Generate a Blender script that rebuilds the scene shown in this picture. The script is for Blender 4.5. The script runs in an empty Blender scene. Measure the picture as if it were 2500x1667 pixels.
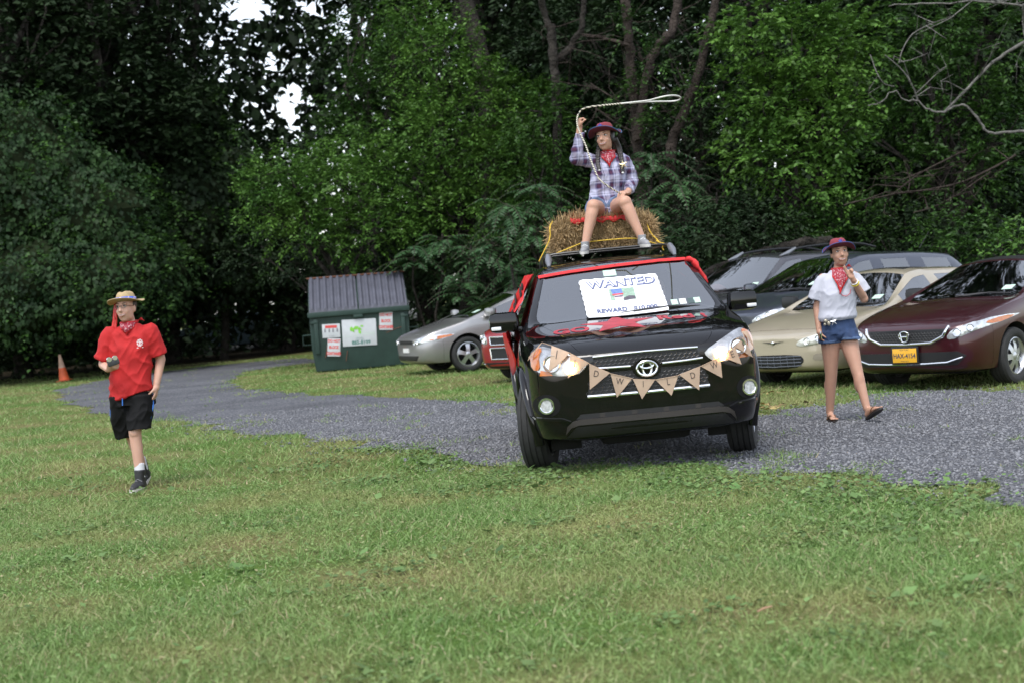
import bpy, bmesh, math, random
import numpy as np
from mathutils import Vector, Matrix, Euler
from mathutils.bvhtree import BVHTree
from mathutils.geometry import delaunay_2d_cdt

scene = bpy.context.scene
COL = scene.collection
R = math.radians

# ---------------------------------------------------------------- camera
CAM_H, ROLL, F_PX = 1.45, math.atan(0.08), 4000.0          # eye height, camera roll, focal length for a 2500 px wide frame
_C, _S = math.cos(ROLL), math.sin(ROLL)
PITCH = math.atan(128.5 * _C / F_PX)
_fw = Vector((0, math.cos(PITCH), -math.sin(PITCH)))
_up = Vector((0, math.sin(PITCH), math.cos(PITCH)))
_rt = Vector((1, 0, 0))
cam_data = bpy.data.cameras.new('camera')
cam = bpy.data.objects.new('camera', cam_data)
COL.objects.link(cam)
_r2, _u2 = _rt * _C - _up * _S, _rt * _S + _up * _C
_m = Matrix((_r2, _u2, -_fw)).transposed().to_4x4()
_m.translation = (0, 0, CAM_H)
cam.matrix_world = _m
cam_data.sensor_width = 36
cam_data.lens = 36 * F_PX / 2500
cam_data.clip_start, cam_data.clip_end = 0.1, 2000
cam_data.dof.use_dof = True
cam_data.dof.focus_distance = 13.4
cam_data.dof.aperture_fstop = 3.0
scene.camera = cam

# ---------------------------------------------------------------- sky and sun (bright overcast)
SUN_EL, SUN_AZ = R(62), R(200)
world = bpy.data.worlds.new('World')
scene.world = world
world.use_nodes = True
_n = world.node_tree.nodes
_l = world.node_tree.links
_sky = _n.new('ShaderNodeTexSky')
_sky.sky_type = 'NISHITA'
_sky.sun_disc = False
_sky.sun_elevation, _sky.sun_rotation = SUN_EL, SUN_AZ
_sky.air_density, _sky.dust_density, _sky.ozone_density = 1.0, 1.2, 1.0
_hs = _n.new('ShaderNodeHueSaturation')
_hs.inputs['Saturation'].default_value = 0.42
_l.new(_sky.outputs[0], _hs.inputs['Color'])
_l.new(_hs.outputs[0], _n['Background'].inputs[0])
_n['Background'].inputs[1].default_value = 0.15
sun_data = bpy.data.lights.new('sun', 'SUN')
sun_data.energy = 1.1
sun_data.angle = R(25)
sun_data.color = (1.0, 0.97, 0.93)
sun = bpy.data.objects.new('sun', sun_data)
COL.objects.link(sun)
# NISHITA: rotation 0 puts the sun towards +Y, growing clockwise seen from above
_sd = Vector((math.sin(SUN_AZ) * math.cos(SUN_EL), math.cos(SUN_AZ) * math.cos(SUN_EL), math.sin(SUN_EL)))
sun.rotation_euler = _sd.to_track_quat('Z', 'Y').to_euler()
scene.view_settings.view_transform = 'Standard'
scene.view_settings.look = 'None'
scene.view_settings.exposure = 1.22
scene.view_settings.gamma = 1.0
scene.view_settings.use_curve_mapping = False
scene.render.engine = 'CYCLES'
scene.cycles.use_denoising = True
scene.cycles.max_bounces = 6
scene.cycles.diffuse_bounces = 3
scene.cycles.glossy_bounces = 3
scene.cycles.transmission_bounces = 4
scene.cycles.transparent_max_bounces = 12
scene.cycles.caustics_reflective = False
scene.cycles.caustics_refractive = False
# ---------------------------------------------------------------- helpers
def ray(px, py):
    dx, dy = px - 1250, py - 833.5
    u, v = dx * _C - dy * _S, dx * _S + dy * _C
    return _fw * F_PX + _rt * u - _up * v

def at(px, py, Y):
    d = ray(px, py)
    return Vector((0, 0, CAM_H)) + d * (Y / d.y)

def gp(px, py, z=0.0):
    d = ray(px, py)
    return Vector((0, 0, CAM_H)) + d * ((z - CAM_H) / d.z)

def gz(x, y):
    return -0.075 * np.exp(-(((x - 5.8) / 3.2) ** 2 + ((y - 18.6) / 3.2) ** 2))

def _hash(ix, iy, seed):
    n = (ix * 374761393 + iy * 668265263 + seed * 974711) & 0x7fffffff
    n = ((n ^ (n >> 13)) * 1274126177) & 0x7fffffff
    return ((n ^ (n >> 16)) & 0xffff) / 65535.0

def vnoise(x, y, seed=0):
    x, y = np.asarray(x, float), np.asarray(y, float)
    ix, iy = np.floor(x).astype(np.int64), np.floor(y).astype(np.int64)
    fx, fy = x - ix, y - iy
    fx, fy = fx * fx * (3 - 2 * fx), fy * fy * (3 - 2 * fy)
    a, b = _hash(ix, iy, seed), _hash(ix + 1, iy, seed)
    c, d = _hash(ix, iy + 1, seed), _hash(ix + 1, iy + 1, seed)
    return (a + (b - a) * fx) * (1 - fy) + (c + (d - c) * fx) * fy

def fbm(x, y, seed=0, o=3):
    s, a, t = 0, .5, 0
    for k in range(o):
        s = s + a * vnoise(np.asarray(x) * 2 ** k, np.asarray(y) * 2 ** k, seed + k)
        t += a
        a *= .5
    return s / t

def np_mesh(name, V, F, smooth=False):
    V = np.ascontiguousarray(V, np.float32)
    me = bpy.data.meshes.new(name)
    F = np.asarray(F, np.int32)
    n, k = F.shape
    me.vertices.add(len(V))
    me.vertices.foreach_set('co', V.ravel())
    me.loops.add(n * k)
    me.loops.foreach_set('vertex_index', F.ravel())
    me.polygons.add(n)
    me.polygons.foreach_set('loop_start', np.arange(0, n * k, k, dtype=np.int32))
    me.polygons.foreach_set('loop_total', np.full(n, k, np.int32))
    if smooth:
        me.polygons.foreach_set('use_smooth', np.ones(n, bool))
    me.update(calc_edges=True)
    return me

def link(name, me, mat=None, parent=None, smooth=False):
    if isinstance(me, bmesh.types.BMesh):
        b = me
        me = bpy.data.meshes.new(name)
        bmesh.ops.recalc_face_normals(b, faces=b.faces)
        b.to_mesh(me)
        b.free()
    o = bpy.data.objects.new(name, me)
    COL.objects.link(o)
    if mat is not None and len(me.materials) == 0:
        me.materials.append(mat)
    if smooth:
        for p in me.polygons:
            p.use_smooth = True
        me.set_sharp_from_angle(angle=R(40))
    if parent is not None:
        o.parent = parent
    return o

def tag(o, label=None, cat=None, group=None, kind=None):
    if label: o['label'] = label
    if cat: o['category'] = cat
    if group: o['group'] = group
    if kind: o['kind'] = kind
    return o

def empty(name, label=None, cat=None, loc=(0, 0, 0), rz=0.0, group=None):
    o = bpy.data.objects.new(name, None)
    o.empty_display_size = .1
    COL.objects.link(o)
    o.location = loc
    o.rotation_euler = (0, 0, rz)
    return tag(o, label, cat, group)

# ---- bmesh shapes
def b_box(b, c, s, rot=None, bev=0.0):
    m = Matrix.Translation(c) @ (rot.to_4x4() if rot is not None else Matrix.Identity(4)) @ Matrix.Diagonal((*s, 1))
    r = bmesh.ops.create_cube(b, size=1, matrix=m)
    if bev:
        es = list({e for v in r['verts'] for e in v.link_edges})
        bmesh.ops.bevel(b, geom=es, offset=bev, segments=2, affect='EDGES', profile=.6)
    return r['verts']

def b_ell(b, c, r, rot=None, u=16, v=10):
    m = Matrix.Translation(c) @ (rot.to_4x4() if rot is not None else Matrix.Identity(4)) @ Matrix.Diagonal((*r, 1))
    return bmesh.ops.create_uvsphere(b, u_segments=u, v_segments=v, radius=1, matrix=m)['verts']

def frame_of(d):
    d = Vector(d).normalized()
    a = Vector((0, 0, 1)) if abs(d.z) < .95 else Vector((0, 1, 0))
    x = d.cross(a).normalized()
    return x, d.cross(x).normalized()

def b_tube(b, pts, rad, n=10, caps=True, sq=1.0, up=None):
    """swept tube; rad number or list; sq squashes the second axis"""
    pts = [Vector(p) for p in pts]
    if not hasattr(rad, '__len__'):
        rad = [rad] * len(pts)
    rings = []
    px = None
    for i, p in enumerate(pts):
        d = (pts[min(i + 1, len(pts) - 1)] - pts[max(i - 1, 0)])
        if d.length < 1e-9: d = Vector((0, 0, 1))
        d.normalize()
        if px is None:
            x = Vector(up).cross(d).normalized() if up is not None else frame_of(d)[0]
        else:
            x = (px - d * px.dot(d))
            x = x.normalized() if x.length > 1e-6 else frame_of(d)[0]
        px = x
        y = d.cross(x)
        rings.append([b.verts.new(p + (x * math.cos(a) + y * math.sin(a) * sq) * rad[i]) for a in [2 * math.pi * k / n for k in range(n)]])
    for r0, r1 in zip(rings, rings[1:]):
        for k in range(n):
            b.faces.new((r0[k], r0[(k + 1) % n], r1[(k + 1) % n], r1[k]))
    if caps:
        b.faces.new(rings[0][::-1])
        b.faces.new(rings[-1])
    return rings

def b_lathe(b, prof, n=24, axis='Z', M=None, caps=True):
    """prof: (r, h) list"""
    M = M or Matrix.Identity(4)
    rings = []
    for r, h in prof:
        ring = []
        for k in range(n):
            a = 2 * math.pi * k / n
            c, s = r * math.cos(a), r * math.sin(a)
            p = {'Z': (c, s, h), 'X': (h, c, s), 'Y': (c, h, s)}[axis]
            ring.append(b.verts.new(M @ Vector(p)))
        rings.append(ring)
    for r0, r1 in zip(rings, rings[1:]):
        for k in range(n):
            b.faces.new((r0[k], r0[(k + 1) % n], r1[(k + 1) % n], r1[k]))
    for rg, pr in ((rings[0], prof[0]), (rings[-1], prof[-1])):
        if caps and pr[0] > 1e-5:
            b.faces.new(rg)
    bmesh.ops.remove_doubles(b, verts=b.verts, dist=1e-6)
    return rings

def BM():
    return bmesh.new()

def smooth_line(pts, it=2, closed=False):
    p = [Vector(q) for q in pts]
    for _ in range(it):
        q = []
        n = len(p)
        if not closed: q.append(p[0])
        for i in range(n if closed else n - 1):
            a, c = p[i], p[(i + 1) % n]
            q += [a * .75 + c * .25, a * .25 + c * .75]
        if not closed: q.append(p[-1])
        p = q
    return p

def tri_fill(outline, res=None):
    """2-D outline -> (points, triangles), with interior points every res"""
    o = [Vector((p[0], p[1])) for p in outline]
    n = len(o)
    pts = list(o)
    edges = [(i, (i + 1) % n) for i in range(n)]
    ox, oy = np.array([p.x for p in o]), np.array([p.y for p in o])
    if res:
        gx = np.arange(ox.min() + res * .5, ox.max(), res)
        gy = np.arange(oy.min() + res * .5, oy.max(), res)
        if len(gx) and len(gy):
            X, Y = [a.ravel() for a in np.meshgrid(gx, gy)]
            ins = in_poly(X, Y, ox, oy)
            for x, y in zip(X[ins], Y[ins]):
                d = np.min((ox - x) ** 2 + (oy - y) ** 2)
                if d > (res * .3) ** 2:
                    pts.append(Vector((x, y)))
    v, e, f, *_ = delaunay_2d_cdt(pts, edges, [list(range(n))], 1, 1e-7)
    return v, [list(t) for t in f]

def in_poly(X, Y, px, py):
    ins = np.zeros(len(X), bool)
    n = len(px)
    j = n - 1
    for i in range(n):
        with np.errstate(divide='ignore', invalid='ignore'):
            c = ((py[i] > Y) != (py[j] > Y)) & (X < (px[j] - px[i]) * (Y - py[i]) / (py[j] - py[i]) + px[i])
        ins ^= c
        j = i
    return ins

# ---- materials
def mat(name, col, rough=.5, metal=0., var=0., vs=6., bump=0., bs=40., coat=0., spec=.5, emit=None, es=0., coat_rough=.03,
        island=0., col2=None, alpha=1., trans=0., sheen=0., dist=.02):
    m = bpy.data.materials.new(name)
    m.use_nodes = True
    N, L = m.node_tree.nodes, m.node_tree.links
    p = N['Principled BSDF']
    p.inputs['Base Color'].default_value = (*col, 1)
    p.inputs['Roughness'].default_value = rough
    p.inputs['Metallic'].default_value = metal
    p.inputs['Specular IOR Level'].default_value = spec
    p.inputs['Coat Weight'].default_value = coat
    p.inputs['Coat Roughness'].default_value = coat_rough
    p.inputs['Alpha'].default_value = alpha
    p.inputs['Sheen Weight'].default_value = sheen
    if emit:
        p.inputs['Emission Color'].default_value = (*emit, 1)
        p.inputs['Emission Strength'].default_value = es
    tc = N.new('ShaderNodeTexCoord')
    last = None
    if var or col2:
        nz = N.new('ShaderNodeTexNoise')
        nz.inputs['Scale'].default_value = vs
        nz.inputs['Detail'].default_value = 5
        L.new(tc.outputs['Object'], nz.inputs['Vector'])
        mx = N.new('ShaderNodeMix')
        mx.data_type = 'RGBA'
        rp = N.new('ShaderNodeMapRange')
        rp.inputs[1].default_value, rp.inputs[2].default_value = .3, .7
        L.new(nz.outputs[0], rp.inputs[0])
        L.new(rp.outputs[0], mx.inputs[0])
        c2 = col2 or tuple(min(1, c * (1 + var)) for c in col)
        c1 = col if col2 else tuple(c * (1 - var) for c in col)
        mx.inputs[6].default_value = (*c1, 1)
        mx.inputs[7].default_value = (*c2, 1)
        last = mx.outputs[2]
    if island:
        ge = N.new('ShaderNodeNewGeometry')
        hv = N.new('ShaderNodeHueSaturation')
        mr = N.new('ShaderNodeMapRange')
        mr.inputs[3].default_value, mr.inputs[4].default_value = 1 - island, 1 + island
        L.new(ge.outputs['Random Per Island'], mr.inputs[0])
        L.new(mr.outputs[0], hv.inputs['Value'])
        if last is not None: L.new(last, hv.inputs['Color'])
        else: hv.inputs['Color'].default_value = (*col, 1)
        last = hv.outputs[0]
    if last is not None:
        L.new(last, p.inputs['Base Color'])
    if bump:
        nb = N.new('ShaderNodeTexNoise')
        nb.inputs['Scale'].default_value = bs
        nb.inputs['Detail'].default_value = 4
        L.new(tc.outputs['Object'], nb.inputs['Vector'])
        bp = N.new('ShaderNodeBump')
        bp.inputs['Strength'].default_value = bump
        bp.inputs['Distance'].default_value = dist
        L.new(nb.outputs[0], bp.inputs['Height'])
        L.new(bp.outputs[0], p.inputs['Normal'])
    if trans:
        tr = N.new('ShaderNodeBsdfTranslucent')
        ms = N.new('ShaderNodeMixShader')
        ms.inputs[0].default_value = trans
        if last is not None: L.new(last, tr.inputs[0])
        else: tr.inputs[0].default_value = (*col, 1)
        L.new(p.outputs[0], ms.inputs[1])
        L.new(tr.outputs[0], ms.inputs[2])
        L.new(ms.outputs[0], N['Material Output'].inputs[0])
    return m

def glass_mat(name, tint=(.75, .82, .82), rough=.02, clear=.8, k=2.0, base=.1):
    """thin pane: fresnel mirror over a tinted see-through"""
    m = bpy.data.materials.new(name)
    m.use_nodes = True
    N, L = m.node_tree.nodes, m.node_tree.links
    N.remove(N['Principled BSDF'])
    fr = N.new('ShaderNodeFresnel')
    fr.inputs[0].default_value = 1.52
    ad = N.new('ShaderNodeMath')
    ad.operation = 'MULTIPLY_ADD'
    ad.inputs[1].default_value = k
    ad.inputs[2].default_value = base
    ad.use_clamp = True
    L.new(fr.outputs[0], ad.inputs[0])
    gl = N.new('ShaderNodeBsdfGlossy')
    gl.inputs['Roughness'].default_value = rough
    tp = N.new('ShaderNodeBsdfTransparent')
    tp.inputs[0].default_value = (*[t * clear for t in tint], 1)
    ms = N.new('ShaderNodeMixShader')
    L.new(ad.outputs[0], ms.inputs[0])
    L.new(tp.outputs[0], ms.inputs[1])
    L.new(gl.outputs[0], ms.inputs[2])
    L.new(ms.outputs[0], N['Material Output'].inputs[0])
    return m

def nrm(v):
    return v / np.maximum(np.linalg.norm(v, axis=-1, keepdims=True), 1e-9)

def leaf_faces(n):
    o = (np.arange(n) * 4)[:, None]
    return np.concatenate([o + [0, 1, 2], o + [0, 2, 3]])

def leaves_at(B, A, Nm, Ln, Wd, fold=.18):
    """one folded kite per leaf: base B, axis A, normal Nm, length, width"""
    A = nrm(A)
    Wv = nrm(np.cross(A, Nm))
    Nn = np.cross(Wv, A)
    L_, W_ = Ln[:, None], Wd[:, None]
    mid = B + A * L_ * .42
    V = np.stack([B, mid + Wv * W_ * .5 + Nn * W_ * fold, B + A * L_, mid - Wv * W_ * .5 + Nn * W_ * fold], 1)
    return V.reshape(-1, 3)

# ---------------------------------------------------------------- ground
def lawn_material():
    m = mat('lawn_soil', (.07, .09, .03), rough=.95, spec=.1)
    N, L = m.node_tree.nodes, m.node_tree.links
    p = N['Principled BSDF']
    tc = N['Texture Coordinate'] if 'Texture Coordinate' in N else N.new('ShaderNodeTexCoord')
    n1 = N.new('ShaderNodeTexNoise'); n1.inputs['Scale'].default_value = .8; n1.inputs['Detail'].default_value = 6
    n2 = N.new('ShaderNodeTexNoise'); n2.inputs['Scale'].default_value = 14; n2.inputs['Detail'].default_value = 6
    L.new(tc.outputs['Object'], n1.inputs['Vector']); L.new(tc.outputs['Object'], n2.inputs['Vector'])
    r1 = N.new('ShaderNodeValToRGB')
    r1.color_ramp.elements[0].position, r1.color_ramp.elements[1].position = .35, .68
    r1.color_ramp.elements[0].color = (.085, .15, .032, 1)
    r1.color_ramp.elements[1].color = (.2, .17, .085, 1)
    L.new(n1.outputs[0], r1.inputs[0])
    mx = N.new('ShaderNodeMix'); mx.data_type = 'RGBA'; mx.blend_type = 'MULTIPLY'
    mx.inputs[0].default_value = .7
    r2 = N.new('ShaderNodeValToRGB')
    r2.color_ramp.elements[0].position, r2.color_ramp.elements[1].position = .3, .7
    r2.color_ramp.elements[0].color = (.35, .4, .3, 1)
    r2.color_ramp.elements[1].color = (1, 1, .9, 1)
    L.new(n2.outputs[0], r2.inputs[0])
    L.new(r1.outputs[0], mx.inputs[6]); L.new(r2.outputs[0], mx.inputs[7])
    L.new(mx.outputs[2], p.inputs['Base Color'])
    bp = N.new('ShaderNodeBump'); bp.inputs['Strength'].default_value = .7; bp.inputs['Distance'].default_value = .03
    L.new(n2.outputs[0], bp.inputs['Height']); L.new(bp.outputs[0], p.inputs['Normal'])
    return m

def grid_sheet(name, xs, ys, zf):
    X, Y = np.meshgrid(xs, ys)
    V = np.stack([X.ravel(), Y.ravel(), zf(X, Y).ravel()], 1)
    nx, ny = len(xs), len(ys)
    i = np.arange((nx - 1) * (ny - 1))
    r, c = i // (nx - 1), i % (nx - 1)
    a = r * nx + c
    return np_mesh(name, V, np.stack([a, a + 1, a + nx + 1, a + nx], 1), True)

xs = np.concatenate([[-700, -250, -100, -50], np.arange(-30, 30.1, .6), [50, 100, 250, 700]])
ys = np.concatenate([[-60, -10], np.arange(0, 45, .6), np.arange(45, 80, 4), [110, 200, 400, 900]])
tag(link('lawn_ground', grid_sheet('lawn_ground', xs, ys, gz), lawn_material()), kind='structure')

# gravel drive: outline of its edge on the ground
_low = [(128, 962), (185, 992), (276, 1017), (425, 1030), (595, 1055), (808, 1075), (957, 1102), (1116, 1118), (1276, 1146), (1435, 1153),
        (1648, 1143), (1860, 1151), (2020, 1159), (2179, 1175), (2339, 1196), (2500, 1222), (2700, 1265)]
_hi = [(2700, 930), (2500, 938), (2392, 946), (2280, 938), (2180, 950), (2073, 972), (1966, 990), (1870, 1012), (1700, 1010), (1480, 995), (1244, 984),
       (1063, 974), (850, 966), (691, 960), (595, 948), (562, 934), (575, 914), (640, 900), (735, 889), (800, 883), (815, 876), (735, 874),
       (659, 879), (532, 891), (404, 906), (298, 921), (213, 934), (149, 949)]
_poly = [gp(x, y) for x, y in _low + _hi]
_pl = smooth_line([(p.x, p.y, 0) for p in _poly], 2, True)
_edge = []
for i, p in enumerate(_pl):                       # ragged edge
    q = _pl[(i + 1) % len(_pl)]
    n = max(1, int((q - p).length / .18))
    d = (q - p)
    nr = Vector((-d.y, d.x, 0)).normalized()
    for k in range(n):
        s = p + d * (k / n)
        amp = .55 if s.y < 22 else .35
        _edge.append((s.x + nr.x * amp * (float(fbm(s.x * 1.9, s.y * 1.9, 5, 4)) - .5) * 2, s.y + nr.y * amp * (float(fbm(s.x * 1.9, s.y * 1.9, 5, 4)) - .5) * 2))
EX, EY = np.array([e[0] for e in _edge]), np.array([e[1] for e in _edge])

def on_gravel(X, Y):
    return in_poly(X, Y, EX, EY)

def gravel_material():
    m = mat('blue_grey_gravel', (.16, .17, .2), rough=.85, spec=.3)
    N, L = m.node_tree.nodes, m.node_tree.links
    p = N['Principled BSDF']
    tc = N.new('ShaderNodeTexCoord')
    v = N.new('ShaderNodeTexVoronoi'); v.inputs['Scale'].default_value = 50
    L.new(tc.outputs['Object'], v.inputs['Vector'])
    hs = N.new('ShaderNodeSeparateColor')
    L.new(v.outputs['Color'], hs.inputs[0])
    r = N.new('ShaderNodeValToRGB')
    r.color_ramp.elements[0].color = (.05, .053, .064, 1)
    r.color_ramp.elements[1].color = (.208, .213, .23, 1)
    L.new(hs.outputs[0], r.inputs[0])
    n1 = N.new('ShaderNodeTexNoise'); n1.inputs['Scale'].default_value = .7; n1.inputs['Detail'].default_value = 5
    L.new(tc.outputs['Object'], n1.inputs['Vector'])
    mr = N.new('ShaderNodeMapRange'); mr.inputs[1].default_value, mr.inputs[2].default_value = .3, .7
    mr.inputs[3].default_value, mr.inputs[4].default_value = .7, 1.2
    L.new(n1.outputs[0], mr.inputs[0])
    hv = N.new('ShaderNodeHueSaturation')
    L.new(r.outputs[0], hv.inputs['Color']); L.new(mr.outputs[0], hv.inputs['Value'])
    L.new(hv.outputs[0], p.inputs['Base Color'])
    bp = N.new('ShaderNodeBump'); bp.inputs['Strength'].default_value = 1; bp.inputs['Distance'].default_value = .03
    bp.invert = True
    L.new(v.outputs['Distance'], bp.inputs['Height']); L.new(bp.outputs[0], p.inputs['Normal'])
    return m

_v, _f = tri_fill(_edge, .5)
_V = np.array([(p.x, p.y, float(gz(p.x, p.y)) + .006) for p in _v])
tag(link('gravel_drive', np_mesh('gravel_drive', _V, [t for t in _f if len(t) == 3], True), gravel_material()), kind='structure')

rng = np.random.default_rng(7)

def sample_ground(n, y0, y1, pad=1.0, bias=0.0):
    """points on the ground inside the widened view between two distances"""
    Y = np.sqrt(rng.uniform(y0 ** 2, y1 ** 2, n))
    X = rng.uniform(-1, 1, n) * (Y * .3125 + pad) + .03 * Y
    return X, Y

def edge_dist(X, Y):
    d = np.full(len(X), 9e9)
    for k in range(0, len(EX), 2):
        d = np.minimum(d, (X - EX[k]) ** 2 + (Y - EY[k]) ** 2)
    return np.sqrt(d)

def blades(X, Y, h, w, seg, flat=0.0):
    n = len(X)
    a = rng.uniform(0, 2 * np.pi, n)
    b = rng.uniform(0, 2 * np.pi, n)
    lean = rng.uniform(.2, 1.9, n) ** 1.3 * h + flat * h
    Z = gz(X, Y)
    P = np.stack([X, Y, Z], 1)
    wx = np.stack([np.cos(a), np.sin(a), np.zeros(n)], 1) * (w * .5)[:, None]
    ld = np.stack([np.cos(b), np.sin(b), np.zeros(n)], 1)
    up = np.array([0, 0, 1.])
    if seg == 1:
        V = np.stack([P - wx, P + wx, P + ld * lean[:, None] + up * (h * .95)[:, None]], 1).reshape(-1, 3)
        F = np.arange(n * 3).reshape(n, 3)
        return V, F
    m = P + ld * (lean * .35)[:, None] + up * (h * .6)[:, None]
    t = P + ld * lean[:, None] + up * (h * .97)[:, None]
    V = np.stack([P - wx, P + wx, m + wx * .8, m - wx * .8, t], 1).reshape(-1, 3)
    o = (np.arange(n) * 5)[:, None]
    F = np.concatenate([o + [0, 1, 2], o + [0, 2, 3], o + [3, 2, 4]])
    return V, F

def grass_mat(name, hues):
    m = bpy.data.materials.new(name)
    m.use_nodes = True
    N, L = m.node_tree.nodes, m.node_tree.links
    p = N['Principled BSDF']
    p.inputs['Roughness'].default_value = .55
    p.inputs['Specular IOR Level'].default_value = .35
    ge = N.new('ShaderNodeNewGeometry')
    rp = N.new('ShaderNodeValToRGB')
    el = rp.color_ramp.elements
    while len(el) > 1: el.remove(el[-1])
    el[0].position = 0; el[0].color = (*hues[0][1], 1)
    for pos, c in hues[1:]:
        e = el.new(pos); e.color = (*c, 1)
    L.new(ge.outputs['Random Per Island'], rp.inputs[0])
    nz = N.new('ShaderNodeTexNoise'); nz.inputs['Scale'].default_value = .8; nz.inputs['Detail'].default_value = 4
    L.new(ge.outputs['Position'], nz.inputs['Vector'])
    mr = N.new('ShaderNodeMapRange'); mr.inputs[1].default_value, mr.inputs[2].default_value = .45, .7
    mr.inputs[3].default_value, mr.inputs[4].default_value = 0, .75
    L.new(nz.outputs[0], mr.inputs[0])
    mx = N.new('ShaderNodeMix'); mx.data_type = 'RGBA'
    L.new(mr.outputs[0], mx.inputs[0])
    L.new(rp.outputs[0], mx.inputs[6])
    mx.inputs[7].default_value = (.31, .31, .12, 1)
    L.new(mx.outputs[2], p.inputs['Base Color'])
    tr = N.new('ShaderNodeBsdfTranslucent'); L.new(mx.outputs[2], tr.inputs[0])
    ms = N.new('ShaderNodeMixShader'); ms.inputs[0].default_value = .3
    L.new(p.outputs[0], ms.inputs[1]); L.new(tr.outputs[0], ms.inputs[2])
    L.new(ms.outputs[0], N['Material Output'].inputs[0])
    return m

GRASS = grass_mat('grass_blade', [(0, (.1, .185, .045)), (.3, (.155, .265, .07)), (.62, (.2, .315, .095)), (.86, (.26, .355, .135)), (.94, (.36, .34, .19)), (1, (.46, .37, .23))])
WEED = mat('weed_leaf', (.09, .175, .05), rough=.6, island=.4, trans=.2, col2=(.15, .22, .08), vs=2, spec=.25)

def grass_zone(n, y0, y1, h0, h1, w0, w1, seg, pad=1.5):
    X, Y = sample_ground(n, y0, y1, pad)
    dens = fbm(X * .9, Y * .9, 11)
    g = on_gravel(X, Y)
    bare = (fbm(X * .6 + 9, Y * .9, 33) > .63) & (rng.random(n) < .55)
    tuft = g & (fbm(X * 2.5, Y * 2.5, 71) > .70 - .25 * np.clip(1 - edge_dist(X, Y) / .8, 0, 1)) & (rng.random(n) < .6)
    keep = (~g | tuft) & (rng.random(n) < .35 + dens) & ~bare
    X, Y = X[keep], Y[keep]
    k = len(X)
    h = rng.uniform(h0, h1, k) * (.6 + .8 * fbm(X * 1.3, Y * 1.3, 21))
    return blades(X, Y, h, rng.uniform(w0, w1, k), seg)

parts = [grass_zone(34000, 5.2, 8.5, .03, .062, .0035, .007, 2), grass_zone(80000, 5.2, 8.5, .018, .045, .004, .008, 1), grass_zone(130000, 8.5, 13.2, .02, .05, .006, .011, 1),
         grass_zone(90000, 13.2, 24, .025, .06, .01, .016, 1), grass_zone(105000, 24, 48, .03, .055, .014, .024, 1, 3)]
vs_, fs_, o_ = [], [], 0
for V, F in parts:
    vs_.append(V); fs_.append(F + o_); o_ += len(V)
tag(link('lawn_grass', np_mesh('lawn_grass', np.concatenate(vs_), np.concatenate(fs_)), GRASS), 'short mown lawn grass with dry stalks', 'grass', kind='stuff')

def flat_leaves(X, Y, size, zup):
    n = len(X)
    a = rng.uniform(0, 2 * np.pi, n)
    d = np.stack([np.cos(a), np.sin(a), rng.uniform(-.1, .5, n)], 1)
    s = np.stack([-np.sin(a), np.cos(a), rng.uniform(-.35, .35, n)], 1)
    P = np.stack([X, Y, gz(X, Y) + zup], 1)
    L_, W_ = size[:, None], size[:, None] * .36
    V = np.stack([P, P + d * L_ * .5 + s * W_, P + d * L_, P + d * L_ * .5 - s * W_], 1).reshape(-1, 3)
    o = (np.arange(n) * 4)[:, None]
    return V, np.concatenate([o + [0, 1, 2], o + [0, 2, 3]])

# broadleaf weeds: thick along the gravel edge, patchy on the lawn
X, Y = sample_ground(60000, 5.5, 16, .6)
ed = edge_dist(X, Y)
g = on_gravel(X, Y)
pk = fbm(X * 1.6, Y * 1.6, 44)
prob = np.where(g, .22 * (ed < .4) * (pk > .55), np.clip(1.0 - ed / 1.6, 0, 1) * (pk > .42) + .5 * (pk > .64) + .03)
k = rng.random(len(X)) < prob
X, Y = X[k], Y[k]
V, F = flat_leaves(X, Y, rng.uniform(.02, .05, len(X)) * np.where(rng.random(len(X)) < .06, 1.9, 1), rng.uniform(.008, .04, len(X)))
tag(link('broadleaf_weeds', np_mesh('broadleaf_weeds', V, F), WEED), 'small broadleaf weeds along the gravel edge', 'weeds', kind='stuff')

# clover and seedling leaves woven through the turf
X, Y = sample_ground(62000, 5.2, 13.5, .6)
k = ~on_gravel(X, Y) & (rng.random(len(X)) < .3 + .9 * fbm(X * 1.1 + 4, Y * 1.1, 91))
X, Y = X[k], Y[k]
V, F = flat_leaves(X, Y, rng.uniform(.012, .026, len(X)), rng.uniform(.006, .03, len(X)))
tag(link('clover', np_mesh('clover', V, F), GRASS), 'clover and seedling leaves woven through the lawn', 'clover', kind='stuff')

# loose stones of the drive
X, Y = sample_ground(150000, 9.5, 23, .5)
k = on_gravel(X, Y) | ((rng.random(len(X)) < .1) & (edge_dist(X, Y) < .5))
k &= rng.random(len(X)) < np.clip(1.35 - (Y - 11.5) / 11, .12, 1)
X, Y = X[k][:37000], Y[k][:37000]
n = len(X)
oc = np.array([(1, 0, 0), (-1, 0, 0), (0, 1, 0), (0, -1, 0), (0, 0, 1), (0, 0, -1.)])
of = np.array([(0, 2, 4), (2, 1, 4), (1, 3, 4), (3, 0, 4), (2, 0, 5), (1, 2, 5), (3, 1, 5), (0, 3, 5)])
sc = rng.uniform(.007, .018, n) * np.where(rng.random(n) < .03, 1.7, 1)
a = rng.uniform(0, 6.28, n)
B = oc[None] * rng.uniform(.6, 1.3, (n, 6, 3)) + rng.uniform(-.35, .35, (n, 6, 3))
B = B * sc[:, None, None] * np.array([1.15, .9, .6])
ca, sa = np.cos(a)[:, None], np.sin(a)[:, None]
V = np.stack([B[..., 0] * ca - B[..., 1] * sa + X[:, None], B[..., 0] * sa + B[..., 1] * ca + Y[:, None], B[..., 2] + (gz(X, Y) + .008)[:, None]], 2)
F = (np.arange(n) * 6)[:, None, None] + of[None]
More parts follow.
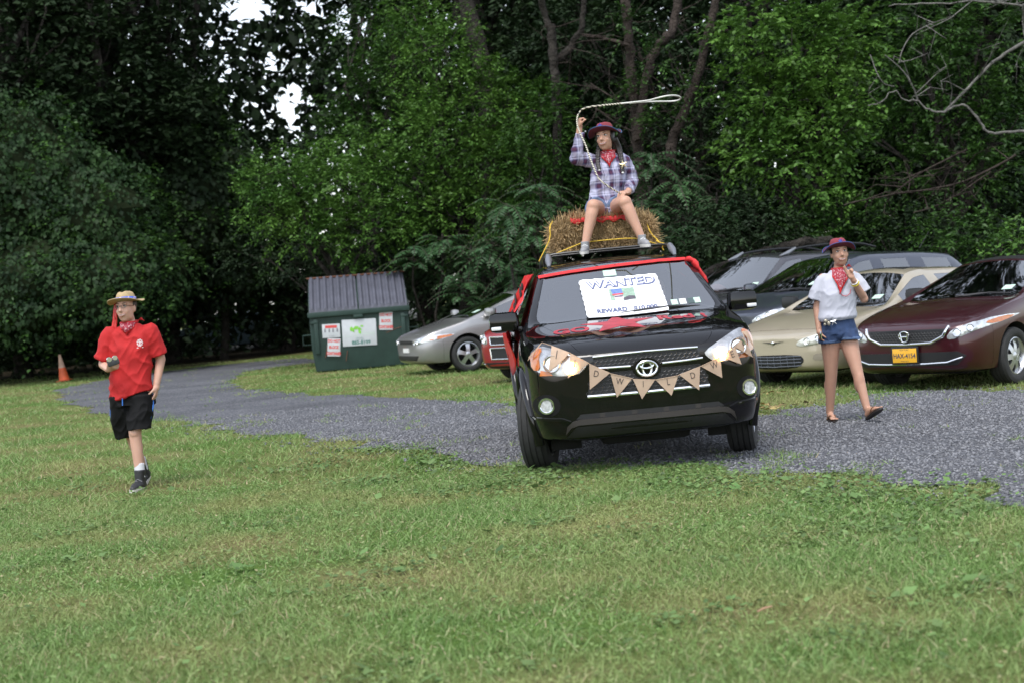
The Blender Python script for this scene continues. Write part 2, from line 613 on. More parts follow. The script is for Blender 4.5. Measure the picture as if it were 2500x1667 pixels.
STONE = mat('crushed_stone', (.16, .163, .176), rough=.85, spec=.25, island=.36, col2=(.182, .184, .194), vs=1.5)
tag(link('gravel_stones', np_mesh('gravel_stones', V.reshape(-1, 3), F.reshape(-1, 3)), STONE), 'loose crushed blue-grey gravel on the drive', 'gravel', kind='stuff')
# ---------------------------------------------------------------- trees and undergrowth
def leaf_mat(name, c1, c2, trans=.25, rough=.42):
    return mat(name, c1, rough=rough, col2=c2, vs=1.1, island=.4, trans=trans, spec=.22)

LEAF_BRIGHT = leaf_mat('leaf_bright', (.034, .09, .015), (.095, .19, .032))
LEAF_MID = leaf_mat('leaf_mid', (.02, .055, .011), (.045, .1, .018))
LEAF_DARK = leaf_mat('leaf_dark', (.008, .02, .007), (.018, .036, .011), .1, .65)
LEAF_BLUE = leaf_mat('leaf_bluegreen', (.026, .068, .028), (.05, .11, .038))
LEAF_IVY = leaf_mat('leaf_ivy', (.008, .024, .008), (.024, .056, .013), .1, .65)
BARK = mat('bark_grey', (.034, .03, .026), rough=.95, var=.45, vs=7, bump=1, bs=16, dist=.08, spec=.15)
BARK_RED = mat('bark_redbrown', (.042, .033, .028), rough=.95, var=.45, vs=7, bump=1, bs=16, dist=.08, spec=.15)
BARK_PALE = mat('bark_pale', (.13, .125, .115), rough=.9, var=.45, vs=12, bump=.8, bs=30, dist=.03, spec=.2)
TWIG = mat('twig', (.05, .045, .03), rough=.9)

def sprays(P, D, k, Lt, leaf, rg, droop=.35, wid=.5):
    n = len(P)
    D = nrm(D)
    up = np.array([0, 0, 1.])
    S = nrm(np.cross(D, up) + 1e-6)
    t = (np.arange(k) + .5) / k
    Lt = Lt * rg.uniform(.6, 1.3, n)
    pos = P[:, None] + D[:, None] * (Lt[:, None] * t)[..., None] - up * (droop * Lt[:, None] * t ** 2)[..., None]
    sg = np.where(np.arange(k) % 2 == 0, 1., -1.)
    A = D[:, None] * .6 + S[:, None] * sg[None, :, None] * .8 - up * rg.uniform(.05, .7, (n, k, 1)) + rg.normal(0, .22, (n, k, 3))
    Nm = up + rg.normal(0, .38, (n, k, 3))
    m = n * k
    ln = leaf * rg.uniform(.65, 1.25, m)
    return leaves_at(pos.reshape(-1, 3), A.reshape(-1, 3), Nm.reshape(-1, 3), ln, ln * wid * rg.uniform(.8, 1.2, m))

def lobe(px, py, Y, rx, ry, depth=None):
    c = at(px, py, Y)
    k = Y / F_PX
    return (np.array(c), np.array([rx * k, (depth or (rx + ry) * .5 * k), ry * k]))

def lobe_points(lobes, per_m2, rg, inner=.3):
    Ps, Ds = [], []
    for c, r in lobes:
        area = 4 * math.pi * ((r[0] * r[1]) ** 1.6 / 3 + (r[0] * r[2]) ** 1.6 / 3 + (r[1] * r[2]) ** 1.6 / 3) ** (1 / 1.6)
        n = max(6, int(area * per_m2))
        d = nrm(rg.normal(0, 1, (n, 3)))
        # ragged radius: bumps and hollows on the lobe
        az, el = np.arctan2(d[:, 1], d[:, 0]), d[:, 2]
        s0 = int(rg.integers(0, 9999))
        bump = .62 + .62 * vnoise(az * 2.2 + 20, el * 3.2 + 20, s0) 
        hole = vnoise(az * 3.1 + 50, el * 4.4 + 50, s0 + 5)
        rad = bump * np.where(rg.random(n) < inner, rg.uniform(.35, .9, n), rg.uniform(.88, 1.08, n))
        keep = (hole > .33) & (rg.random(n) < .45 + .55 * (d[:, 2] > -.35))
        Ps.append((c + d * r * rad[:, None])[keep])
        Ds.append((d * .8 + np.array([0, 0, .15]) + rg.normal(0, .35, (n, 3)))[keep])
    return np.concatenate(Ps), np.concatenate(Ds)

def np_tube(pts, rad, n=7):
    b = BM()
    b_tube(b, pts, rad, n)
    return b

def wob(a, c, n, amp, rg):
    a, c = Vector(a), Vector(c)
    L = (c - a).length
    out = []
    for i in range(n + 1):
        t = i / n
        p = a.lerp(c, t)
        if 0 < i < n:
            p += Vector(rg.normal(0, amp * L, 3))
        out.append(p)
    return out

def tree(name, label, base, lobes, leafmat, seed, dens=40, k=9, twig=.4, leaf=.1, droop=.35, tr=.14, bark=None, group=None, cat='tree', wid=.5, trunk=True, inner=.3):
    rg = np.random.default_rng(seed)
    base = Vector(base)
    base.z = float(gz(base.x, base.y)) - .05
    root = empty(name, label, cat, base, group=group)
    P, D = lobe_points(lobes, dens, rg, inner)
    V = sprays(P, D, k, twig, leaf, rg, droop, wid) - np.array(base)
    link('crown', np_mesh('crown', V, leaf_faces(len(V) // 4)), leafmat, root)
    if trunk:
        b = BM()
        cs = sorted(lobes, key=lambda l: -l[0][2])
        topc = Vector(np.mean([c for c, r in lobes], 0))
        fork = base.lerp(topc, .45)
        fork.z = max(base.z + .4, fork.z)
        main = wob(base, fork, 4, .03, rg)
        b_tube(b, [p - base for p in main], [tr * (1.25 - .45 * i / 4) for i in range(5)], 9)
        bl = BM()
        for c, r in lobes:
            e = Vector(c) + Vector((0, 0, r[2] * .3))
            path = wob(fork, e, 4, .05, rg)
            b_tube(bl, [p - base for p in path], [tr * .7 * (1 - .8 * i / 4) for i in range(5)], 6)
            for q in range(5):
                e2 = Vector(c + nrm(rg.normal(0, 1, 3)) * r * .85)
                pp = wob(path[2 + q % 3], e2, 3, .06, rg)
                b_tube(bl, [p - base for p in pp], [tr * .22, tr * .16, tr * .1, .006], 5)
        link('trunk', b, bark or BARK, root, True)
        link('limbs', bl, bark or BARK, root, True)
    return root

# --- far wood: one dark mass, open towards the sky where the canopy breaks
rg = np.random.default_rng(101)
n = 135000
X = rg.uniform(-30, 30, n); Z = rg.uniform(0, 1, n) * 24; Y = rg.uniform(56, 66, n)
X = X + 1.2 * (fbm(Z * .3, Y * .2, 3) - .5)
az, ez = X / Y, (Z - CAM_H) / Y
gap = np.zeros(n, bool)
for gx, gy, ga, gb in ((600, 20, 52, 36), (858, 60, 50, 45), (712, 255, 36, 58), (662, 150, 28, 40), (760, 20, 30, 25), (540, 90, 20, 18)):
    q_ = at(gx, gy, 60)
    gap |= (((az - q_.x / 60) * F_PX / ga) ** 2 + ((ez - (q_.z - CAM_H) / 60) * F_PX / gb) ** 2) < .22 + 1.25 * fbm(az * 90 + 40, ez * 90 + 40, 9)
keep = ~gap | (rg.random(n) < .03)
X, Y, Z = X[keep], Y[keep], Z[keep]
m = len(X)
P = np.stack([X, Y, Z], 1)
ln = rg.uniform(.3, .62, m) * np.where(np.abs(X) > 15, 1.7, 1)
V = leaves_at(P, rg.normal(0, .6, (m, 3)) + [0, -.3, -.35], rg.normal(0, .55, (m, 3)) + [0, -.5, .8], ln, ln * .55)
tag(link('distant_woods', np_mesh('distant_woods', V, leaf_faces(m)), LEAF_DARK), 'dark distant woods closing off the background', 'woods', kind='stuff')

# --- tall dark trees standing in front of the wood
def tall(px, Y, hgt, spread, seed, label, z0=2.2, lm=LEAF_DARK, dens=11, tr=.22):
    rg = np.random.default_rng(seed)
    b = gp(px, 900) if False else at(px, 705, Y)
    lobes = []
    nl = 15
    for i in range(nl):
        t = i / (nl - 1)
        z = z0 + (hgt - z0) * t ** 1.15
        rr = spread * (1 - .55 * t) * rg.uniform(.75, 1.1)
        a = rg.uniform(0, 6.28)
        off = spread * .55 * (1 - .5 * t)
        lobes.append((np.array([b.x + off * math.cos(a), Y + off * math.sin(a), z]), np.array([rr * .75, rr * .75, rr * .55])))
    return tree('tall_tree', label, (b.x, Y, 0), lobes, lm, seed, dens=dens, k=10, twig=.7, leaf=.24, droop=.5, tr=tr, group='tall dark trees in front of the wood', inner=.4)

tall(40, 47, 23, 3.6, 201, 'tall dark tree at the far left edge above the vine mound')
tall(300, 49, 24, 3.4, 202, 'tall dark tree behind the person in the red shirt')
tall(410, 51, 23, 2.3, 203, 'tall dark tree left of the bright gap in the canopy', z0=1.5)
tall(690, 53, 6.5, 1.7, 204, 'narrow dark tree under the gap of sky', z0=1.5)
tall(1040, 50, 23, 2.6, 205, 'tall dark tree right of the gap of sky', z0=3)
tall(1270, 46, 24, 3.2, 206, 'tall dark tree behind the hay bale rider')
tall(1560, 44, 24, 3.3, 207, 'tall dark tree behind the bare trunks')
tall(1850, 42, 24, 3.2, 208, 'tall dark tree behind the black car mirror and grey wagon')
tall(2140, 42, 25, 3.4, 209, 'tall dark tree behind the girl in the white shirt')
tall(2420, 40, 24, 3.2, 210, 'tall dark tree at the far right behind the maroon sedan')

# --- vine-covered mounds on the left
def vine_mound(name, label, lobes, seed, per=95, leaf=.13, lm=LEAF_IVY, base=None):
    rg = np.random.default_rng(seed)
    c0 = np.mean([c for c, r in lobes], 0)
    base = Vector((c0[0], c0[1], 0))
    root = empty(name, label, 'shrub', base, group='vine covered mounds')
    Vs = []
    bl = BM()
    for c, r in lobes:
        for v in b_ell(bl, Vector(c) - base, r * .8, u=20, v=14):
            d = v.co.normalized()
            v.co += Vector((0, 0, 0)) + (v.co - (Vector(c) - base)) * (.18 * math.sin(v.co.x * 3.1 + v.co.z * 2.3) * math.cos(v.co.z * 3.7))
        area = 4 * math.pi * (r[0] * r[1] + r[0] * r[2] + r[1] * r[2]) / 3
        n = int(area * per)
        d = nrm(rg.normal(0, 1, (n, 3)) + [0, -.35, .1])
        az, el = np.arctan2(d[:, 1], d[:, 0]), d[:, 2]
        s0 = int(rg.integers(0, 9999))
        rad = .7 + .42 * vnoise(az * 4 + 20, el * 5 + 20, s0) + .16 * vnoise(az * 11 + 20, el * 13 + 20, s0 + 1)
        rad *= np.where(rg.random(n) < .3, rg.uniform(.85, 1, n), 1)
        P = c + d * r * rad[:, None]
        on = nrm(d / r)
        ln = leaf * rg.uniform(.6, 1.3, n)
        Vs.append(leaves_at(P, on * .35 + [0, 0, -.9] + rg.normal(0, .35, (n, 3)), on + [0, 0, .7] + rg.normal(0, .35, (n, 3)), ln, ln * .85))
    V = np.concatenate(Vs) - np.array(base)
    V = V[(V[:, 2].reshape(-1, 4).min(1) > -.05).repeat(4)]
    link('leaves', np_mesh('leaves', V, leaf_faces(len(V) // 4)), lm, root)
    Pq, Dq = lobe_points(lobes, 9, rg, .05)
    Vq = sprays(Pq, Dq + [0, -.5, .25], 9, .55, leaf * .9, rg, 1.0, .7) - np.array(base)
    Vq = Vq[(Vq[:, 2].reshape(-1, 4).min(1) > -.05).repeat(4)]
    link('trailing_shoots', np_mesh('trailing_shoots', Vq, leaf_faces(len(Vq) // 4)), LEAF_MID, root)
    link('dark_hull', bl, mat('vine_shade', (.02, .028, .014), rough=1, spec=0, bump=.6, bs=8), root)  # dark inner hull, unseen under the leaves, added to block light
    return root

vine_mound('vine_mound', 'big vine covered mound at the left edge, taller rear one',
           [lobe(60, 480, 44, 230, 230), lobe(230, 560, 43.5, 170, 190), lobe(-120, 430, 44, 220, 260), lobe(350, 640, 43.5, 90, 130)], 301)
vine_mound('vine_mound', 'low spreading vine covered mound behind the traffic cone',
           [lobe(70, 700, 42.5, 220, 140), lobe(250, 690, 42.5, 190, 130), lobe(-130, 720, 42.5, 180, 160), lobe(390, 680, 43, 90, 90)], 302)
vine_mound('vine_mound', 'dim vine draped thicket between the left mound and the dumpster',
           [lobe(470, 520, 49, 130, 170), lobe(570, 480, 50, 100, 150), lobe(560, 660, 50, 110, 90), lobe(440, 330, 50, 120, 150)], 303, per=70, leaf=.16, lm=LEAF_DARK)

# --- bright leafy trees behind the dumpster
tree('leafy_tree', 'bright leafy tree with drooping sprays above the dumpster', (at(880, 800, 38.2).x, 38.2, 0),
     [lobe(700, 440, 38, 115, 75), lobe(830, 470, 37.6, 130, 90), lobe(740, 540, 37.5, 120, 70), lobe(900, 560, 37.2, 130, 80), lobe(640, 470, 38, 60, 70), lobe(850, 380, 38.6, 70, 60)],
     LEAF_BRIGHT, 401, dens=46, leaf=.105, tr=.1, group='leafy trees behind the dumpster')
tree('leafy_tree', 'tall bright leafy tree behind the silver sedan, rising to the frame top', (at(1130, 800, 39).x, 39, 0),
     [lobe(1090, 150, 39, 120, 120), lobe(1150, 270, 38.5, 150, 110), lobe(1060, 340, 38, 150, 110), lobe(1190, 420, 38, 150, 110), lobe(1010, 460, 37.8, 120, 90), lobe(1120, 530, 37.4, 130, 80),
      lobe(1010, 60, 40, 80, 90), lobe(1290, 300, 38.5, 90, 120)],
     LEAF_BRIGHT, 402, dens=40, leaf=.105, tr=.13, group='leafy trees behind the dumpster')
tree('leafy_tree', 'feathery mid green tree right of the sky gap', (at(900, 800, 44).x, 44, 0),
     [lobe(900, 260, 44, 100, 130), lobe(960, 150, 44, 90, 100), lobe(850, 350, 44, 90, 70), lobe(960, 330, 44, 120, 90), lobe(890, 60, 45, 60, 60)],
     LEAF_MID, 403, dens=26, leaf=.13, twig=.55, tr=.15, group='leafy trees behind the dumpster')
tree('leafy_tree', 'leafy sapling beside the hay bale', (at(1330, 800, 36).x, 36, 0),
     [lobe(1320, 300, 36, 90, 90), lobe(1300, 420, 36, 90, 90), lobe(1370, 500, 36, 80, 80), lobe(1260, 560, 36, 90, 80)],
     LEAF_MID, 404, dens=40, leaf=.105, tr=.07, group='leafy trees behind the dumpster')
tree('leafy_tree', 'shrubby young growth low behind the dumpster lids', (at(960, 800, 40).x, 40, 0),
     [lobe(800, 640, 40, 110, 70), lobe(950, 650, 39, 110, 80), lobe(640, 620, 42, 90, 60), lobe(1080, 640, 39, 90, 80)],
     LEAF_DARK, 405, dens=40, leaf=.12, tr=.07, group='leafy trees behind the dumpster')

# --- right-hand trees
tree('leafy_tree', 'bright green broad-leaved tree above the white-shirted girl', (at(1960, 700, 31).x, 31, 0),
     [lobe(1860, 80, 31, 110, 90), lobe(1960, 150, 30.5, 130, 100), lobe(1880, 250, 30.6, 120, 90), lobe(2010, 280, 30.2, 120, 100), lobe(1940, 390, 30, 110, 80), lobe(2050, 130, 31, 90, 110), lobe(1830, 370, 31, 70, 60)],
     LEAF_BRIGHT, 501, dens=44, leaf=.115, wid=.62, tr=.12, group='trees behind the parked cars')
tree('leafy_tree', 'small sprig of pale leaves over the grey wagon', (at(2020, 690, 29.4).x, 29.4, 0),
     [lobe(2010, 465, 29.4, 45, 24), lobe(2060, 490, 29.4, 28, 18)], LEAF_BRIGHT, 502, dens=70, leaf=.09, tr=.035, wid=.6, group='trees behind the parked cars')
tree('leafy_tree', 'dim leafy tree filling the upper right corner', (at(2330, 700, 34).x, 34, 0),
     [lobe(2250, 90, 34, 130, 110), lobe(2400, 120, 34, 130, 120), lobe(2300, 260, 34, 130, 100), lobe(2450, 330, 33.5, 110, 120), lobe(2160, 380, 34, 120, 110), lobe(2330, 440, 33.5, 120, 90), lobe(2180, 210, 34.5, 90, 100)],
     LEAF_MID, 503, dens=30, leaf=.12, tr=.15, group='trees behind the parked cars')
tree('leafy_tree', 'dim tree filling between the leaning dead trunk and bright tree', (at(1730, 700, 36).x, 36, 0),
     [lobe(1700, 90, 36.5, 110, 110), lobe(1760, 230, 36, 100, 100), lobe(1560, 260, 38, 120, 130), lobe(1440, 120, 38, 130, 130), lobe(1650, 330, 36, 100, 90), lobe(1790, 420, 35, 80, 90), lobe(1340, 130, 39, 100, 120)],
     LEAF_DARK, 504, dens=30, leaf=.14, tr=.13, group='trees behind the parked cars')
for i, (x, y, Y, rx, ry, lm, lab) in enumerate([
        (1830, 560, 29, 120, 70, LEAF_DARK, 'low dark thicket behind the grey wagon roof'),
        (2030, 560, 30, 130, 75, LEAF_MID, 'low undergrowth directly behind the girl in the white shirt'),
        (2210, 560, 29.5, 120, 60, LEAF_DARK, 'low dark thicket behind the minivan roof'),
        (2340, 580, 28, 100, 50, LEAF_MID, 'low undergrowth right of the minivan rear'),
        (2470, 590, 25, 50, 45, LEAF_BRIGHT, 'bright shrub at the right edge above the maroon sedan'),
        (1700, 600, 31, 100, 90, LEAF_DARK, 'dark thicket between the hay bale and the grey wagon')]):
    tree('thicket_shrub', lab, (at(x, 700, Y).x, Y, 0),
         [lobe(x, y, Y, rx, ry), lobe(x - rx * .5, y + 30, Y - .4, rx * .6, ry * .7), lobe(x + rx * .5, y + 25, Y - .3, rx * .6, ry * .7), lobe(x, y + 75, Y, rx, ry * .8)],
         lm, 520 + i, dens=42, leaf=.1, tr=.04, cat='shrub', group='thicket behind the parked cars')

# --- sumacs with long feathered leaves
def sumac(label, stems, seed, lm=LEAF_BLUE, nf=24, fl=.95):
    rg = np.random.default_rng(seed)
    c0 = stems[0]
    base = Vector((c0.x, c0.y, 0))
    root = empty('sumac', label, 'shrub', base, group='sumacs with feathered leaves')
    b, Bs, As, Ns, Ls, Ws = BM(), [], [], [], [], []
    tw = BM()
    for s in stems:
        foot = Vector((s.x * .9 + base.x * .1 + rg.normal(0, .1), s.y + rg.normal(0, .15), 0))
        b_tube(b, [p - base for p in wob(foot, s, 3, .03, rg)], [.035, .03, .025, .02], 6)
        for q in range(nf):
            a = q * 2.4 + rg.uniform(-.3, .3)
            el = rg.uniform(-.05, .75)
            L = fl * rg.uniform(.7, 1.2)
            d = Vector((math.cos(a) * math.cos(el), math.sin(a) * math.cos(el), math.sin(el)))
            st = s - Vector((0, 0, rg.uniform(0, .5)))
            pts = []
            for i in range(9):
                t = i / 8
                pts.append(st + d * (L * t) - Vector((0, 0, L * .62 * t * t)))
            b_tube(tw, [p - base for p in pts[::2]], .006, 4, caps=False)
            for i in range(11):
                t = .18 + .8 * i / 10
                p = st + d * (L * t) - Vector((0, 0, L * .62 * t * t))
                tg = (d - Vector((0, 0, 1.24 * t))).normalized()
                sd = tg.cross(Vector((0, 0, 1))).normalized()
                nm = sd.cross(tg)
                for sg in (-1, 1):
                    Bs.append(p); As.append(sd * sg * .9 + tg * .35 - Vector((0, 0, rg.uniform(.1, .5)))); Ns.append(nm + Vector(rg.normal(0, .2, 3)))
                    Ls.append(.2 * math.sin(math.pi * min(.95, t * .8 + .18)) * rg.uniform(.8, 1.15)); Ws.append(.05)
    V = leaves_at(np.array(Bs), np.array(As), np.array(Ns), np.array(Ls), np.array(Ws), .1) - np.array(base)
    link('fronds', np_mesh('fronds', V, leaf_faces(len(V) // 4)), lm, root)
    link('stems', b, BARK, root, True)
    link('leaf_stalks', tw, TWIG, root)
    return root

sumac('feathered sumac close right of the dumpster', [at(1010, 610, 36.4), at(1080, 570, 36.2), at(1150, 600, 36)], 601)
sumac('feathered sumac behind the silver sedan roof', [at(1200, 580, 35.2), at(1260, 640, 35), at(1130, 680, 35.4)], 602)
sumac('feathered sumac reaching up just right of the hay bale', [at(1590, 380, 32.5), at(1650, 430, 32.2), at(1570, 490, 32)], 603)
sumac('feathered sumac low between the hay bale and grey wagon', [at(1690, 520, 31.4), at(1750, 470, 31.6), at(1650, 570, 31.2)], 604)
sumac('feathered sumac half hidden left of the hay bale', [at(1240, 500, 33.4), at(1300, 560, 33.2), at(1320, 460, 33.6)], 605)

# --- bare trunks behind the rider and dead branches on the right
def bare_tree(label, Y, limbs, bark, seed, name='bare_tree', twigs=0, foot=None, cat='tree'):
    """limbs: list of (pixel polyline, radius start, radius end)"""
    rg = np.random.default_rng(seed)
    first = at(*limbs[0][0][-1], Y)
    base = Vector((first.x, Y, 0)) if foot is None else foot
    root = empty(name, label, cat, base)
    for i, (pl, r0, r1) in enumerate(limbs):
        pts = smooth_line([at(x, y, Y + (rg.normal(0, .15) if i else 0)) for x, y in pl], 2)
        b = BM()
        pts = [p + Vector(rg.normal(0, min(.015, r0 * .3), 3)) for p in pts]
        b_tube(b, [p - base for p in pts], [(r0 + (r1 - r0) * k / (len(pts) - 1)) * rg.uniform(.86, 1.16) for k in range(len(pts))], 10)
        link('trunk' if i == 0 else 'branch', b, bark, root, True)
    if twigs:
        b = BM()
        for _ in range(twigs):
            pl, r0, r1 = limbs[int(rg.integers(0, len(limbs)))]
            k = int(rg.integers(0, len(pl) - 1))
            p = at(*pl[k], Y).lerp(at(*pl[k + 1], Y), rg.random())
            d = Vector((rg.normal(), rg.normal(), rg.normal() * .6)).normalized()
            L = rg.uniform(.4, 1.3)
            q = [p - base, p + d * L * .5 - base + Vector(rg.normal(0, .06, 3)), p + d * L - base + Vector(rg.normal(0, .12, 3))]
            b_tube(b, q, [.012, .008, .003], 4)
            for _ in range(2):
                q2 = q[1] + (q[2] - q[1]) * rg.random()
                b_tube(b, [q2, q2 + Vector(rg.normal(0, .18, 3))], [.006, .002], 4)
        link('twigs', b, bark if bark is BARK_PALE else BARK_RED, root)['kind'] = 'stuff'
    return root

bare_tree('bare grey trunk forking upward right of the rider', 33.6,
          [([(1525, -60), (1530, 40), (1538, 110), (1545, 210), (1552, 320), (1566, 470), (1575, 700)], .085, .13),
           ([(1655, -60), (1652, 60), (1625, 95), (1592, 130), (1572, 210), (1556, 340)], .08, .1),
           ([(1420, 85), (1480, 95), (1532, 110)], .03, .04), ([(1560, 130), (1590, 200), (1600, 240), (1640, 290), (1665, 222)], .03, .012),
           ([(1440, 205), (1500, 240), (1550, 280)], .02, .02), ([(1455, 265), (1500, 300), (1560, 330), (1610, 360)], .025, .012)], BARK_RED, 701, twigs=46)
bare_tree('leaning reddish dead trunk right of the lasso loop', 32.8,
          [([(1752, -40), (1742, 30), (1728, 90), (1706, 180), (1672, 270), (1645, 330), (1636, 370), (1630, 640)], .07, .115)], BARK_RED, 702, twigs=10)
bare_tree('dark forked trunk behind the raised hand', 36,
          [([(1345, 60), (1352, 140), (1358, 210), (1362, 340), (1362, 700)], .09, .12), ([(1425, -30), (1425, 60), (1400, 110), (1362, 150)], .05, .09), ([(1318, -30), (1330, 40), (1348, 90)], .06, .08)], BARK, 703, twigs=8)
bare_tree('straight grey trunk rising above the silver sedan', 41,
          [([(1125, -60), (1150, 50), (1165, 110), (1180, 170), (1195, 300), (1200, 700)], .2, .26)], BARK, 704)
bare_tree('thin dark trunk left of the sky gap', 53, [([(485, -40), (478, 40), (470, 120), (468, 400), (468, 800)], .1, .15)], BARK, 705)
bare_tree('thin pole-like trunk in the shade behind the drive', 50, [([(545, 520), (548, 640), (550, 880)], .1, .13)], BARK, 706)
tree('climbing_vine', 'leafy vine climbing the bare trunks behind the lasso', (at(1560, 700, 33.2).x, 33.2, 0),
     [lobe(1540, 250, 33.2, 30, 60), lobe(1600, 150, 33.1, 34, 40), lobe(1690, 220, 32.4, 26, 46), lobe(1530, 60, 33.2, 28, 40), lobe(1730, 90, 32.4, 22, 36), lobe(1365, 260, 35.6, 26, 60), lobe(1620, 300, 32.6, 40, 50)],
     LEAF_MID, 711, dens=34, leaf=.1, tr=.02, cat='vine', trunk=False)
foot = Vector((at(2640, 600, 29).x, 29, 0))
bare_tree('pale crooked dead branch reaching in over the parked cars', 29,
          [([(2640, 560), (2600, 330), (2520, 320), (2440, 325), (2408, 326), (2394, 300), (2372, 268), (2346, 253), (2300, 276), (2262, 270), (2240, 244), (2212, 252), (2182, 212), (2150, 255), (2120, 258)], .032, .008),
           ([(2303, 276), (2355, 225), (2420, 155)], .018, .026), ([(2240, 244), (2215, 180), (2160, 135)], .016, .008), ([(2195, 155), (2205, 110), (2240, 70), (2330, 40)], .012, .008),
           ([(2420, 155), (2520, 90), (2620, 60)], .026, .03), ([(2125, 135), (2150, 205), (2182, 212)], .01, .01)], BARK_PALE, 707, name='dead_tree', twigs=14, foot=foot)
bare_tree('pale bare limb along the top right corner', 28,
          [([(2640, 500), (2620, 30), (2450, 10), (2380, 2), (2310, 10), (2240, 8), (2170, 14)], .026, .009), ([(2450, 10), (2400, -10), (2340, -30)], .02, .01), ([(2500, 12), (2495, 60), (2508, 110)], .02, .012)], BARK_PALE, 708, name='dead_tree', twigs=8, foot=Vector((at(2640, 600, 28).x, 28, 0)))
bare_tree('long brown fallen branch slanting through the thicket', 28.5,
          [([(2480, 380), (2340, 455), (2200, 470), (2060, 500)], .02, .012), ([(2360, 365), (2250, 420), (2180, 475)], .018, .008), ([(2420, 420), (2300, 500), (2230, 520)], .014, .01)], BARK_RED, 709, name='fallen_branch', twigs=24, cat='branch',
          foot=Vector((at(2480, 640, 28.5).x, 28.5, 0)))
bare_tree('mossy fallen log behind the grey wagon', 28.4, [([(1600, 790), (1720, 665), (1800, 640), (1880, 612), (1960, 592), (2030, 590)], .07, .085)], BARK, 710, name='fallen_log', cat='log',
          foot=Vector((at(1600, 640, 28.4).x, 28.4, 0)))

# --- woodland floor and the dim undergrowth at its edge
wf = [(-60, 47), (-20, 45), (-13, 43.5), (-9, 46), (-6, 52), (-4.6, 41), (-1.5, 37.5), (1.5, 34), (2.5, 29.5), (4, 28.5), (8, 27), (12, 25.5), (60, 24), (60, 120), (-60, 120)]
_v, _f = tri_fill(wf, 2.5)
tag(link('woodland_floor', np_mesh('woodland_floor', np.array([(p.x, p.y, .012) for p in _v]), [t for t in _f if len(t) == 3], True),
         mat('leaf_litter', (.03, .024, .014), rough=1, var=.5, vs=6, bump=1, bs=12, spec=.1)), kind='structure')
rg = np.random.default_rng(808)
m0 = 5200
X = rg.uniform(-18, 14, m0); Y = rg.uniform(24, 58, m0)
wx, wy = np.array([p[0] for p in wf]), np.array([p[1] for p in wf])
k = in_poly(X, Y, wx, wy) & (rg.random(m0) < .25 + fbm(X * .5, Y * .5, 77)) & ~in_poly(X, Y, np.array([-8., -5, -5, -12]), np.array([46., 46, 60, 60]))
X, Y = X[k], Y[k]
P = np.stack([X, Y, rg.uniform(.05, 1.0, len(X)) * (.5 + fbm(X * .4, Y * .4, 78))], 1)
V = sprays(P, rg.normal(0, 1, (len(X), 3)) * [1, 1, .4] + [0, 0, .3], 12, .55, .13, rg, .5, .55)
tag(link('undergrowth', np_mesh('undergrowth', V, leaf_faces(len(V) // 4)), LEAF_DARK), 'dim leafy undergrowth along the edge of the wood', 'undergrowth', kind='stuff')
# ---------------------------------------------------------------- vehicles
def paint(name, col, metal=.3, rough=.38, flake=.06, spec=.4):
    return mat(name, col, rough=rough, metal=metal, coat=1, coat_rough=.04, var=flake, vs=2.5, spec=spec)

PLASTIC = mat('black_plastic', (.012, .012, .013), rough=.45, var=.2, vs=20)
TRIM = mat('satin_black_trim', (.02, .02, .021), rough=.3)
RUBBER = mat('tyre_rubber', (.022, .022, .022), rough=.8, var=.25, vs=14, bump=.3, bs=60, dist=.004)
ALLOY = mat('alloy_silver', (.55, .56, .58), rough=.28, metal=.85, var=.06, vs=12)
CHROME = mat('chrome', (.8, .81, .83), rough=.08, metal=1)
LINER = mat('wheel_liner', (.01, .01, .01), rough=.95)
SEAT = mat('seat_cloth_grey', (.16, .16, .165), rough=.9, bump=.3, bs=200, dist=.002)
SEAT_DARK = mat('seat_cloth_dark', (.05, .05, .055), rough=.9)
DASH = mat('dashboard', (.035, .036, .04), rough=.7)
LAMP_GLASS = mat('lamp_lens', (.6, .62, .64), rough=.12, metal=.55, coat=1, var=.35, vs=16, bump=.5, bs=30, dist=.006)
LAMP_BOWL = mat('lamp_reflector', (.75, .76, .78), rough=.15, metal=.9, var=.2, vs=18)
AMBER = mat('amber_lens', (.5, .13, .015), rough=.15, coat=1, var=.2, vs=20)
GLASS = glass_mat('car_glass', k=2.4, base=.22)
GLASS_CLEAR = glass_mat('windshield_glass', (.8, .9, .92), clear=.85, k=2.4, base=.24)

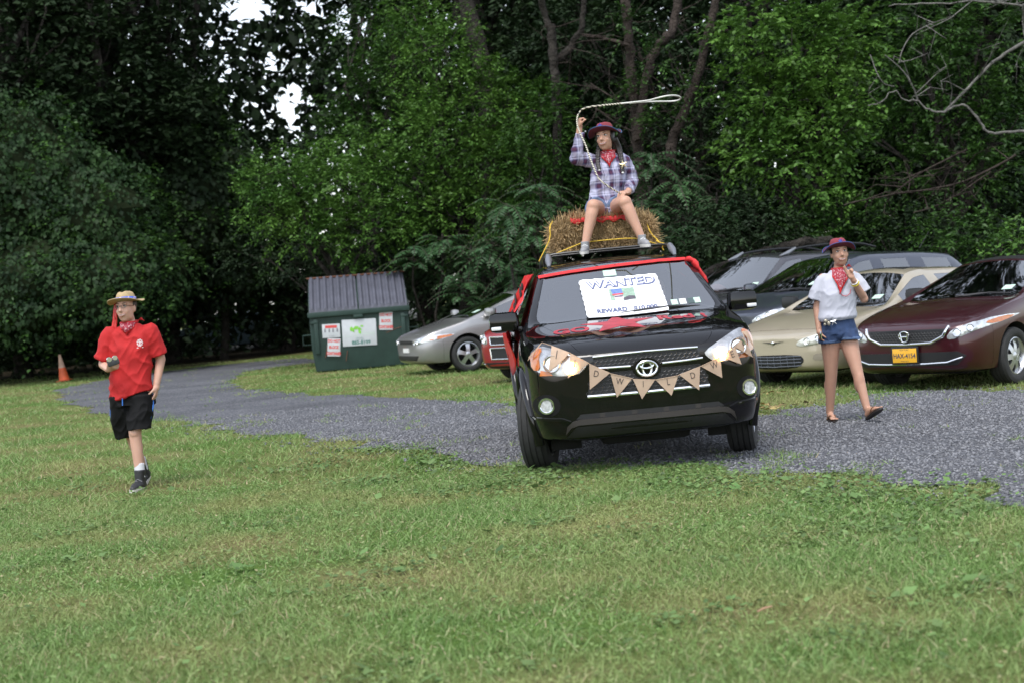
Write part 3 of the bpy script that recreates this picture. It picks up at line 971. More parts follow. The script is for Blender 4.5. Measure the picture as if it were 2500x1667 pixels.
def stations(p):
    """(u, w, zb, zs, w7, z7, w8, z8, w9, z9, zt) rows, nose to tail"""
    w, zb, L = p['w'], p['zb'], p['L']
    h0, h1, uc = p['h0'], p['h1'], p['uc']
    ur, ub, uq, ue, ug = p['ur'], p['ub'], p['uq'], p['ue'], p['ug']
    H, wr, b0, b1, dz = p['H'], p['wr'], p['b0'], p['b1'], p['dz']
    drop = p.get('drop', .05)
    rows = []
    for u, fw, fh, fb in ((0, p.get('n0', .58), 0, .3), (.05, .78, .12, .12), (.17, .915, .3, .02), (.42, .97, .52, 0), (.85, 1, .82, 0)):
        z = h0 + (h1 - h0) * fh
        ww = w * fw
        rows.append((u, ww, zb + fb * .3, z - drop - .05 * (1 - fh), ww - .05, z - drop * .6, ww * .87, z - drop * .35, ww * .72, z - drop * .2, z))
    bel = lambda u: b0 + (b1 - b0) * (u - uc) / (ug - uc)
    rows.append((uc, w, zb, b0 - .02, w - .03, b0, w - .075, b0 + .02, w * .85, h1 - .03, h1))
    def wsh(t):
        u = uc + (ur - uc) * t
        return u, h1 + (H - .05 - h1) * t
    u, z = wsh(.26)
    rows.append((u, w, zb, bel(u) - .02, w - .03, bel(u), w - .03 + (wr + .07 - w + .03) * .26 - .01, b0 + .02 + (H - .15 - b0) * .26, w * .85 + (wr - w * .85) * .26 - .005, h1 - .03 + (H - .1 - h1 + .03) * .26, z))
    rows.append((ur, w, zb, bel(ur) - .02, w - .035, bel(ur), wr + .085, H - .155, wr, H - .105, H - .05))
    rows.append((ur + .08, w, zb, bel(ur) - .02, w - .035, bel(ur), wr + .08, H - .135, wr - .005, H - .082, H - .032))
    for u in (ub - .05, ub + .05):
        rows.append((u, w, zb, bel(u) - .02, w - .04, bel(u), wr + .07, H - .115, wr - .01, H - .06, H - .005))
    for u in (uq - .06, uq + .06):
        rows.append((u, w, zb, bel(u) - .02, w - .045, bel(u), wr + .055, H - .135, wr - .02, H - .08, H - .02 - p.get('rdrop', .0)))
    rows.append((ue, w * .99, zb, bel(ue) - .02, w - .07, bel(ue), wr + .03, H - .185, wr - .04, H - .13, H - .07 - p.get('rdrop', .0)))
    t = p.get('tail', .12)
    rows.append((ue + .1, w * .985, zb, bel(ue) - .02, w - .085, bel(ue) + .005, wr + .02, H - .225, wr - .055, H - .17, H - .105 - p.get('rdrop', .0)))
    rows.append((ug, w * .97, zb, b1 - .03, w - .11, b1, w - .15, b1 + .02, w - .22, dz - .02, dz))
    if L - ug > .35:
        rows.append((ug + .1, w * .965, zb + .01, b1 - .035, w - .11, b1 - .005, w - .15, b1 + .012, w - .22, dz - .03, dz - .012))
    rows.append((L - .12, w * .93, zb + .03, b1 - .06, w * .93 - .08, b1 - .04, w * .93 - .13, b1 - .025, w * .7, dz - .06, dz - .045))
    rows.append((L - .03, w * .86, zb + .07, b1 - .14, w * .86 - .06, b1 - .12, w * .86 - .1, b1 - .1, w * .62, dz - .14, dz - .12))
    rows.append((L, w * .72, zb + .14, b1 - .25, w * .72 - .05, b1 - .24, w * .72 - .09, b1 - .23, w * .5, dz - .26, dz - .25))
    return rows

def region_of(p, u0, u1, j):
    """name of the panel a cage face belongs to"""
    um = (u0 + u1) / 2
    uc, ur, ub, uq, ue, ug = (p[k] for k in ('uc', 'ur', 'ub', 'uq', 'ue', 'ug'))
    if j >= 9:
        if um < .17: return 'front_bumper'
        if um < uc: return 'hood'
        if um < ur: return 'windshield'
        if um < ue + .1: return 'roof'
        if um < ug: return 'rear_window'
        return 'trunk_lid'
    if j == 7:
        a = uc + (ur - uc) * .26
        if a <= um < ub - .05: return 'front_window'
        if ub + .05 < um < uq - .06: return 'rear_door_window'
        if uq + .06 < um < ue and p.get('quarter', True): return 'quarter_window'
        return 'body'
    if 2 <= j <= 6:
        a = uc + (ur - uc) * .26
        if a <= um < ub: return 'front_door'
        if ub <= um < uq: return 'rear_door'
    if um < .42 and j <= 6: return 'front_bumper'
    return 'body'

class Shell:
    pass

def car_shell(p, level=2, rows=None):
    rows = rows or stations(p)
    b = BM()
    rings = []
    for (u, w, zb, zs, w7, z7, w8, z8, w9, z9, zt) in rows:
        half = [(0, zb), (.7 * w, zb), (w - .06, zb + .02), (w - .016, zb + .14), (w, .5 * (zb + zs) + .04), (w - .006, zs - .075), (w - .03, zs), (w7, z7), (w8, z8), (w9, z9),
                (w9 * .55, z9 + .74 * (zt - z9)), (0, zt)]
        r = [b.verts.new((x, u, z)) for x, z in half]
        l = [r[0]] + [b.verts.new((-x, u, z)) for x, z in half[1:-1]] + [r[-1]]
        rings.append((r, l))
    cr = b.edges.layers.float.new('crease_edge')
    names = ['body']
    def rid(n):
        if n not in names: names.append(n)
        return names.index(n)
    for i in range(len(rings) - 1):
        for s in (0, 1):
            A, Bq = rings[i][s], rings[i + 1][s]
            for j in range(11):
                q = (A[j], A[j + 1], Bq[j + 1], Bq[j]) if s == 0 else (A[j], Bq[j], Bq[j + 1], A[j + 1])
                f = b.faces.new(q)
                n = region_of(p, rows[i][0], rows[i + 1][0], j)
                if n in ('front_window', 'rear_door_window', 'quarter_window', 'front_door', 'rear_door'):
                    n += '_l' if s == 0 else '_r'
                f.material_index = rid(n)
    for i, fr in ((0, True), (len(rings) - 1, False)):
        r, l = rings[i]
        for j in range(11):
            q = [r[j], r[j + 1], l[j + 1], l[j]]
            q = [v for k, v in enumerate(q) if v not in q[:k]]
            f = b.faces.new(q if not fr else q[::-1])
            f.material_index = rid('front_bumper') if fr else 0
    for e in b.edges:
        pass
    def crease(va, vb, c):
        e = b.edges.get((va, vb))
        if e: e[cr] = c
    for i in range(len(rings) - 1):
        for s in (0, 1):
            u = rows[i][0]
            if u > .1:
                crease(rings[i][s][7], rings[i + 1][s][7], .5)
                crease(rings[i][s][2], rings[i + 1][s][2], .5)
            if p['uc'] <= u < p['ug']:
                crease(rings[i][s][9], rings[i + 1][s][9], .55)
                crease(rings[i][s][8], rings[i + 1][s][8], .4)
    for i, rw in enumerate(rows):
        if abs(rw[0] - p['uc']) < 1e-6 or abs(rw[0] - p['ur']) < 1e-6:
            for s in (0, 1):
                for j in (9, 10):
                    crease(rings[i][s][j], rings[i][s][j + 1], .7)
    bmesh.ops.recalc_face_normals(b, faces=b.faces)
    me = bpy.data.meshes.new('shell')
    b.to_mesh(me)
    b.free()
    for n in names:
        me.materials.append(None)
    o = bpy.data.objects.new('shell', me)
    COL.objects.link(o)
    sd = o.modifiers.new('s', 'SUBSURF')
    sd.levels = sd.render_levels = level
    Ra = p['R'] + p.get('gap', .055)
    cuts = []
    for u in (p['ua'], p['ua'] + p['wb']):
        for s in (-1, 1):
            cb = BM()
            M = Matrix.Translation((s * (p['w'] + .02), u, p['R'] + .015)) @ Matrix.Rotation(math.pi / 2, 4, 'Y')
            bmesh.ops.create_cone(cb, cap_ends=True, segments=40, radius1=Ra, radius2=Ra, depth=.62, matrix=M)
            cme = bpy.data.meshes.new('c')
            cb.to_mesh(cme); cb.free()
            co = bpy.data.objects.new('c', cme)
            COL.objects.link(co)
            md = o.modifiers.new('b', 'BOOLEAN')
            md.operation = 'DIFFERENCE'; md.object = co; md.solver = 'EXACT'
            cuts.append(co)
    dg = bpy.context.evaluated_depsgraph_get()
    me2 = bpy.data.meshes.new_from_object(o.evaluated_get(dg))
    for c in cuts:
        bpy.data.objects.remove(c)
    bpy.data.objects.remove(o)
    b = BM()
    b.from_mesh(me2)
    bpy.data.meshes.remove(me2)
    nl = len(names)
    for f in b.faces:
        c = f.calc_center_median()
        for u in (p['ua'], p['ua'] + p['wb']):
            if math.hypot(c.y - u, c.z - p['R'] - .015) < Ra + .002 and p['w'] - .3 < abs(c.x) < p['w'] - .002 and f.normal.length > 0:
                d = math.hypot(c.y - u, c.z - p['R'] - .015)
                side = abs(abs(c.x) - (p['w'] - .29)) < .004
                if side or d > Ra - .03:
                    if side or abs(f.normal.x) < .25:
                        f.material_index = nl
    b.normal_update()
    S = Shell()
    S.bm, S.names, S.p = b, names + ['wheel_arch'], p
    S.bvh = BVHTree.FromBMesh(b)
    return S

def split_shell(S, root, mats):
    """one mesh per panel; panel edges drawn in 2 mm so real gaps show"""
    glassy = ('windshield', 'rear_window', 'front_window', 'rear_door_window', 'quarter_window')
    todo = []
    for i, n in enumerate(S.names):
        if n == 'wheel_arch':
            um = S.p['ua'] + S.p['wb'] / 2
            todo += [(i, n, (lambda c, a=a, d=d: (c.x > 0) == a and (c.y > um) == d)) for a in (True, False) for d in (True, False)]
        else:
            todo.append((i, n, None))
    for i, n, flt in todo:
        b = S.bm.copy()
        bmesh.ops.delete(b, geom=[f for f in b.faces if f.material_index != i or (flt and not flt(f.calc_center_median()))], context='FACES')
        if not b.faces:
            b.free(); continue
        base = n[:-2] if n.endswith(('_l', '_r')) else n
        if base != 'body' and base != 'wheel_arch':
            mv = {}
            for v in b.verts:
                if any(e.is_boundary for e in v.link_edges):
                    inn = [e.other_vert(v).co for e in v.link_edges if not e.is_boundary]
                    if inn:
                        d = sum((q for q in inn), Vector()) / len(inn) - v.co
                        if d.length > 1e-6:
                            mv[v] = d.normalized() * min(.003, d.length * .3)
            for v, d in mv.items():
                v.co += d
        for f in b.faces:
            f.material_index = 0
            f.smooth = True
        me = bpy.data.meshes.new(base)
        b.to_mesh(me); b.free()
        m = mats.get(base, mats['body'])
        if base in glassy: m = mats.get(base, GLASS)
        if base == 'wheel_arch': m = LINER
        me.materials.append(m)
        me.set_sharp_from_angle(angle=R(35))
        o = bpy.data.objects.new(base, me)
        COL.objects.link(o)
        o.parent = root

def cast(S, view, a, b):
    o, d = {'F': (Vector((a, -5, b)), Vector((0, 1, 0))), 'L': (Vector((5, a, b)), Vector((-1, 0, 0))), 'R': (Vector((-5, a, b)), Vector((1, 0, 0))),
            'T': (Vector((a, b, 6)), Vector((0, 0, -1))), 'B': (Vector((a, 12, b)), Vector((0, -1, 0)))}[view]
    h = S.bvh.ray_cast(o, d)
    if h[0] is None:
        g = o + d * 5
        h = S.bvh.find_nearest(g)
    n = h[1]
    if n.dot(d) > 0: n = -n
    return h[0], n

def densify(ol, res):
    out = []
    for i, p in enumerate(ol):
        q = ol[(i + 1) % len(ol)]
        k = max(1, int(math.hypot(q[0] - p[0], q[1] - p[1]) / res))
        for j in range(k):
            out.append((p[0] + (q[0] - p[0]) * j / k, p[1] + (q[1] - p[1]) * j / k))
    return out

def patch(S, name, ol, view, m, parent, off=.004, res=.05, sm=0, flip=False, dome=0., thick=None):
    """solid panel laid on the shell: a 2-D outline seen from one side, dropped onto the surface"""
    if flip: ol = [(-x, y) for x, y in ol][::-1]
    if sm: ol = [(q.x, q.y) for q in smooth_line([(x, y, 0) for x, y in ol], sm, True)]
    ol = densify(ol, res)
    v, f = tri_fill(ol, res)
    n = len(ol)
    b = BM()
    cx, cy = sum(q[0] for q in ol) / n, sum(q[1] for q in ol) / n
    mr = max(math.hypot(q[0] - cx, q[1] - cy) for q in ol)
    top, low = [], []
    for i, q in enumerate(v):
        h, nn = cast(S, view, q.x, q.y)
        dd = off + (dome * (1 - min(1, math.hypot(q.x - cx, q.y - cy) / mr) ** 2) if i >= n else 0)
        top.append(b.verts.new(h + nn * dd))
        low.append(b.verts.new(h + nn * (-.004 if thick is None else off - thick)) if i < n else None)
    for t in f:
        try: b.faces.new([top[i] for i in t])
        except ValueError: pass
    for i in range(n):
        j = (i + 1) % n
        try: b.faces.new((top[i], top[j], low[j], low[i]))
        except ValueError: pass
    return link(name, b, m, parent, True)

def strip(S, name, line, view, wd, m, parent, off=.006, flip=False):
    """moulding along a 2-D line"""
    ln = [Vector((-x if flip else x, y, 0)) for x, y in line]
    pts = []
    for p, q in zip(ln, ln[1:]):
        k = max(1, int((q - p).length / .04))
        pts += [p.lerp(q, i / k) for i in range(k)]
    pts.append(ln[-1])
    P3 = []
    for q in pts:
        h, nn = cast(S, view, q.x, q.y)
        P3.append(h + nn * off)
    b = BM()
    b_tube(b, P3, wd / 2, 8, sq=1.0)
    return link(name, b, m, parent, True)

def wheel(root, pos, Rr, wd, side, style, steer=0.0, rim_mat=None):
    e = bpy.data.objects.new('wheel', None)
    COL.objects.link(e)
    e.parent = root
    e.location = pos
    e.rotation_euler = (0, 0, steer)
    rm = rim_mat or ALLOY
    b = BM()
    h = wd / 2
    ri = Rr * (.7 if style != 'steel' else .66)
    prof = [(ri, -h * .85), (ri + .015, -h * .98), (Rr * .86, -h * 1.03), (Rr * .955, -h * .93), (Rr * .99, -h * .7)]
    g = .008
    for a in (-.62, -.2, .2, .62):                      # four grooves round the tread
        prof += [(Rr, h * (a - .05)), (Rr - g, h * (a - .04)), (Rr - g, h * (a + .04)), (Rr, h * (a + .05))]
    prof += [(Rr * .99, h * .7), (Rr * .955, h * .93), (Rr * .86, h * 1.03), (ri + .015, h * .98), (ri, h * .85)]
    b_lathe(b, prof, 48, 'X', caps=False)
    link('tyre', b, RUBBER, e, True)
    b = BM()
    s = side
    b_lathe(b, [(ri - .02, -h * .8), (ri + .006, -h * .82), (ri + .006, h * .8), (ri - .012, h * .86), (ri - .03, h * .6), (ri - .035, -h * .8), (ri - .02, -h * .8)], 40, 'X', caps=False)
    n, wdt = {'five': (5, .085), 'ten': (9, .034), 'six': (6, .06), 'seven': (7, .06), 'steel': (7, .08)}[style]
    fx = s * h * .72
    for k in range(n):
        a = 2 * math.pi * k / n + .3
        d = Vector((0, math.cos(a), math.sin(a)))
        t = Vector((0, -math.sin(a), math.cos(a)))
        for tw in ((0,) if style != 'five' else (0,)):
            q = []
            for rr, ww, xx in ((.05, wdt * .9, fx), (ri * .55, wdt * .8, fx - s * .004), (ri - .015, wdt * 1.15, fx - s * .03)):
                c = d * rr
                if style == 'steel': c = d * rr + t * (.04 * (rr / ri))
                q.append([Vector((xx, 0, 0)) + c - t * ww / 2, Vector((xx, 0, 0)) + c + t * ww / 2, Vector((xx - s * .035, 0, 0)) + c + t * ww / 2.4, Vector((xx - s * .035, 0, 0)) + c - t * ww / 2.4])
            vs = [[b.verts.new(p) for p in r] for r in q]
            for r0, r1 in zip(vs, vs[1:]):
                for m_ in range(4):
                    b.faces.new((r0[m_], r0[(m_ + 1) % 4], r1[(m_ + 1) % 4], r1[m_]))
            b.faces.new(vs[0]); b.faces.new(vs[-1])
    b_lathe(b, [(0.0, fx + s * .008), (.03, fx + s * .006), (.058, fx - s * .005), (.062, fx - s * .03)], 20, 'X')
    link('rim', b, rm, e, True)
    b = BM()
    b_lathe(b, [(0., fx - s * .07), (ri - .03, fx - s * .07)], 32, 'X')
    link('brake_disc', b, LINER, e)
    return e

def cabin(root, p, seat_m, wheel_side=1, rest=True):
    w, uc, ub, h1 = p['w'], p['uc'], p['ub'], p['h1']
    bz = p['zb'] + .12
    b = BM(); b_box(b, (0, (uc + p['ue']) / 2, bz), (1.5 * w, p['ue'] - uc + .1, .03))
    link('cabin_floor', b, LINER, root)
    b = BM(); b_box(b, (0, uc + .24, h1 - .17), (1.62 * w, .42, .2), bev=.05)
    link('dashboard', b, DASH, root, True)
    sh = p.get('seat', bz + .22)
    for sx in (-1, 1):
        b = BM()
        x = sx * w * .42
        y = ub - .1
        b_box(b, (x, y - .25, sh), (.5, .52, .16), bev=.05)
        b_box(b, (x, y + .08, sh + .34), (.48, .15, .62), Matrix.Rotation(R(-14), 3, 'X'), bev=.06)
        b_box(b, (x, y + .17, sh + .72), (.27, .1, .17), Matrix.Rotation(R(-8), 3, 'X'), bev=.04)
        b_tube(b, [(x - .06, y + .15, sh + .58), (x - .06, y + .17, sh + .7)], .008, 6)
        b_tube(b, [(x + .06, y + .15, sh + .58), (x + .06, y + .17, sh + .7)], .008, 6)
        link('seat', b, seat_m, root, True)
    b = BM()
    y = ub + .82
    b_box(b, (0, y - .2, sh), (1.36 * w, .5, .16), bev=.05)
    b_box(b, (0, y + .1, sh + .32), (1.34 * w, .15, .58), Matrix.Rotation(R(-14), 3, 'X'), bev=.06)
    for sx in (-1, 1):
        b_box(b, (sx * w * .42, y + .19, sh + .66), (.25, .09, .14), bev=.03)
    link('rear_seat', b, seat_m, root, True)
    b = BM()
    c = Vector((wheel_side * w * .42, uc + .5, h1 - .06))
    tilt = Matrix.Rotation(R(62), 3, 'X')
    pts = [c + tilt @ Vector((.185 * math.cos(a), .185 * math.sin(a), 0)) for a in [2 * math.pi * k / 24 for k in range(25)]]
    b_tube(b, pts, .015, 7)
    b_tube(b, [c + tilt @ Vector((-.18, 0, 0)), c + tilt @ Vector((.18, 0, 0))], .014, 6)
    b_tube(b, [c, c + Vector((0, -.3, -.1))], .03, 6)
    link('steering_wheel', b, DASH, root, True)
    b = BM()
    b_box(b, (0, p['ur'] - .1, p['H'] - .19), (.24, .03, .065), bev=.012)
    b_tube(b, [(0, p['ur'] - .09, p['H'] - .17), (0, p['ur'] - .07, p['H'] - .08)], .008, 6)
    link('rear_view_mirror', b, DASH, root, True)

def side_mirror(root, p, m, side, lamp=None, size=1.0, z=None, u=None):
    x = side * (p['w'] + .075)
    u = u or (p['uc'] + .36)
    z = z or (p['b0'] + .1)
    b = BM()
    for v in b_box(b, (x, u, z), (.25 * size, .13, .17 * size), Matrix.Rotation(side * R(10), 3, 'Z'), bev=.055):
        pass
    b_box(b, (side * (p['w'] - .02), u + .03, z - .06), (.14, .06, .035), bev=.012)
    o = link('mirror', b, m, root, True)
    b = BM()
    b_box(b, (x + side * .005, u + .067, z), (.2 * size, .008, .125 * size), Matrix.Rotation(side * R(10), 3, 'Z'))
    g = link('mirror_glass', b, CHROME, o)
    if lamp:
        b = BM()
        b_box(b, (x + side * .07, u - .062, z - .045), (.085, .02, .03), Matrix.Rotation(side * R(16), 3, 'Z'), bev=.008)
        link('turn_signal', b, lamp, o, True)
    return o

def text_2d(s, size=1.0, bold=0.0, space=1.0, ax='CENTER'):
    c = bpy.data.curves.new('t', 'FONT')
    c.body, c.size, c.offset, c.space_character = s, size, bold, space
    c.align_x, c.align_y = ax, 'CENTER'
    c.resolution_u = 3
    o = bpy.data.objects.new('t', c)
    COL.objects.link(o)
    dg = bpy.context.evaluated_depsgraph_get()
    me = bpy.data.meshes.new_from_object(o.evaluated_get(dg))
    bpy.data.objects.remove(o)
    bpy.data.curves.remove(c)
    return me

def flat_text(name, s, size, M, m, parent, bold=0., space=1.0, sx=1.0):
    me = text_2d(s, size, bold, space)
    me.transform(M @ Matrix.Diagonal((sx, 1, 1, 1)))
    me.materials.clear()
    return link(name, me, m, parent)

def headlamps(S, root, ol, amber=None, sm=1, bulbs=(), lens=None, off=.006):
    for fl in (False, True):
        h = patch(S, 'headlight', ol, 'F', lens or LAMP_GLASS, root, off, .05, sm, flip=fl, dome=.01)
        if amber:
            patch(S, 'turn_signal', amber, 'F', AMBER, h, off + .006, .05, 1, flip=fl)
        for x, z, r in bulbs:
            x = -x if fl else x
            q, n = cast(S, 'F', x, z)
            b = BM()
            M = Matrix.Translation(q + n * .008) @ n.to_track_quat('Z', 'Y').to_matrix().to_4x4()
            b_lathe(b, [(r * .2, -.004), (r * .55, -.002), (r * .85, .008), (r, .014), (r * 1.08, .006)], 20, 'Z', M)
            link('reflector', b, LAMP_BOWL, h, True)

def car(name, label, p, body, loc, rz, style, seat_m=SEAT_DARK, level=2, rows=None, mats=None, group=None, steer=0., rim_mat=None, glass=None, cat='car', mirrors=True):
    root = empty(name, label, cat, loc, rz, group)
    S = car_shell(p, level, rows)
    mm = {'body': body}
    mm.update(mats or {})
    split_shell(S, root, mm)
    cabin(root, p, seat_m)
    for u, st in ((p['ua'], steer), (p['ua'] + p['wb'], 0)):
        for s in (-1, 1):
            wheel(root, (s * (p['w'] - .115), u, p['R']), p['R'], .215, s, style, st, rim_mat)
    b = BM(); b_box(b, (0, p['L'] / 2, p['zb'] + .01), (1.3 * p['w'], p['L'] * .86, .05))
    link('underbody', b, LINER, root)
    if mirrors:
        for s in ((-1, 1) if mirrors is True else mirrors):
            side_mirror(root, p, (mats or {}).get('mirror', body), s)
    # door handles and a belt moulding
    for fl, vw in ((1, 'L'), (-1, 'R')):
        for u in (p['ub'] - .13, p['uq'] - .15):
            q, n = cast(S, vw, u, p['b0'] - .1)
            b = BM(); b_tube(b, [q + n * .012 + Vector((0, -.09, 0)), q + n * .028 + Vector((0, -.05, 0)), q + n * .028 + Vector((0, .05, 0)), q + n * .012 + Vector((0, .09, 0))], .012, 7)
            link('door_handle', b, (mats or {}).get('handle', body), root, True)
    for s in (-1, 1):
        b = BM()
        y0 = p['uc'] + .12
        b_tube(b, [(s * .05 - .0, y0 - .14, p['h1'] + .012), (s * .05 + .3, y0 - .07, p['h1'] + .035 - .0), (s * .05 + .56, y0 - .05, p['h1'] + .015)], [.012, .009, .006], 6)
        link('wiper', b, TRIM, root, True)
    return root, S
# ---------------------------------------------------------------- the decorated black SUV
SUV_P = dict(L=4.6, w=.928, zb=.27, h0=.915, h1=1.165, uc=1.15, ur=1.95, ub=2.35, uq=3.3, ue=4.02, ug=4.48, H=1.665, wr=.6, b0=1.10, b1=1.18, dz=1.2,
             R=.36, ua=.88, wb=2.66, gap=.06, seat=.68, drop=.06, n0=.6)
_ = SUV_P
SUV_ROWS = [
    (0.00, .56, .36, .80, .52, .85, .47, .88, .40, .895, .915),
    (0.05, .74, .29, .87, .69, .91, .61, .93, .52, .94, .955),
    (0.17, .845, .27, .95, .79, .985, .70, 1.0, .56, 1.005, 1.015),
    (0.42, .9, .27, 1.0, .835, 1.035, .75, 1.055, .62, 1.065, 1.07),
    (0.85, .928, .27, 1.045, .865, 1.075, .79, 1.095, .70, 1.11, 1.13),
    (1.15, .928, .27, 1.08, .875, 1.10, .83, 1.125, .775, 1.135, 1.165),
    (1.36, .928, .27, 1.09, .875, 1.11, .80, 1.225, .735, 1.245, 1.285),
    (1.95, .928, .27, 1.10, .87, 1.12, .69, 1.53, .61, 1.575, 1.615),
    (2.03, .928, .27, 1.10, .87, 1.12, .685, 1.55, .605, 1.6, 1.64),
    (2.30, .928, .27, 1.11, .865, 1.13, .675, 1.575, .595, 1.63, 1.665),
    (2.40, .928, .27, 1.11, .865, 1.13, .672, 1.58, .592, 1.632, 1.668),
    (3.24, .928, .27, 1.13, .86, 1.15, .66, 1.57, .585, 1.625, 1.668),
    (3.36, .928, .27, 1.13, .86, 1.15, .658, 1.565, .583, 1.622, 1.664),
    (4.02, .91, .28, 1.15, .83, 1.17, .64, 1.52, .565, 1.585, 1.63),
    (4.12, .885, .28, 1.15, .82, 1.175, .635, 1.50, .555, 1.57, 1.615),
    (4.48, .86, .30, 1.13, .78, 1.15, .7, 1.17, .62, 1.18, 1.2),
    (4.56, .82, .36, 1.05, .75, 1.07, .68, 1.09, .6, 1.1, 1.12),
    (4.60, .7, .42, .9, .64, .92, .6, .94, .52, .95, .97)]
SUV_BLACK = paint('suv_black_paint', (.0045, .0042, .0048), metal=0., rough=.5, spec=0.)
SUV_RZ = R(1.3)
SUV_LOC = (1.0, 12.25, 0.0)
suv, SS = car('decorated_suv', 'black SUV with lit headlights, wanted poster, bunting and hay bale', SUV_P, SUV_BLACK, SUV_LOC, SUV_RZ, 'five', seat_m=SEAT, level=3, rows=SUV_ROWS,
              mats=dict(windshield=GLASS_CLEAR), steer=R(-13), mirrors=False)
for s in (-1, 1):
    side_mirror(suv, SUV_P, SUV_BLACK, s, mat('mirror_lamp_silver', (.7, .71, .72), rough=.25, coat=1), 1.0, 1.185, 1.5)

suv.rotation_euler = (0, R(-.8), SUV_RZ)
# grille, bars and emblem
GR = mat('grille_black', (.008, .008, .009), rough=.5)
ZE = .78
patch(SS, 'grille', [(-.42, ZE + .035), (.42, ZE + .035), (.385, ZE + .118), (-.385, ZE + .118)], 'F', GR, suv, .003, .05)
lower = patch(SS, 'grille', [(-.455, ZE - .165), (.455, ZE - .165), (.44, ZE - .06), (.40, ZE - .005), (-.40, ZE - .005), (-.44, ZE - .06)], 'F', GR, suv, .003, .05)
HEX = mat('grille_mesh_plastic', (.03, .03, .033), rough=.35)
def honeycomb(S, ol, r, parent, m=HEX, off=.006, view='F', sq=.8):
    ox, oy = np.array([p[0] for p in ol]), np.array([p[1] for p in ol])
    b = BM()
    row = 0
    z = oy.min()
    while z < oy.max():
        x = ox.min() + (row % 2) * r * .88
        while x < ox.max():
            if in_poly(np.array([x]), np.array([z]), ox, oy)[0]:
                o_, i_ = [], []
                for k in range(6):
                    a = math.pi / 6 + k * math.pi / 3
                    for lst, rr, of in ((o_, r, off), (i_, r * .7, off - .004)):
                        h, nn = cast(S, view, x + rr * math.cos(a), z + rr * sq * math.sin(a))
                        lst.append(b.verts.new(h + nn * of))
                for k in range(6):
                    b.faces.new((o_[k], o_[(k + 1) % 6], i_[(k + 1) % 6], i_[k]))
            x += r * 1.76
        z += r * 1.5 * sq
        row += 1
    return link('grille_mesh', b, m, parent)
honeycomb(SS, [(-.415, ZE + .042), (.415, ZE + .042), (.385, ZE + .112), (-.385, ZE + .112)], .021, suv)
honeycomb(SS, [(-.45, ZE - .15), (.45, ZE - .15), (.43, ZE - .06), (.39, ZE - .01), (-.39, ZE - .01), (-.43, ZE - .06)], .021, lower)
strip(SS, 'chrome_bar', [(-.395, ZE + .118), (0, ZE + .127), (.395, ZE + .118)], 'F', .016, CHROME, suv)
for s in (-1, 1):
    strip(SS, 'chrome_bar', [(s * .12, ZE + .026), (s * .3, ZE + .03), (s * .425, ZE + .037)], 'F', .021, CHROME, suv, .006)
strip(SS, 'chrome_bar', [(-.46, ZE - .172), (0, ZE - .176), (.46, ZE - .172)], 'F', .03, CHROME, suv, .006)
oval = patch(SS, 'emblem_panel', [(.105 * math.cos(a), ZE + .078 * math.sin(a)) for a in [k * math.pi / 12 for k in range(24)]], 'F', SUV_BLACK, suv, .012, .03)
q, n_ = cast(SS, 'F', 0, ZE)
b = BM()
for rx, rz, dz, w_ in ((.074, .053, 0, .0105), (.033, .05, .0, .0085), (.05, .0215, .024, .0085)):
    b_tube(b, [q + Vector((rx * math.cos(a), -.026, dz + rz * math.sin(a))) for a in [k * math.pi / 14 for k in range(29)]], w_, 7, caps=False)
link('emblem', b, CHROME, suv, True)

# head and fog lamps
LAMP_BACK = mat('headlamp_housing', (.45, .46, .48), rough=.25, metal=.7, coat=1, var=.4, vs=14)
BULB = mat('lit_bulb', (1, .8, .5), emit=(1, .66, .3), es=60)
HALO = mat('lit_reflector', (.9, .75, .5), rough=.3, metal=.3, emit=(1, .5, .16), es=3.2, coat=1)
HL = [(-.835, ZE + .05), (-.845, ZE + .17), (-.79, ZE + .215), (-.74, ZE + .222), (-.60, ZE + .165), (-.44, ZE + .085), (-.455, ZE + .045), (-.52, ZE - .004), (-.70, ZE + .002)]
HA = [(-.84, ZE + .055), (-.845, ZE + .165), (-.79, ZE + .208), (-.755, ZE + .205), (-.79, ZE + .15), (-.785, ZE + .05)]
HA2 = [(-.79, ZE + .01), (-.78, ZE + .05), (-.72, ZE + .035), (-.70, ZE + .008)]
for fl in (False, True):
    sg = -1 if not fl else 1
    h = patch(SS, 'headlight', HL, 'F', LAMP_BACK, suv, .006, .04, 1, flip=fl)
    patch(SS, 'turn_signal', HA, 'F', AMBER, h, .012, .04, 1, flip=fl)
    patch(SS, 'turn_signal', HA2, 'F', AMBER, h, .012, .04, 0, flip=fl)
    for x, z, r, lit in ((.70, ZE + .095, .062, False), (.565, ZE + .055, .05, True)):
        q, n_ = cast(SS, 'F', sg * x, z)
        n_ = (n_ + Vector((0, -1, 0)) * 1.2).normalized()
        M = Matrix.Translation(q + n_ * .012) @ n_.to_track_quat('Z', 'Y').to_matrix().to_4x4()
        b = BM(); b_lathe(b, [(r * .15, -.006), (r * .6, -.002), (r * .9, .01), (r, .018), (r * 1.1, .004)], 24, 'Z', M)
        link('reflector', b, HALO if lit else LAMP_BOWL, h, True)
        if lit:
            b = BM(); b_ell(b, q + n_ * .022, (.03, .02, .026), u=12, v=8)
            link('bulb', b, BULB, h, True)
FOGR = mat('recess_shade_black', (.006, .006, .006), rough=.7, spec=.2)
FOGL = mat('fog_lens', (.5, .51, .52), rough=.3, metal=.2, coat=1, var=.3, vs=60)
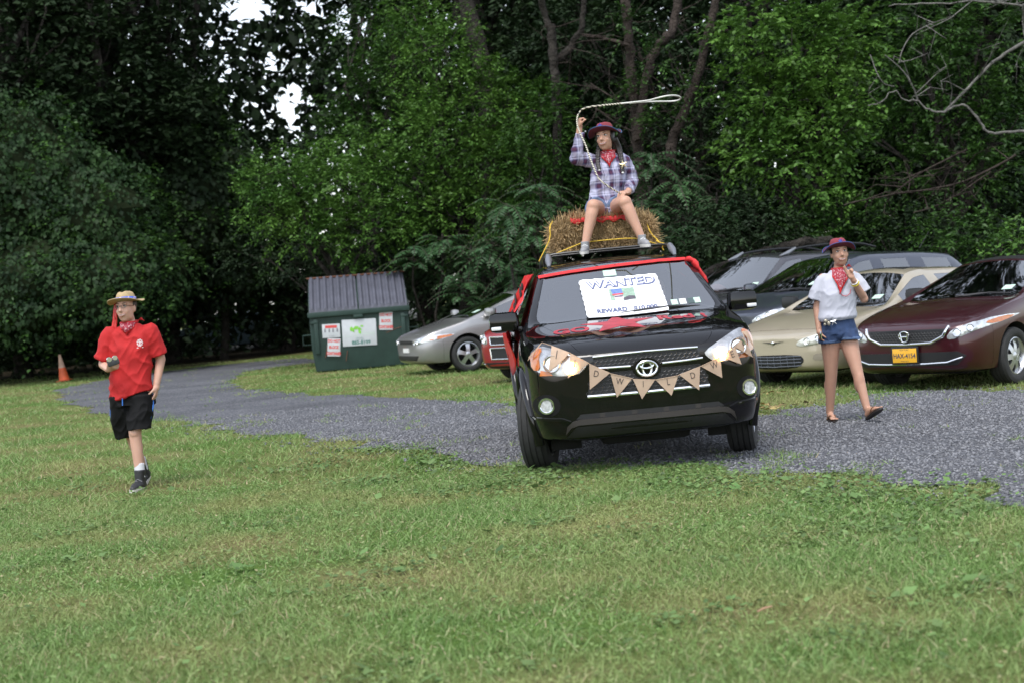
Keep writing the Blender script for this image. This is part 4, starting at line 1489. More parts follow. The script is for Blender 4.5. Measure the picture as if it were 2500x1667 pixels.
for s in (-1, 1):
    patch(SS, 'fog_recess_shade', [(s * .765 + .1 * math.cos(a), ZE - .218 + .085 * math.sin(a)) for a in [k * math.pi / 10 for k in range(20)]], 'F', FOGR, suv, .003, .04)  # flat matte black patch, its colour standing in for a shaded recess
    q, n_ = cast(SS, 'F', s * .765, ZE - .218)
    n_ = (n_ + Vector((0, -1, 0)) * 2).normalized()
    M = Matrix.Translation(q + n_ * .012) @ n_.to_track_quat('Z', 'Y').to_matrix().to_4x4()
    b = BM(); b_lathe(b, [(.042, .006), (.05, .014), (.062, .014), (.068, -.01)], 28, 'Z', M)
    f = link('fog_lamp', b, CHROME, suv, True)
    b = BM(); b_lathe(b, [(0.001, .004), (.012, .006), (.02, -.002), (.043, .008)], 24, 'Z', M)
    link('lens', b, FOGL, f, True)
    patch(SS, 'bumper_ledge', [(s * .60, ZE - .345), (s * .88, ZE - .325), (s * .88, ZE - .305), (s * .66, ZE - .318)][::s], 'F', SUV_BLACK, suv, .018, .05)

# lower bumper
SKID = mat('skid_bar_grey_brown', (.038, .033, .031), rough=.4, metal=.3, var=.1)
patch(SS, 'lower_intake', [(-.56, ZE - .335), (.56, ZE - .335), (.52, ZE - .3), (-.52, ZE - .3)], 'F', GR, suv, .004, .05)  # dark patch on the surface in place of a shaded opening
for x in (-.36, -.12, .12, .36):
    patch(SS, 'intake_tab', [(x - .02, ZE - .333), (x + .02, ZE - .333), (x + .02, ZE - .302), (x - .02, ZE - .302)], 'F', SKID, suv, .008, .05)
patch(SS, 'skid_bar', [(-.64, ZE - .44), (-.60, ZE - .395), (-.54, ZE - .378), (.54, ZE - .378), (.60, ZE - .395), (.64, ZE - .44), (.625, ZE - .38), (.585, ZE - .348), (.52, ZE - .336), (-.52, ZE - .336), (-.585, ZE - .348), (-.625, ZE - .38)], 'F', SKID, suv, .022, .04)
patch(SS, 'lower_valance', [(-.64, ZE - .47), (.64, ZE - .47), (.56, ZE - .392), (-.56, ZE - .392)], 'F', PLASTIC, suv, .006, .05)
b = BM()
for s in (-1, 1):
    b_box(b, (s * .62, .62, .24), (.24, .02, .14), bev=.008)
b_box(b, (0, .7, .25), (.7, .5, .12), bev=.05)
link('underbody_guard', b, LINER, suv)

# wheel flares, rails, wipers
for u in (SUV_P['ua'], SUV_P['ua'] + SUV_P['wb']):
    for s in (-1, 1):
        b = BM()
        pts = []
        for k in range(19):
            a = R(-18) + R(216) * k / 18
            pts.append(Vector((s * .928, u + .445 * math.cos(a), SUV_P['R'] + .015 + .445 * math.sin(a))))
        pts = [Vector((s * (cast(SS, 'L' if s > 0 else 'R', q.y, max(.3, q.z))[0].x * s - .004), q.y, q.z)) for q in pts]
        b_tube(b, pts, .036, 10, sq=.8)
        link('wheel_flare', b, SUV_BLACK, suv, True)
RAIL = mat('roof_rail_black', (.012, .012, .013), rough=.3)
RAILCAP = mat('rail_end_silver', (.25, .26, .28), rough=.3, metal=.6)
for s in (-1, 1):
    b = BM()
    b_tube(b, smooth_line([(s * .55, 2.2, 1.635), (s * .545, 2.34, 1.715), (s * .54, 2.7, 1.73), (s * .54, 3.6, 1.73), (s * .535, 4.0, 1.71), (s * .53, 4.12, 1.62)], 2), .021, 8)
    link('roof_rail', b, RAIL, suv, True)
    b = BM(); b_tube(b, [(s * .555, 2.12, 1.62), (s * .55, 2.22, 1.67), (s * .545, 2.34, 1.715)], [.012, .034, .027], 9)
    link('rail_end_cap', b, RAILCAP, suv, True)
for u in (2.5, 3.55):
    b = BM(); b_tube(b, smooth_line([(-.54, u, 1.725), (-.46, u, 1.735), (0, u, 1.738), (.46, u, 1.735), (.54, u, 1.725)], 1), .019, 8, sq=.6)
    link('cross_bar', b, RAIL, suv, True)
# ---------------------------------------------------------------- parked cars
def place(p, wheel_xy, phi, side=1):
    """front-bumper origin from where the near front wheel stands"""
    th = -R(phi)
    c, s = math.cos(th), math.sin(th)
    x, y = side * (p['w'] - .1), p['ua']
    lx, ly = wheel_xy[0] - (c * x - s * y), wheel_xy[1] - (s * x + c * y)
    return (lx, ly, float(gz(wheel_xy[0], wheel_xy[1]))), th

PLATE = mat('plate_white', (.75, .75, .73), rough=.4)
STICK = mat('sticker_pale_green', (.45, .6, .5), rough=.5)

def sticker(S, root, x, z, m=STICK, wd=.12, ht=.045):
    patch(S, 'windshield_sticker', [(x - wd / 2, z - ht / 2), (x + wd / 2, z - ht / 2), (x + wd / 2, z + ht / 2), (x - wd / 2, z + ht / 2)], 'F', m, root, .003, .06)

# maroon sedan, nearest of the row on the right
MAROON = paint('maroon_paint', (.045, .004, .008), metal=.35, rough=.34)
P = dict(L=4.5, w=.875, zb=.2, h0=.70, h1=1.0, uc=1.27, ur=2.2, ub=2.52, uq=3.35, ue=3.66, ug=4.1, H=1.45, wr=.54, b0=.97, b1=1.05, dz=1.07, R=.32, ua=.92, wb=2.67, gap=.05, seat=.5, rdrop=.03)
loc, th = place(P, (5.62, 18.55), 45)
c1, S = car('maroon_sedan', 'maroon sedan with chrome grille and orange licence plate at right edge', P, MAROON, loc, th, 'steel', cat='car', group='cars parked on the right', mirrors=(1,))
patch(S, 'grille', [(-.43, .6), (-.3, .555), (.3, .555), (.43, .6), (.5, .70), (-.5, .70)], 'F', GR, c1, .004, .05)
honeycomb(S, [(-.42, .6), (-.3, .565), (.3, .565), (.42, .6), (.47, .69), (-.47, .69)], .022, c1)
strip(S, 'chrome_surround', [(-.53, .72), (-.47, .62), (-.32, .55), (0, .54), (.32, .55), (.47, .62), (.53, .72)], 'F', .034, CHROME, c1, .01)
q, n_ = cast(S, 'F', 0, .63)
b = BM()
for s in (-1, 1):
    b_tube(b, [q + Vector((s * .052, -.03, .045)), q + Vector((s * .036, -.03, -.045))], .011, 6)
b_tube(b, [q + Vector((-.04, -.03, 0)), q + Vector((.04, -.03, 0))], .01, 6)
b_tube(b, [q + Vector((.068 * math.cos(a) * (1 if math.sin(a) > 0 else .8), -.028, .06 * math.sin(a))) for a in [k * math.pi / 8 for k in range(17)]], .007, 6, caps=False)
link('emblem', b, CHROME, c1, True)
headlamps(S, c1, [(.50, .60), (.56, .68), (.70, .735), (.85, .80), (.872, .79), (.84, .70), (.70, .62), (.56, .575)], [(.80, .735), (.85, .79), (.868, .78), (.845, .71)], 1, [(.62, .65, .045), (.73, .69, .04)])
patch(S, 'lower_grille', [(-.6, .30), (.6, .30), (.70, .40), (.62, .45), (-.62, .45), (-.70, .40)], 'F', GR, c1, .005, .05)
strip(S, 'chrome_bar', [(-.66, .385), (-.5, .335), (-.25, .325), (.25, .325), (.5, .335), (.66, .385)], 'F', .024, CHROME, c1, .014)
q, n_ = cast(S, 'F', .0, .43)
b = BM(); b_box(b, (-.0, q.y - .03, .425), (.345, .02, .20), bev=.006)
fr = link('plate_frame', b, PLASTIC, c1, True)
b = BM(); b_box(b, (0, q.y - .043, .425), (.305, .008, .155), bev=.003)
pl = link('licence_plate', b, mat('plate_orange', (.80, .42, .03), rough=.4), c1, True)
INK = mat('plate_ink', (.02, .03, .08), rough=.5)
FM = lambda x, y, z: Matrix.Translation((x, y, z)) @ Matrix.Rotation(math.pi / 2, 4, 'X')
flat_text('plate_number', 'HAX-4154', .075, FM(0, q.y - .0485, .42), INK, pl, .0015, 1.0, .86)
flat_text('plate_state', 'NEW YORK', .022, FM(0, q.y - .0485, .488), INK, pl, 0)
flat_text('plate_motto', 'EMPIRE STATE', .016, FM(0, q.y - .0485, .362), INK, pl, 0)
sticker(S, c1, .5, 1.08)
patch(S, 'sunroof', [(-.4, 2.25), (.4, 2.25), (.4, 2.75), (-.4, 2.75)], 'T', TRIM, c1, .003, .1)

# cream sedan behind the girl
CREAM = paint('cream_paint', (.44, .385, .285), metal=.35, rough=.35)
P = dict(L=4.85, w=.895, zb=.21, h0=.64, h1=.935, uc=1.32, ur=2.12, ub=2.5, uq=3.4, ue=3.75, ug=4.25, H=1.39, wr=.54, b0=.92, b1=1.0, dz=1.02, R=.325, ua=1.0, wb=2.74, gap=.05, seat=.47, rdrop=.02)
loc, th = place(P, (4.45, 20.1), 47)
c2, S = car('cream_sedan', 'cream champagne sedan with winged badge behind the walking girl', P, CREAM, loc, th, 'ten', group='cars parked on the right', mats=dict(mirror=PLASTIC))
patch(S, 'lower_grille', [(-.42, .33), (-.3, .27), (.3, .27), (.42, .33), (.44, .39), (.36, .44), (-.36, .44), (-.44, .39)], 'F', GR, c2, .005, .05, 1)
CR = mat('grille_bar_grey', (.10, .11, .13), rough=.4)
for z in (.305, .345, .385, .42):
    strip(S, 'grille_bar', [(-.4, z), (0, z - .008), (.4, z)], 'F', .012, CR, c2, .01)
for x in (-.3, -.2, -.1, 0, .1, .2, .3):
    strip(S, 'grille_bar', [(x, .285), (x, .43)], 'F', .008, CR, c2, .009)
patch(S, 'badge_wing', [(-.16, .60), (-.03, .575), (0, .56), (.03, .575), (.16, .60), (.05, .592), (0, .585), (-.05, .592)], 'F', TRIM, c2, .008, .03)
q, n_ = cast(S, 'F', 0, .585)
b = BM(); b_ell(b, q + n_ * .012, (.02, .01, .016)); link('badge', b, CHROME, c2, True)
headlamps(S, c2, [(.33, .55), (.40, .615), (.60, .66), (.78, .69), (.83, .67), (.80, .60), (.60, .545), (.42, .53)], None, 1, [(.5, .59, .04), (.64, .615, .04)], lens=mat('hazy_lamp_lens', (.62, .62, .56), rough=.2, metal=.2, coat=1, var=.1))
for fl in (1, -1):
    patch(S, 'fog_recess_shade', [(fl * .55, .36), (fl * .7, .36), (fl * .72, .44), (fl * .58, .445)][::fl], 'F', mat('bumper_recess_shade', (.25, .22, .17), rough=.5), c2, .004, .05, 1)  # flat patch in darker cream, the shade of a recess put into its colour
sticker(S, c2, .5, 1.03)
sticker(S, c2, -.05, 1.27, PLATE, .05, .03)
patch(S, 'sunroof', [(-.38, 2.35), (.38, 2.35), (.38, 2.85), (-.38, 2.85)], 'T', TRIM, c2, .003, .1)

# dark blue-grey minivan between cream sedan and grey wagon
SLATE = paint('slate_blue_paint', (.05, .057, .08), metal=.4, rough=.35)
P = dict(L=4.55, w=.875, zb=.2, h0=.82, h1=1.1, uc=.98, ur=1.95, ub=2.3, uq=3.2, ue=4.1, ug=4.42, H=1.6, wr=.58, b0=1.06, b1=1.12, dz=1.14, R=.32, ua=.9, wb=2.75, gap=.05, seat=.6)
loc, th = place(P, (4.3, 23.2), 55)
c3, S = car('slate_minivan', 'dark slate minivan with swept headlight behind the cream sedan', P, SLATE, loc, th, 'seven', group='cars parked on the right')
headlamps(S, c3, [(.42, .72), (.50, .785), (.66, .85), (.84, .92), (.865, .90), (.83, .82), (.68, .75), (.5, .695)], [(.77, .82), (.845, .91), (.862, .90), (.83, .83)], 1, [(.56, .75, .04), (.68, .80, .045)])
patch(S, 'grille', [(-.36, .58), (.36, .58), (.4, .64), (-.4, .64)], 'F', GR, c3, .004, .05)
patch(S, 'lower_grille', [(-.5, .32), (.5, .32), (.56, .46), (-.56, .46)], 'F', GR, c3, .004, .05, 1)
sticker(S, c3, .5, 1.19)
b = BM(); b_tube(b, [(.3, 3.75, 1.58), (.3, 4.0, 1.83)], [.006, .003], 6); link('antenna', b, PLASTIC, c3)

# grey wagon with roof rails, farthest of the row
GREYW = paint('dark_grey_paint', (.06, .06, .07), metal=.4, rough=.38)
P = dict(L=4.75, w=.94, zb=.26, h0=.93, h1=1.14, uc=1.25, ur=1.95, ub=2.4, uq=3.3, ue=4.2, ug=4.6, H=1.7, wr=.64, b0=1.12, b1=1.17, dz=1.2, R=.36, ua=.9, wb=2.75, gap=.06, seat=.68)
loc, th = place(P, (3.6, 25.2), 55)
c4, S = car('grey_wagon', 'dark grey wagon with roof rails, behind the black car mirror', P, GREYW, loc, th, 'six', group='cars parked on the right', cat='car')
headlamps(S, c4, [(.5, .74), (.55, .86), (.8, .90), (.88, .86), (.86, .76), (.7, .72)], None, 1)
patch(S, 'grille', [(-.42, .68), (.42, .68), (.45, .86), (-.45, .86)], 'F', GR, c4, .004, .05)
for s in (-1, 1):
    b = BM(); b_tube(b, smooth_line([(s * .60, 2.05, 1.64), (s * .61, 2.3, 1.73), (s * .60, 3.0, 1.765), (s * .59, 3.8, 1.75), (s * .58, 4.2, 1.66)], 2), .02, 8); link('roof_rail', b, RAIL, c4, True)
    b = BM(); b_tube(b, [(s * .6, 1.98, 1.63), (s * .605, 2.15, 1.665), (s * .608, 2.32, 1.735)], [.012, .036, .022], 9); link('rail_end_cap', b, RAILCAP, c4, True)
b = BM(); b_ell(b, (-.42, 1.5, 1.14), (.2, .14, .12)); link('parcel_on_dashboard', b, mat('pink_cloth', (.35, .13, .12), rough=.9), c4, True)
sticker(S, c4, .6, 1.22)

# silver sedan beside the dumpster
SILVER = paint('silver_beige_paint', (.32, .315, .315), metal=.6, rough=.33)
P = dict(L=4.5, w=.875, zb=.19, h0=.66, h1=.99, uc=1.0, ur=2.05, ub=2.4, uq=3.25, ue=3.6, ug=4.1, H=1.435, wr=.54, b0=.95, b1=1.03, dz=1.05, R=.32, ua=.92, wb=2.7, gap=.05, seat=.5, rdrop=.03)
loc, th = place(P, (-.84, 30.2), 68)
c5, S = car('silver_sedan', 'silver grey sedan with five-spoke wheels beside the green dumpster', P, SILVER, loc, th, 'five', group='cars parked by the dumpster')
headlamps(S, c5, [(.42, .56), (.50, .63), (.66, .68), (.84, .725), (.862, .70), (.83, .62), (.66, .565)], [(.72, .635), (.845, .715), (.86, .69), (.82, .625)], 1, [(.5, .59, .035), (.6, .61, .035)])
patch(S, 'grille', [(-.36, .57), (.36, .57), (.38, .635), (-.38, .635)], 'F', GR, c5, .004, .05)
patch(S, 'lower_grille', [(-.5, .27), (.5, .27), (.6, .36), (-.6, .36)], 'F', GR, c5, .004, .05)
patch(S, 'licence_plate', [(-.15, .42), (.15, .42), (.15, .5), (-.15, .5)], 'F', PLATE, c5, .014, .08)
sticker(S, c5, .45, 1.08)

# red sedan half hidden by the black car
REDC = paint('red_car_paint', (.26, .008, .01), metal=.25, rough=.33)
P = dict(L=4.6, w=.895, zb=.2, h0=.74, h1=1.0, uc=1.1, ur=2.05, ub=2.4, uq=3.3, ue=3.65, ug=4.15, H=1.46, wr=.55, b0=.98, b1=1.05, dz=1.08, R=.33, ua=.92, wb=2.7, gap=.05, seat=.5)
loc, th = place(P, (1.2, 25.4), 42)
c6, S = car('red_sedan', 'red sedan with split chrome grille mostly hidden by the black car', P, REDC, loc, th, 'ten', group='cars parked by the dumpster')
for z0, z1 in ((.60, .72), (.38, .55)):
    g_ = patch(S, 'grille', [(-.45, z0), (.45, z0), (.48, z1), (-.48, z1)], 'F', GR, c6, .005, .05)
    strip(S, 'chrome_surround', [(-.46, z1), (-.44, z0), (.44, z0), (.46, z1), (-.46, z1)], 'F', .024, CHROME, c6, .012)
headlamps(S, c6, [(.52, .62), (.56, .74), (.74, .80), (.86, .82), (.87, .78), (.80, .68), (.62, .61)], None, 1, [(.6, .67, .045), (.72, .72, .04)])
patch(S, 'lower_grille', [(-.55, .24), (.55, .24), (.6, .33), (-.6, .33)], 'F', GR, c6, .004, .05)
for s in (-1, 1):
    strip(S, 'chrome_bar', [(s * .6, .31), (s * .78, .33)], 'F', .018, CHROME, c6, .012)

# a white car and a blue one far off in the shade beyond the drive
WHITEC = paint('white_car_paint', (.6, .62, .63), metal=.0, rough=.4)
P = dict(L=4.5, w=.875, zb=.2, h0=.70, h1=.985, uc=1.12, ur=2.05, ub=2.42, uq=3.3, ue=3.62, ug=4.1, H=1.43, wr=.54, b0=.96, b1=1.04, dz=1.06, R=.32, ua=.92, wb=2.67, gap=.05, seat=.5)
for (x, y, phi, m, lab, nm) in ((-5.9, 57.0, 80, WHITEC, 'white car far off behind the dumpster in the shade', 'white_car'), (-11.9, 60, 85, paint('pale_blue_paint', (.3, .42, .52), metal=.3), 'pale blue car far off behind the trees, left of the dumpster', 'blue_car')):
    loc, th = place(P, (x, y), phi)
    car(nm, lab, P, m, loc, th, 'steel', level=1, mirrors=False, group='cars far off in the shade')
# ---------------------------------------------------------------- what decorates the SUV
SM = Matrix.Translation(SUV_LOC) @ Euler((0, R(-.8), SUV_RZ)).to_matrix().to_4x4()

def sv(*p):
    return SM @ Vector(p)

def on_suv(o):
    o.location, o.rotation_euler = SUV_LOC, (0, R(-.8), SUV_RZ)
    return o

def proj_text(S, name, s, size, cx, cz, view, m, parent, off=.008, bold=0., sx=1., sy=1., rot=0., space=1.0):
    me = text_2d(s, size, bold, space)
    b = BM(); b.from_mesh(me); bpy.data.meshes.remove(me)
    bmesh.ops.triangulate(b, faces=b.faces)
    bmesh.ops.subdivide_edges(b, edges=[e for e in b.edges if e.calc_length() > size * .35], cuts=1)
    for v in b.verts:
        x, y = v.co.x * sx, v.co.y * sy
        x, y = x * math.cos(rot) - y * math.sin(rot), x * math.sin(rot) + y * math.cos(rot)
        h, nn = cast(S, view, cx + x, cz + y)
        v.co = h + nn * off
    return link(name, b, m, parent)

# paint on the hood
HOODRED = mat('red_window_paint', (.36, .03, .045), rough=.5, var=.25, vs=14)
star = []
for k in range(10):
    a = math.pi / 2 + k * math.pi / 5
    r = 1.0 if k % 2 == 0 else .42
    star.append((-.115 + .31 * r * math.cos(a), .75 + .38 * r * math.sin(a)))
patch(SS, 'painted_star', star, 'T', HOODRED, suv, .002, .05)
proj_text(SS, 'painted_words', 'GO', .3, -.50, .62, 'T', HOODRED, suv, .003, .012, .62, 1.0)
proj_text(SS, 'painted_words', 'Red !', .3, .40, .80, 'T', HOODRED, suv, .003, .010, .62, 1.0)
PL1 = mat('sticker_white', (.7, .72, .7), rough=.5)
for x, m_ in ((.41, STICK), (.48, PL1), (.55, mat('sticker_dark', (.06, .09, .09), rough=.5)), (.60, STICK)):
    sticker(SS, suv, x, 1.225, m_, .055, .042)
sticker(SS, suv, -.06, 1.515, STICK, .11, .05)

# wanted poster lying on the windshield
PAPER = mat('poster_paper', (.8, .8, .81), rough=.6, var=.02, vs=3)
INKB = mat('poster_ink_slate', (.1, .12, .22), rough=.7)
INKL = mat('poster_ink_lilac', (.72, .72, .84), rough=.7)
poster = tag(on_suv(empty('wanted_poster')), 'white WANTED poster with scalloped edges on the black car windshield', 'poster')
rg = np.random.default_rng(5)
ol = []
def edge_wave(a, c, n):
    for k in range(n):
        t = k / n
        w = .007 * abs(math.sin(math.pi * 7 * t)) + rg.uniform(0, .003)
        d = Vector((c[0] - a[0], c[1] - a[1]))
        nr = Vector((d.y, -d.x)).normalized()
        ol.append((a[0] + d.x * t + nr.x * w, a[1] + d.y * t + nr.y * w))
PX0, PX1, PZ0, PZ1 = -.32, .34, 1.158, 1.46
edge_wave((PX0, PZ0), (PX1, PZ0), 6); edge_wave((PX1, PZ0), (PX1 - .02, PZ1), 24); edge_wave((PX1 - .02, PZ1), (PX0 - .01, PZ1), 24); edge_wave((PX0 - .01, PZ1), (PX0, PZ0), 24)
sheet = patch(SS, 'sheet', ol, 'F', PAPER, poster, .014, .06, thick=.003)
proj_text(SS, 'heading', 'WANTED', .105, .016, 1.41, 'F', INKB, sheet, .0165, .006, 1.25, .82, 0)
proj_text(SS, 'heading_face', 'WANTED', .105, .012, 1.414, 'F', INKL, sheet, .0175, -.001, 1.25, .82, 0)
proj_text(SS, 'reward_line', 'REWARD', .055, -.115, 1.192, 'F', INKB, sheet, .0185, .002, 1.1, .8, 0)
proj_text(SS, 'reward_line', '$10,000', .055, .16, 1.192, 'F', INKB, sheet, .0185, .002, 1.1, .8, 0)
def pr(name, pts, col, off, sm=0):
    patch(SS, name, pts, 'F', mat('print_' + name, col, rough=.6, var=.25, vs=40), sheet, off, .05, sm, thick=.002)
def ellp(cx, cz, rx, rz, n=14):
    return [(cx + rx * math.cos(2 * math.pi * k / n), cz + rz * math.sin(2 * math.pi * k / n)) for k in range(n)]
pr('photo', [(-.105, 1.2260), (.105, 1.2260), (.105, 1.3660), (-.105, 1.3660)], (.25, .36, .28), .0165)
pr('photo_ground', [(-.105, 1.2260), (.105, 1.2260), (.105, 1.2660), (-.105, 1.2710)], (.6, .66, .62), .0175)
pr('photo_vehicle', [(0, 1.2610), (.10, 1.2710), (.10, 1.2940), (.05, 1.3010), (.005, 1.2860)], (.09, .08, .1), .0178)
pr('photo_shirt', ellp(.0, 1.2380, .05, .018), (.62, .62, .72), .0180)
pr('photo_face', ellp(-.035, 1.2910, .038, .034), (.62, .5, .54), .0185)
pr('photo_headscarf', [(-.09, 1.3610), (-.0, 1.3640), (.005, 1.3210), (-.08, 1.3180)], (.13, .2, .45), .0190)
pr('photo_band', [(-.085, 1.3210), (.008, 1.3230), (.006, 1.3120), (-.083, 1.3100)], (.55, .06, .06), .0195)
pr('photo_glasses', [(-.07, 1.3040), (.0, 1.3060), (-.002, 1.2940), (-.066, 1.2930)], (.1, .1, .14), .0195)

# paper bunting across the front
KRAFT = mat('kraft_paper', (.55, .4, .29), rough=.8, var=.12, vs=9, trans=.25)
MARK = mat('marker_ink', (.03, .025, .025), rough=.7)
def zc(u, v):
    du, dv = u - 945, v - 862
    return ((du * .9955 - dv * .0945) / 802, ZE - (du * .0945 + dv * .9955) / 802)
bunt = tag(on_suv(empty('bunting')), 'tan paper pennant bunting with letters across the black car grille', 'bunting')
pen = [('W', (268, 812), (330, 742), (262, 830)), ('I', (385, 757), (488, 790), (372, 884)), ('L', (490, 791), (598, 832), (474, 922)), ('D', (600, 836), (722, 890), (603, 990)),
       ('W', (726, 893), (856, 922), (765, 1036)), ('I', (860, 926), (992, 930), (915, 1046)), ('L', (995, 930), (1132, 905), (1092, 1026)), ('D', (1138, 900), (1262, 852), (1258, 993)),
       ('W', (1266, 850), (1385, 796), (1396, 920)), ('E', (1388, 794), (1470, 742), (1508, 842)), ('S', (1470, 741), (1528, 690), (1580, 805)), ('T', (1524, 668), (1552, 662), (1590, 752))]
line = []
for i, (ch, a, c, t) in enumerate(pen):
    A, Cq, T = zc(*a), zc(*c), zc(*t)
    if i in (0, 11):
        A, Cq, T = [(max(-.86, min(.86, q[0])), q[1]) for q in (A, Cq, T)]
    tri = [A, T, Cq]
    fl = patch(SS, 'pennant', tri, 'F', KRAFT, bunt, .034 + .004 * (i % 2), .04, thick=.002)
    if 0 < i < 11:
        cx, cz = (A[0] + Cq[0] + T[0]) / 3, (A[1] + Cq[1] + T[1]) / 3 + .012
        proj_text(SS, 'letter', ch, .068, cx, cz, 'F', MARK, fl, .037 + .004 * (i % 2), -.0005, .8, 1, math.atan2(Cq[1] - A[1], Cq[0] - A[0]) * .6)
    line += [A, Cq]
b = BM()
pts = [cast(SS, 'F', *q)[0] + cast(SS, 'F', *q)[1] * .036 for q in line]
b_tube(b, pts, .003, 5)
link('string', b, KRAFT, bunt)

# red ribbon along the top of the windshield and down its end
REDC_ = mat('red_crepe', (.55, .018, .02), rough=.65, var=.25, vs=30, bump=.4, bs=60, dist=.005)
rib = tag(on_suv(empty('red_ribbon')), 'red crepe ribbon stretched along the top of the windshield', 'ribbon')
patch(SS, 'band', [(-.66, 1.518), (-.4, 1.54), (0, 1.557), (.4, 1.566), (.62, 1.56), (.62, 1.584), (.4, 1.589), (0, 1.581), (-.4, 1.562), (-.66, 1.542)], 'F', REDC_, rib, .012, .05, thick=.003)
b = BM()
rings = []
for k in range(10):
    t = k / 9
    p0 = Vector((.615 + .15 * t, 1.93 - .12 * t, 1.575 - .24 * t * t + .02 * math.sin(t * 3)))
    wv = Vector((.012 + .01 * math.sin(k * 1.7), -.012, .02))
    rings.append((b.verts.new(p0 - wv), b.verts.new(p0 + wv)))
for (a, c), (d, e) in zip(rings, rings[1:]):
    b.faces.new((a, c, e, d))
o = link('tail', b, REDC_, rib, True)
o.modifiers.new('t', 'SOLIDIFY').thickness = .004

# red plastic banner down the passenger side
banner = tag(on_suv(empty('side_banner')), 'red plastic banner with dark prints hung over the side windows', 'banner')
b = BM()
grid = []
for i in range(15):
    row = []
    u = 1.62 + 1.75 * i / 14
    for j in range(11):
        zt = min(1.57, 1.20 + .6 * (u - 1.36))
        z = zt - (zt - .86 + .14 * math.sin(i * .7)) * j / 10
        h = Vector((-.895 + .235 * max(0, z - 1.1) / .47, u, z))
        bulge = .035 + .045 * (.5 + .5 * math.sin(i * 1.1 + j * .45)) + .03 * math.sin(j / 10 * math.pi)
        row.append(b.verts.new((h.x - bulge, u, z)))
    grid.append(row)
for i in range(14):
    for j in range(10):
        b.faces.new((grid[i][j], grid[i + 1][j], grid[i + 1][j + 1], grid[i][j + 1]))
o = link('sheet', b, mat('red_plastic_sheet', (.6, .02, .02), rough=.3, var=.15, vs=5), banner, True)
o.modifiers.new('t', 'SOLIDIFY').thickness = .003
b = BM()
for (u, z, r) in ((1.75, 1.42, .05), (1.85, 1.30, .035), (1.72, 1.25, .03), (1.95, 1.47, .03), (2.2, 1.35, .06)):
    h = Vector((-.895 + .235 * max(0, z - 1.1) / .47, u, z))
    b_ell(b, (h.x - .1, u, z), (.012, r, r * 1.2), u=8, v=6)
link('dark_print', b, MARK, banner)['kind'] = 'stuff'

# hay bale
BALE = at(1472, 590, 15.25); BALE.z = 1.742
STRAW = mat('straw', (.29, .19, .09), rough=.85, island=.5, col2=(.39, .275, .14), vs=5)
bale = empty('hay_bale', 'straw bale roped to the roof rack under the sitting girl', 'bale', BALE, R(1))
BW, BD, BH = .89, .42, .288
b = BM(); b_box(b, (0, 0, BH / 2), (BW - .06, BD - .05, BH - .04), bev=.05)
bmesh.ops.subdivide_edges(b, edges=b.edges, cuts=4)
for v in b.verts:
    v.co += Vector((math.sin(v.co.z * 31 + v.co.x * 9), math.cos(v.co.x * 23), math.sin(v.co.x * 17 + v.co.y * 21))) * .012
link('core', b, mat('packed_straw', (.12, .08, .036), rough=.95, var=.45, vs=30, bump=1, bs=70), bale, True)
rg = np.random.default_rng(12)
n = 15000
face = rg.choice(5, n, p=[.46, .18, .13, .13, .10])
u1, u2 = rg.uniform(-.5, .5, n), rg.uniform(0, 1, n)
P = np.zeros((n, 3)); D = np.zeros((n, 3)); Nn = np.zeros((n, 3))
fr, tp, lf, rt, bk = [face == k for k in range(5)]
P[fr] = np.stack([u1[fr] * BW, np.full(fr.sum(), -BD / 2), u2[fr] * BH], 1); Nn[fr] = (0, -1, 0)
P[tp] = np.stack([u1[tp] * BW, (u2[tp] - .5) * BD, np.full(tp.sum(), BH)], 1); Nn[tp] = (0, 0, 1)
P[lf] = np.stack([np.full(lf.sum(), -BW / 2), u1[lf] * BD, u2[lf] * BH], 1); Nn[lf] = (-1, 0, 0)
P[rt] = np.stack([np.full(rt.sum(), BW / 2), u1[rt] * BD, u2[rt] * BH], 1); Nn[rt] = (1, 0, 0)
P[bk] = np.stack([u1[bk] * BW, np.full(bk.sum(), BD / 2), u2[bk] * BH], 1); Nn[bk] = (0, 1, 0)
# rounded shoulders
sh = np.abs(P[:, 0]) / (BW / 2)
P[:, 2] -= np.where(P[:, 2] > BH * .5, .05 * sh ** 4, 0)
D = Nn * rg.uniform(-.15, .45, (n, 1)) + rg.normal(0, .35, (n, 3)) + np.array([0, 0, 1]) * rg.normal(0, .8, (n, 1))
D = nrm(D)
ln = rg.uniform(.05, .16, n) * np.where(rg.random(n) < .05, 1.5, 1)
wv = nrm(np.cross(D, Nn + rg.normal(0, .3, (n, 3)))) * rg.uniform(.0012, .0028, (n, 1))
A0 = P - D * ln[:, None] * .4 + Nn * rg.uniform(-.02, .008, (n, 1))
A1 = P + D * ln[:, None] * .6 + Nn * rg.uniform(-.01, .03, (n, 1))
V = np.stack([A0 - wv, A0 + wv, A1 + wv, A1 - wv], 1).reshape(-1, 3)
V[:, 2] = np.maximum(V[:, 2], .004)
tag(link('straw', np_mesh('straw', V, np.arange(n * 4).reshape(n, 4)), STRAW, bale), kind='stuff')
for x in (-.22, .24):
    b = BM(); b_tube(b, [(x, -BD / 2 - .012, .0), (x, -BD / 2 - .015, BH * .6), (x, -BD / 2 + .02, BH + .004), (x, BD / 2, BH + .004), (x, BD / 2 + .012, 0)], .004, 5)
    link('twine', b, mat('twine', (.4, .3, .14), rough=.9), bale)
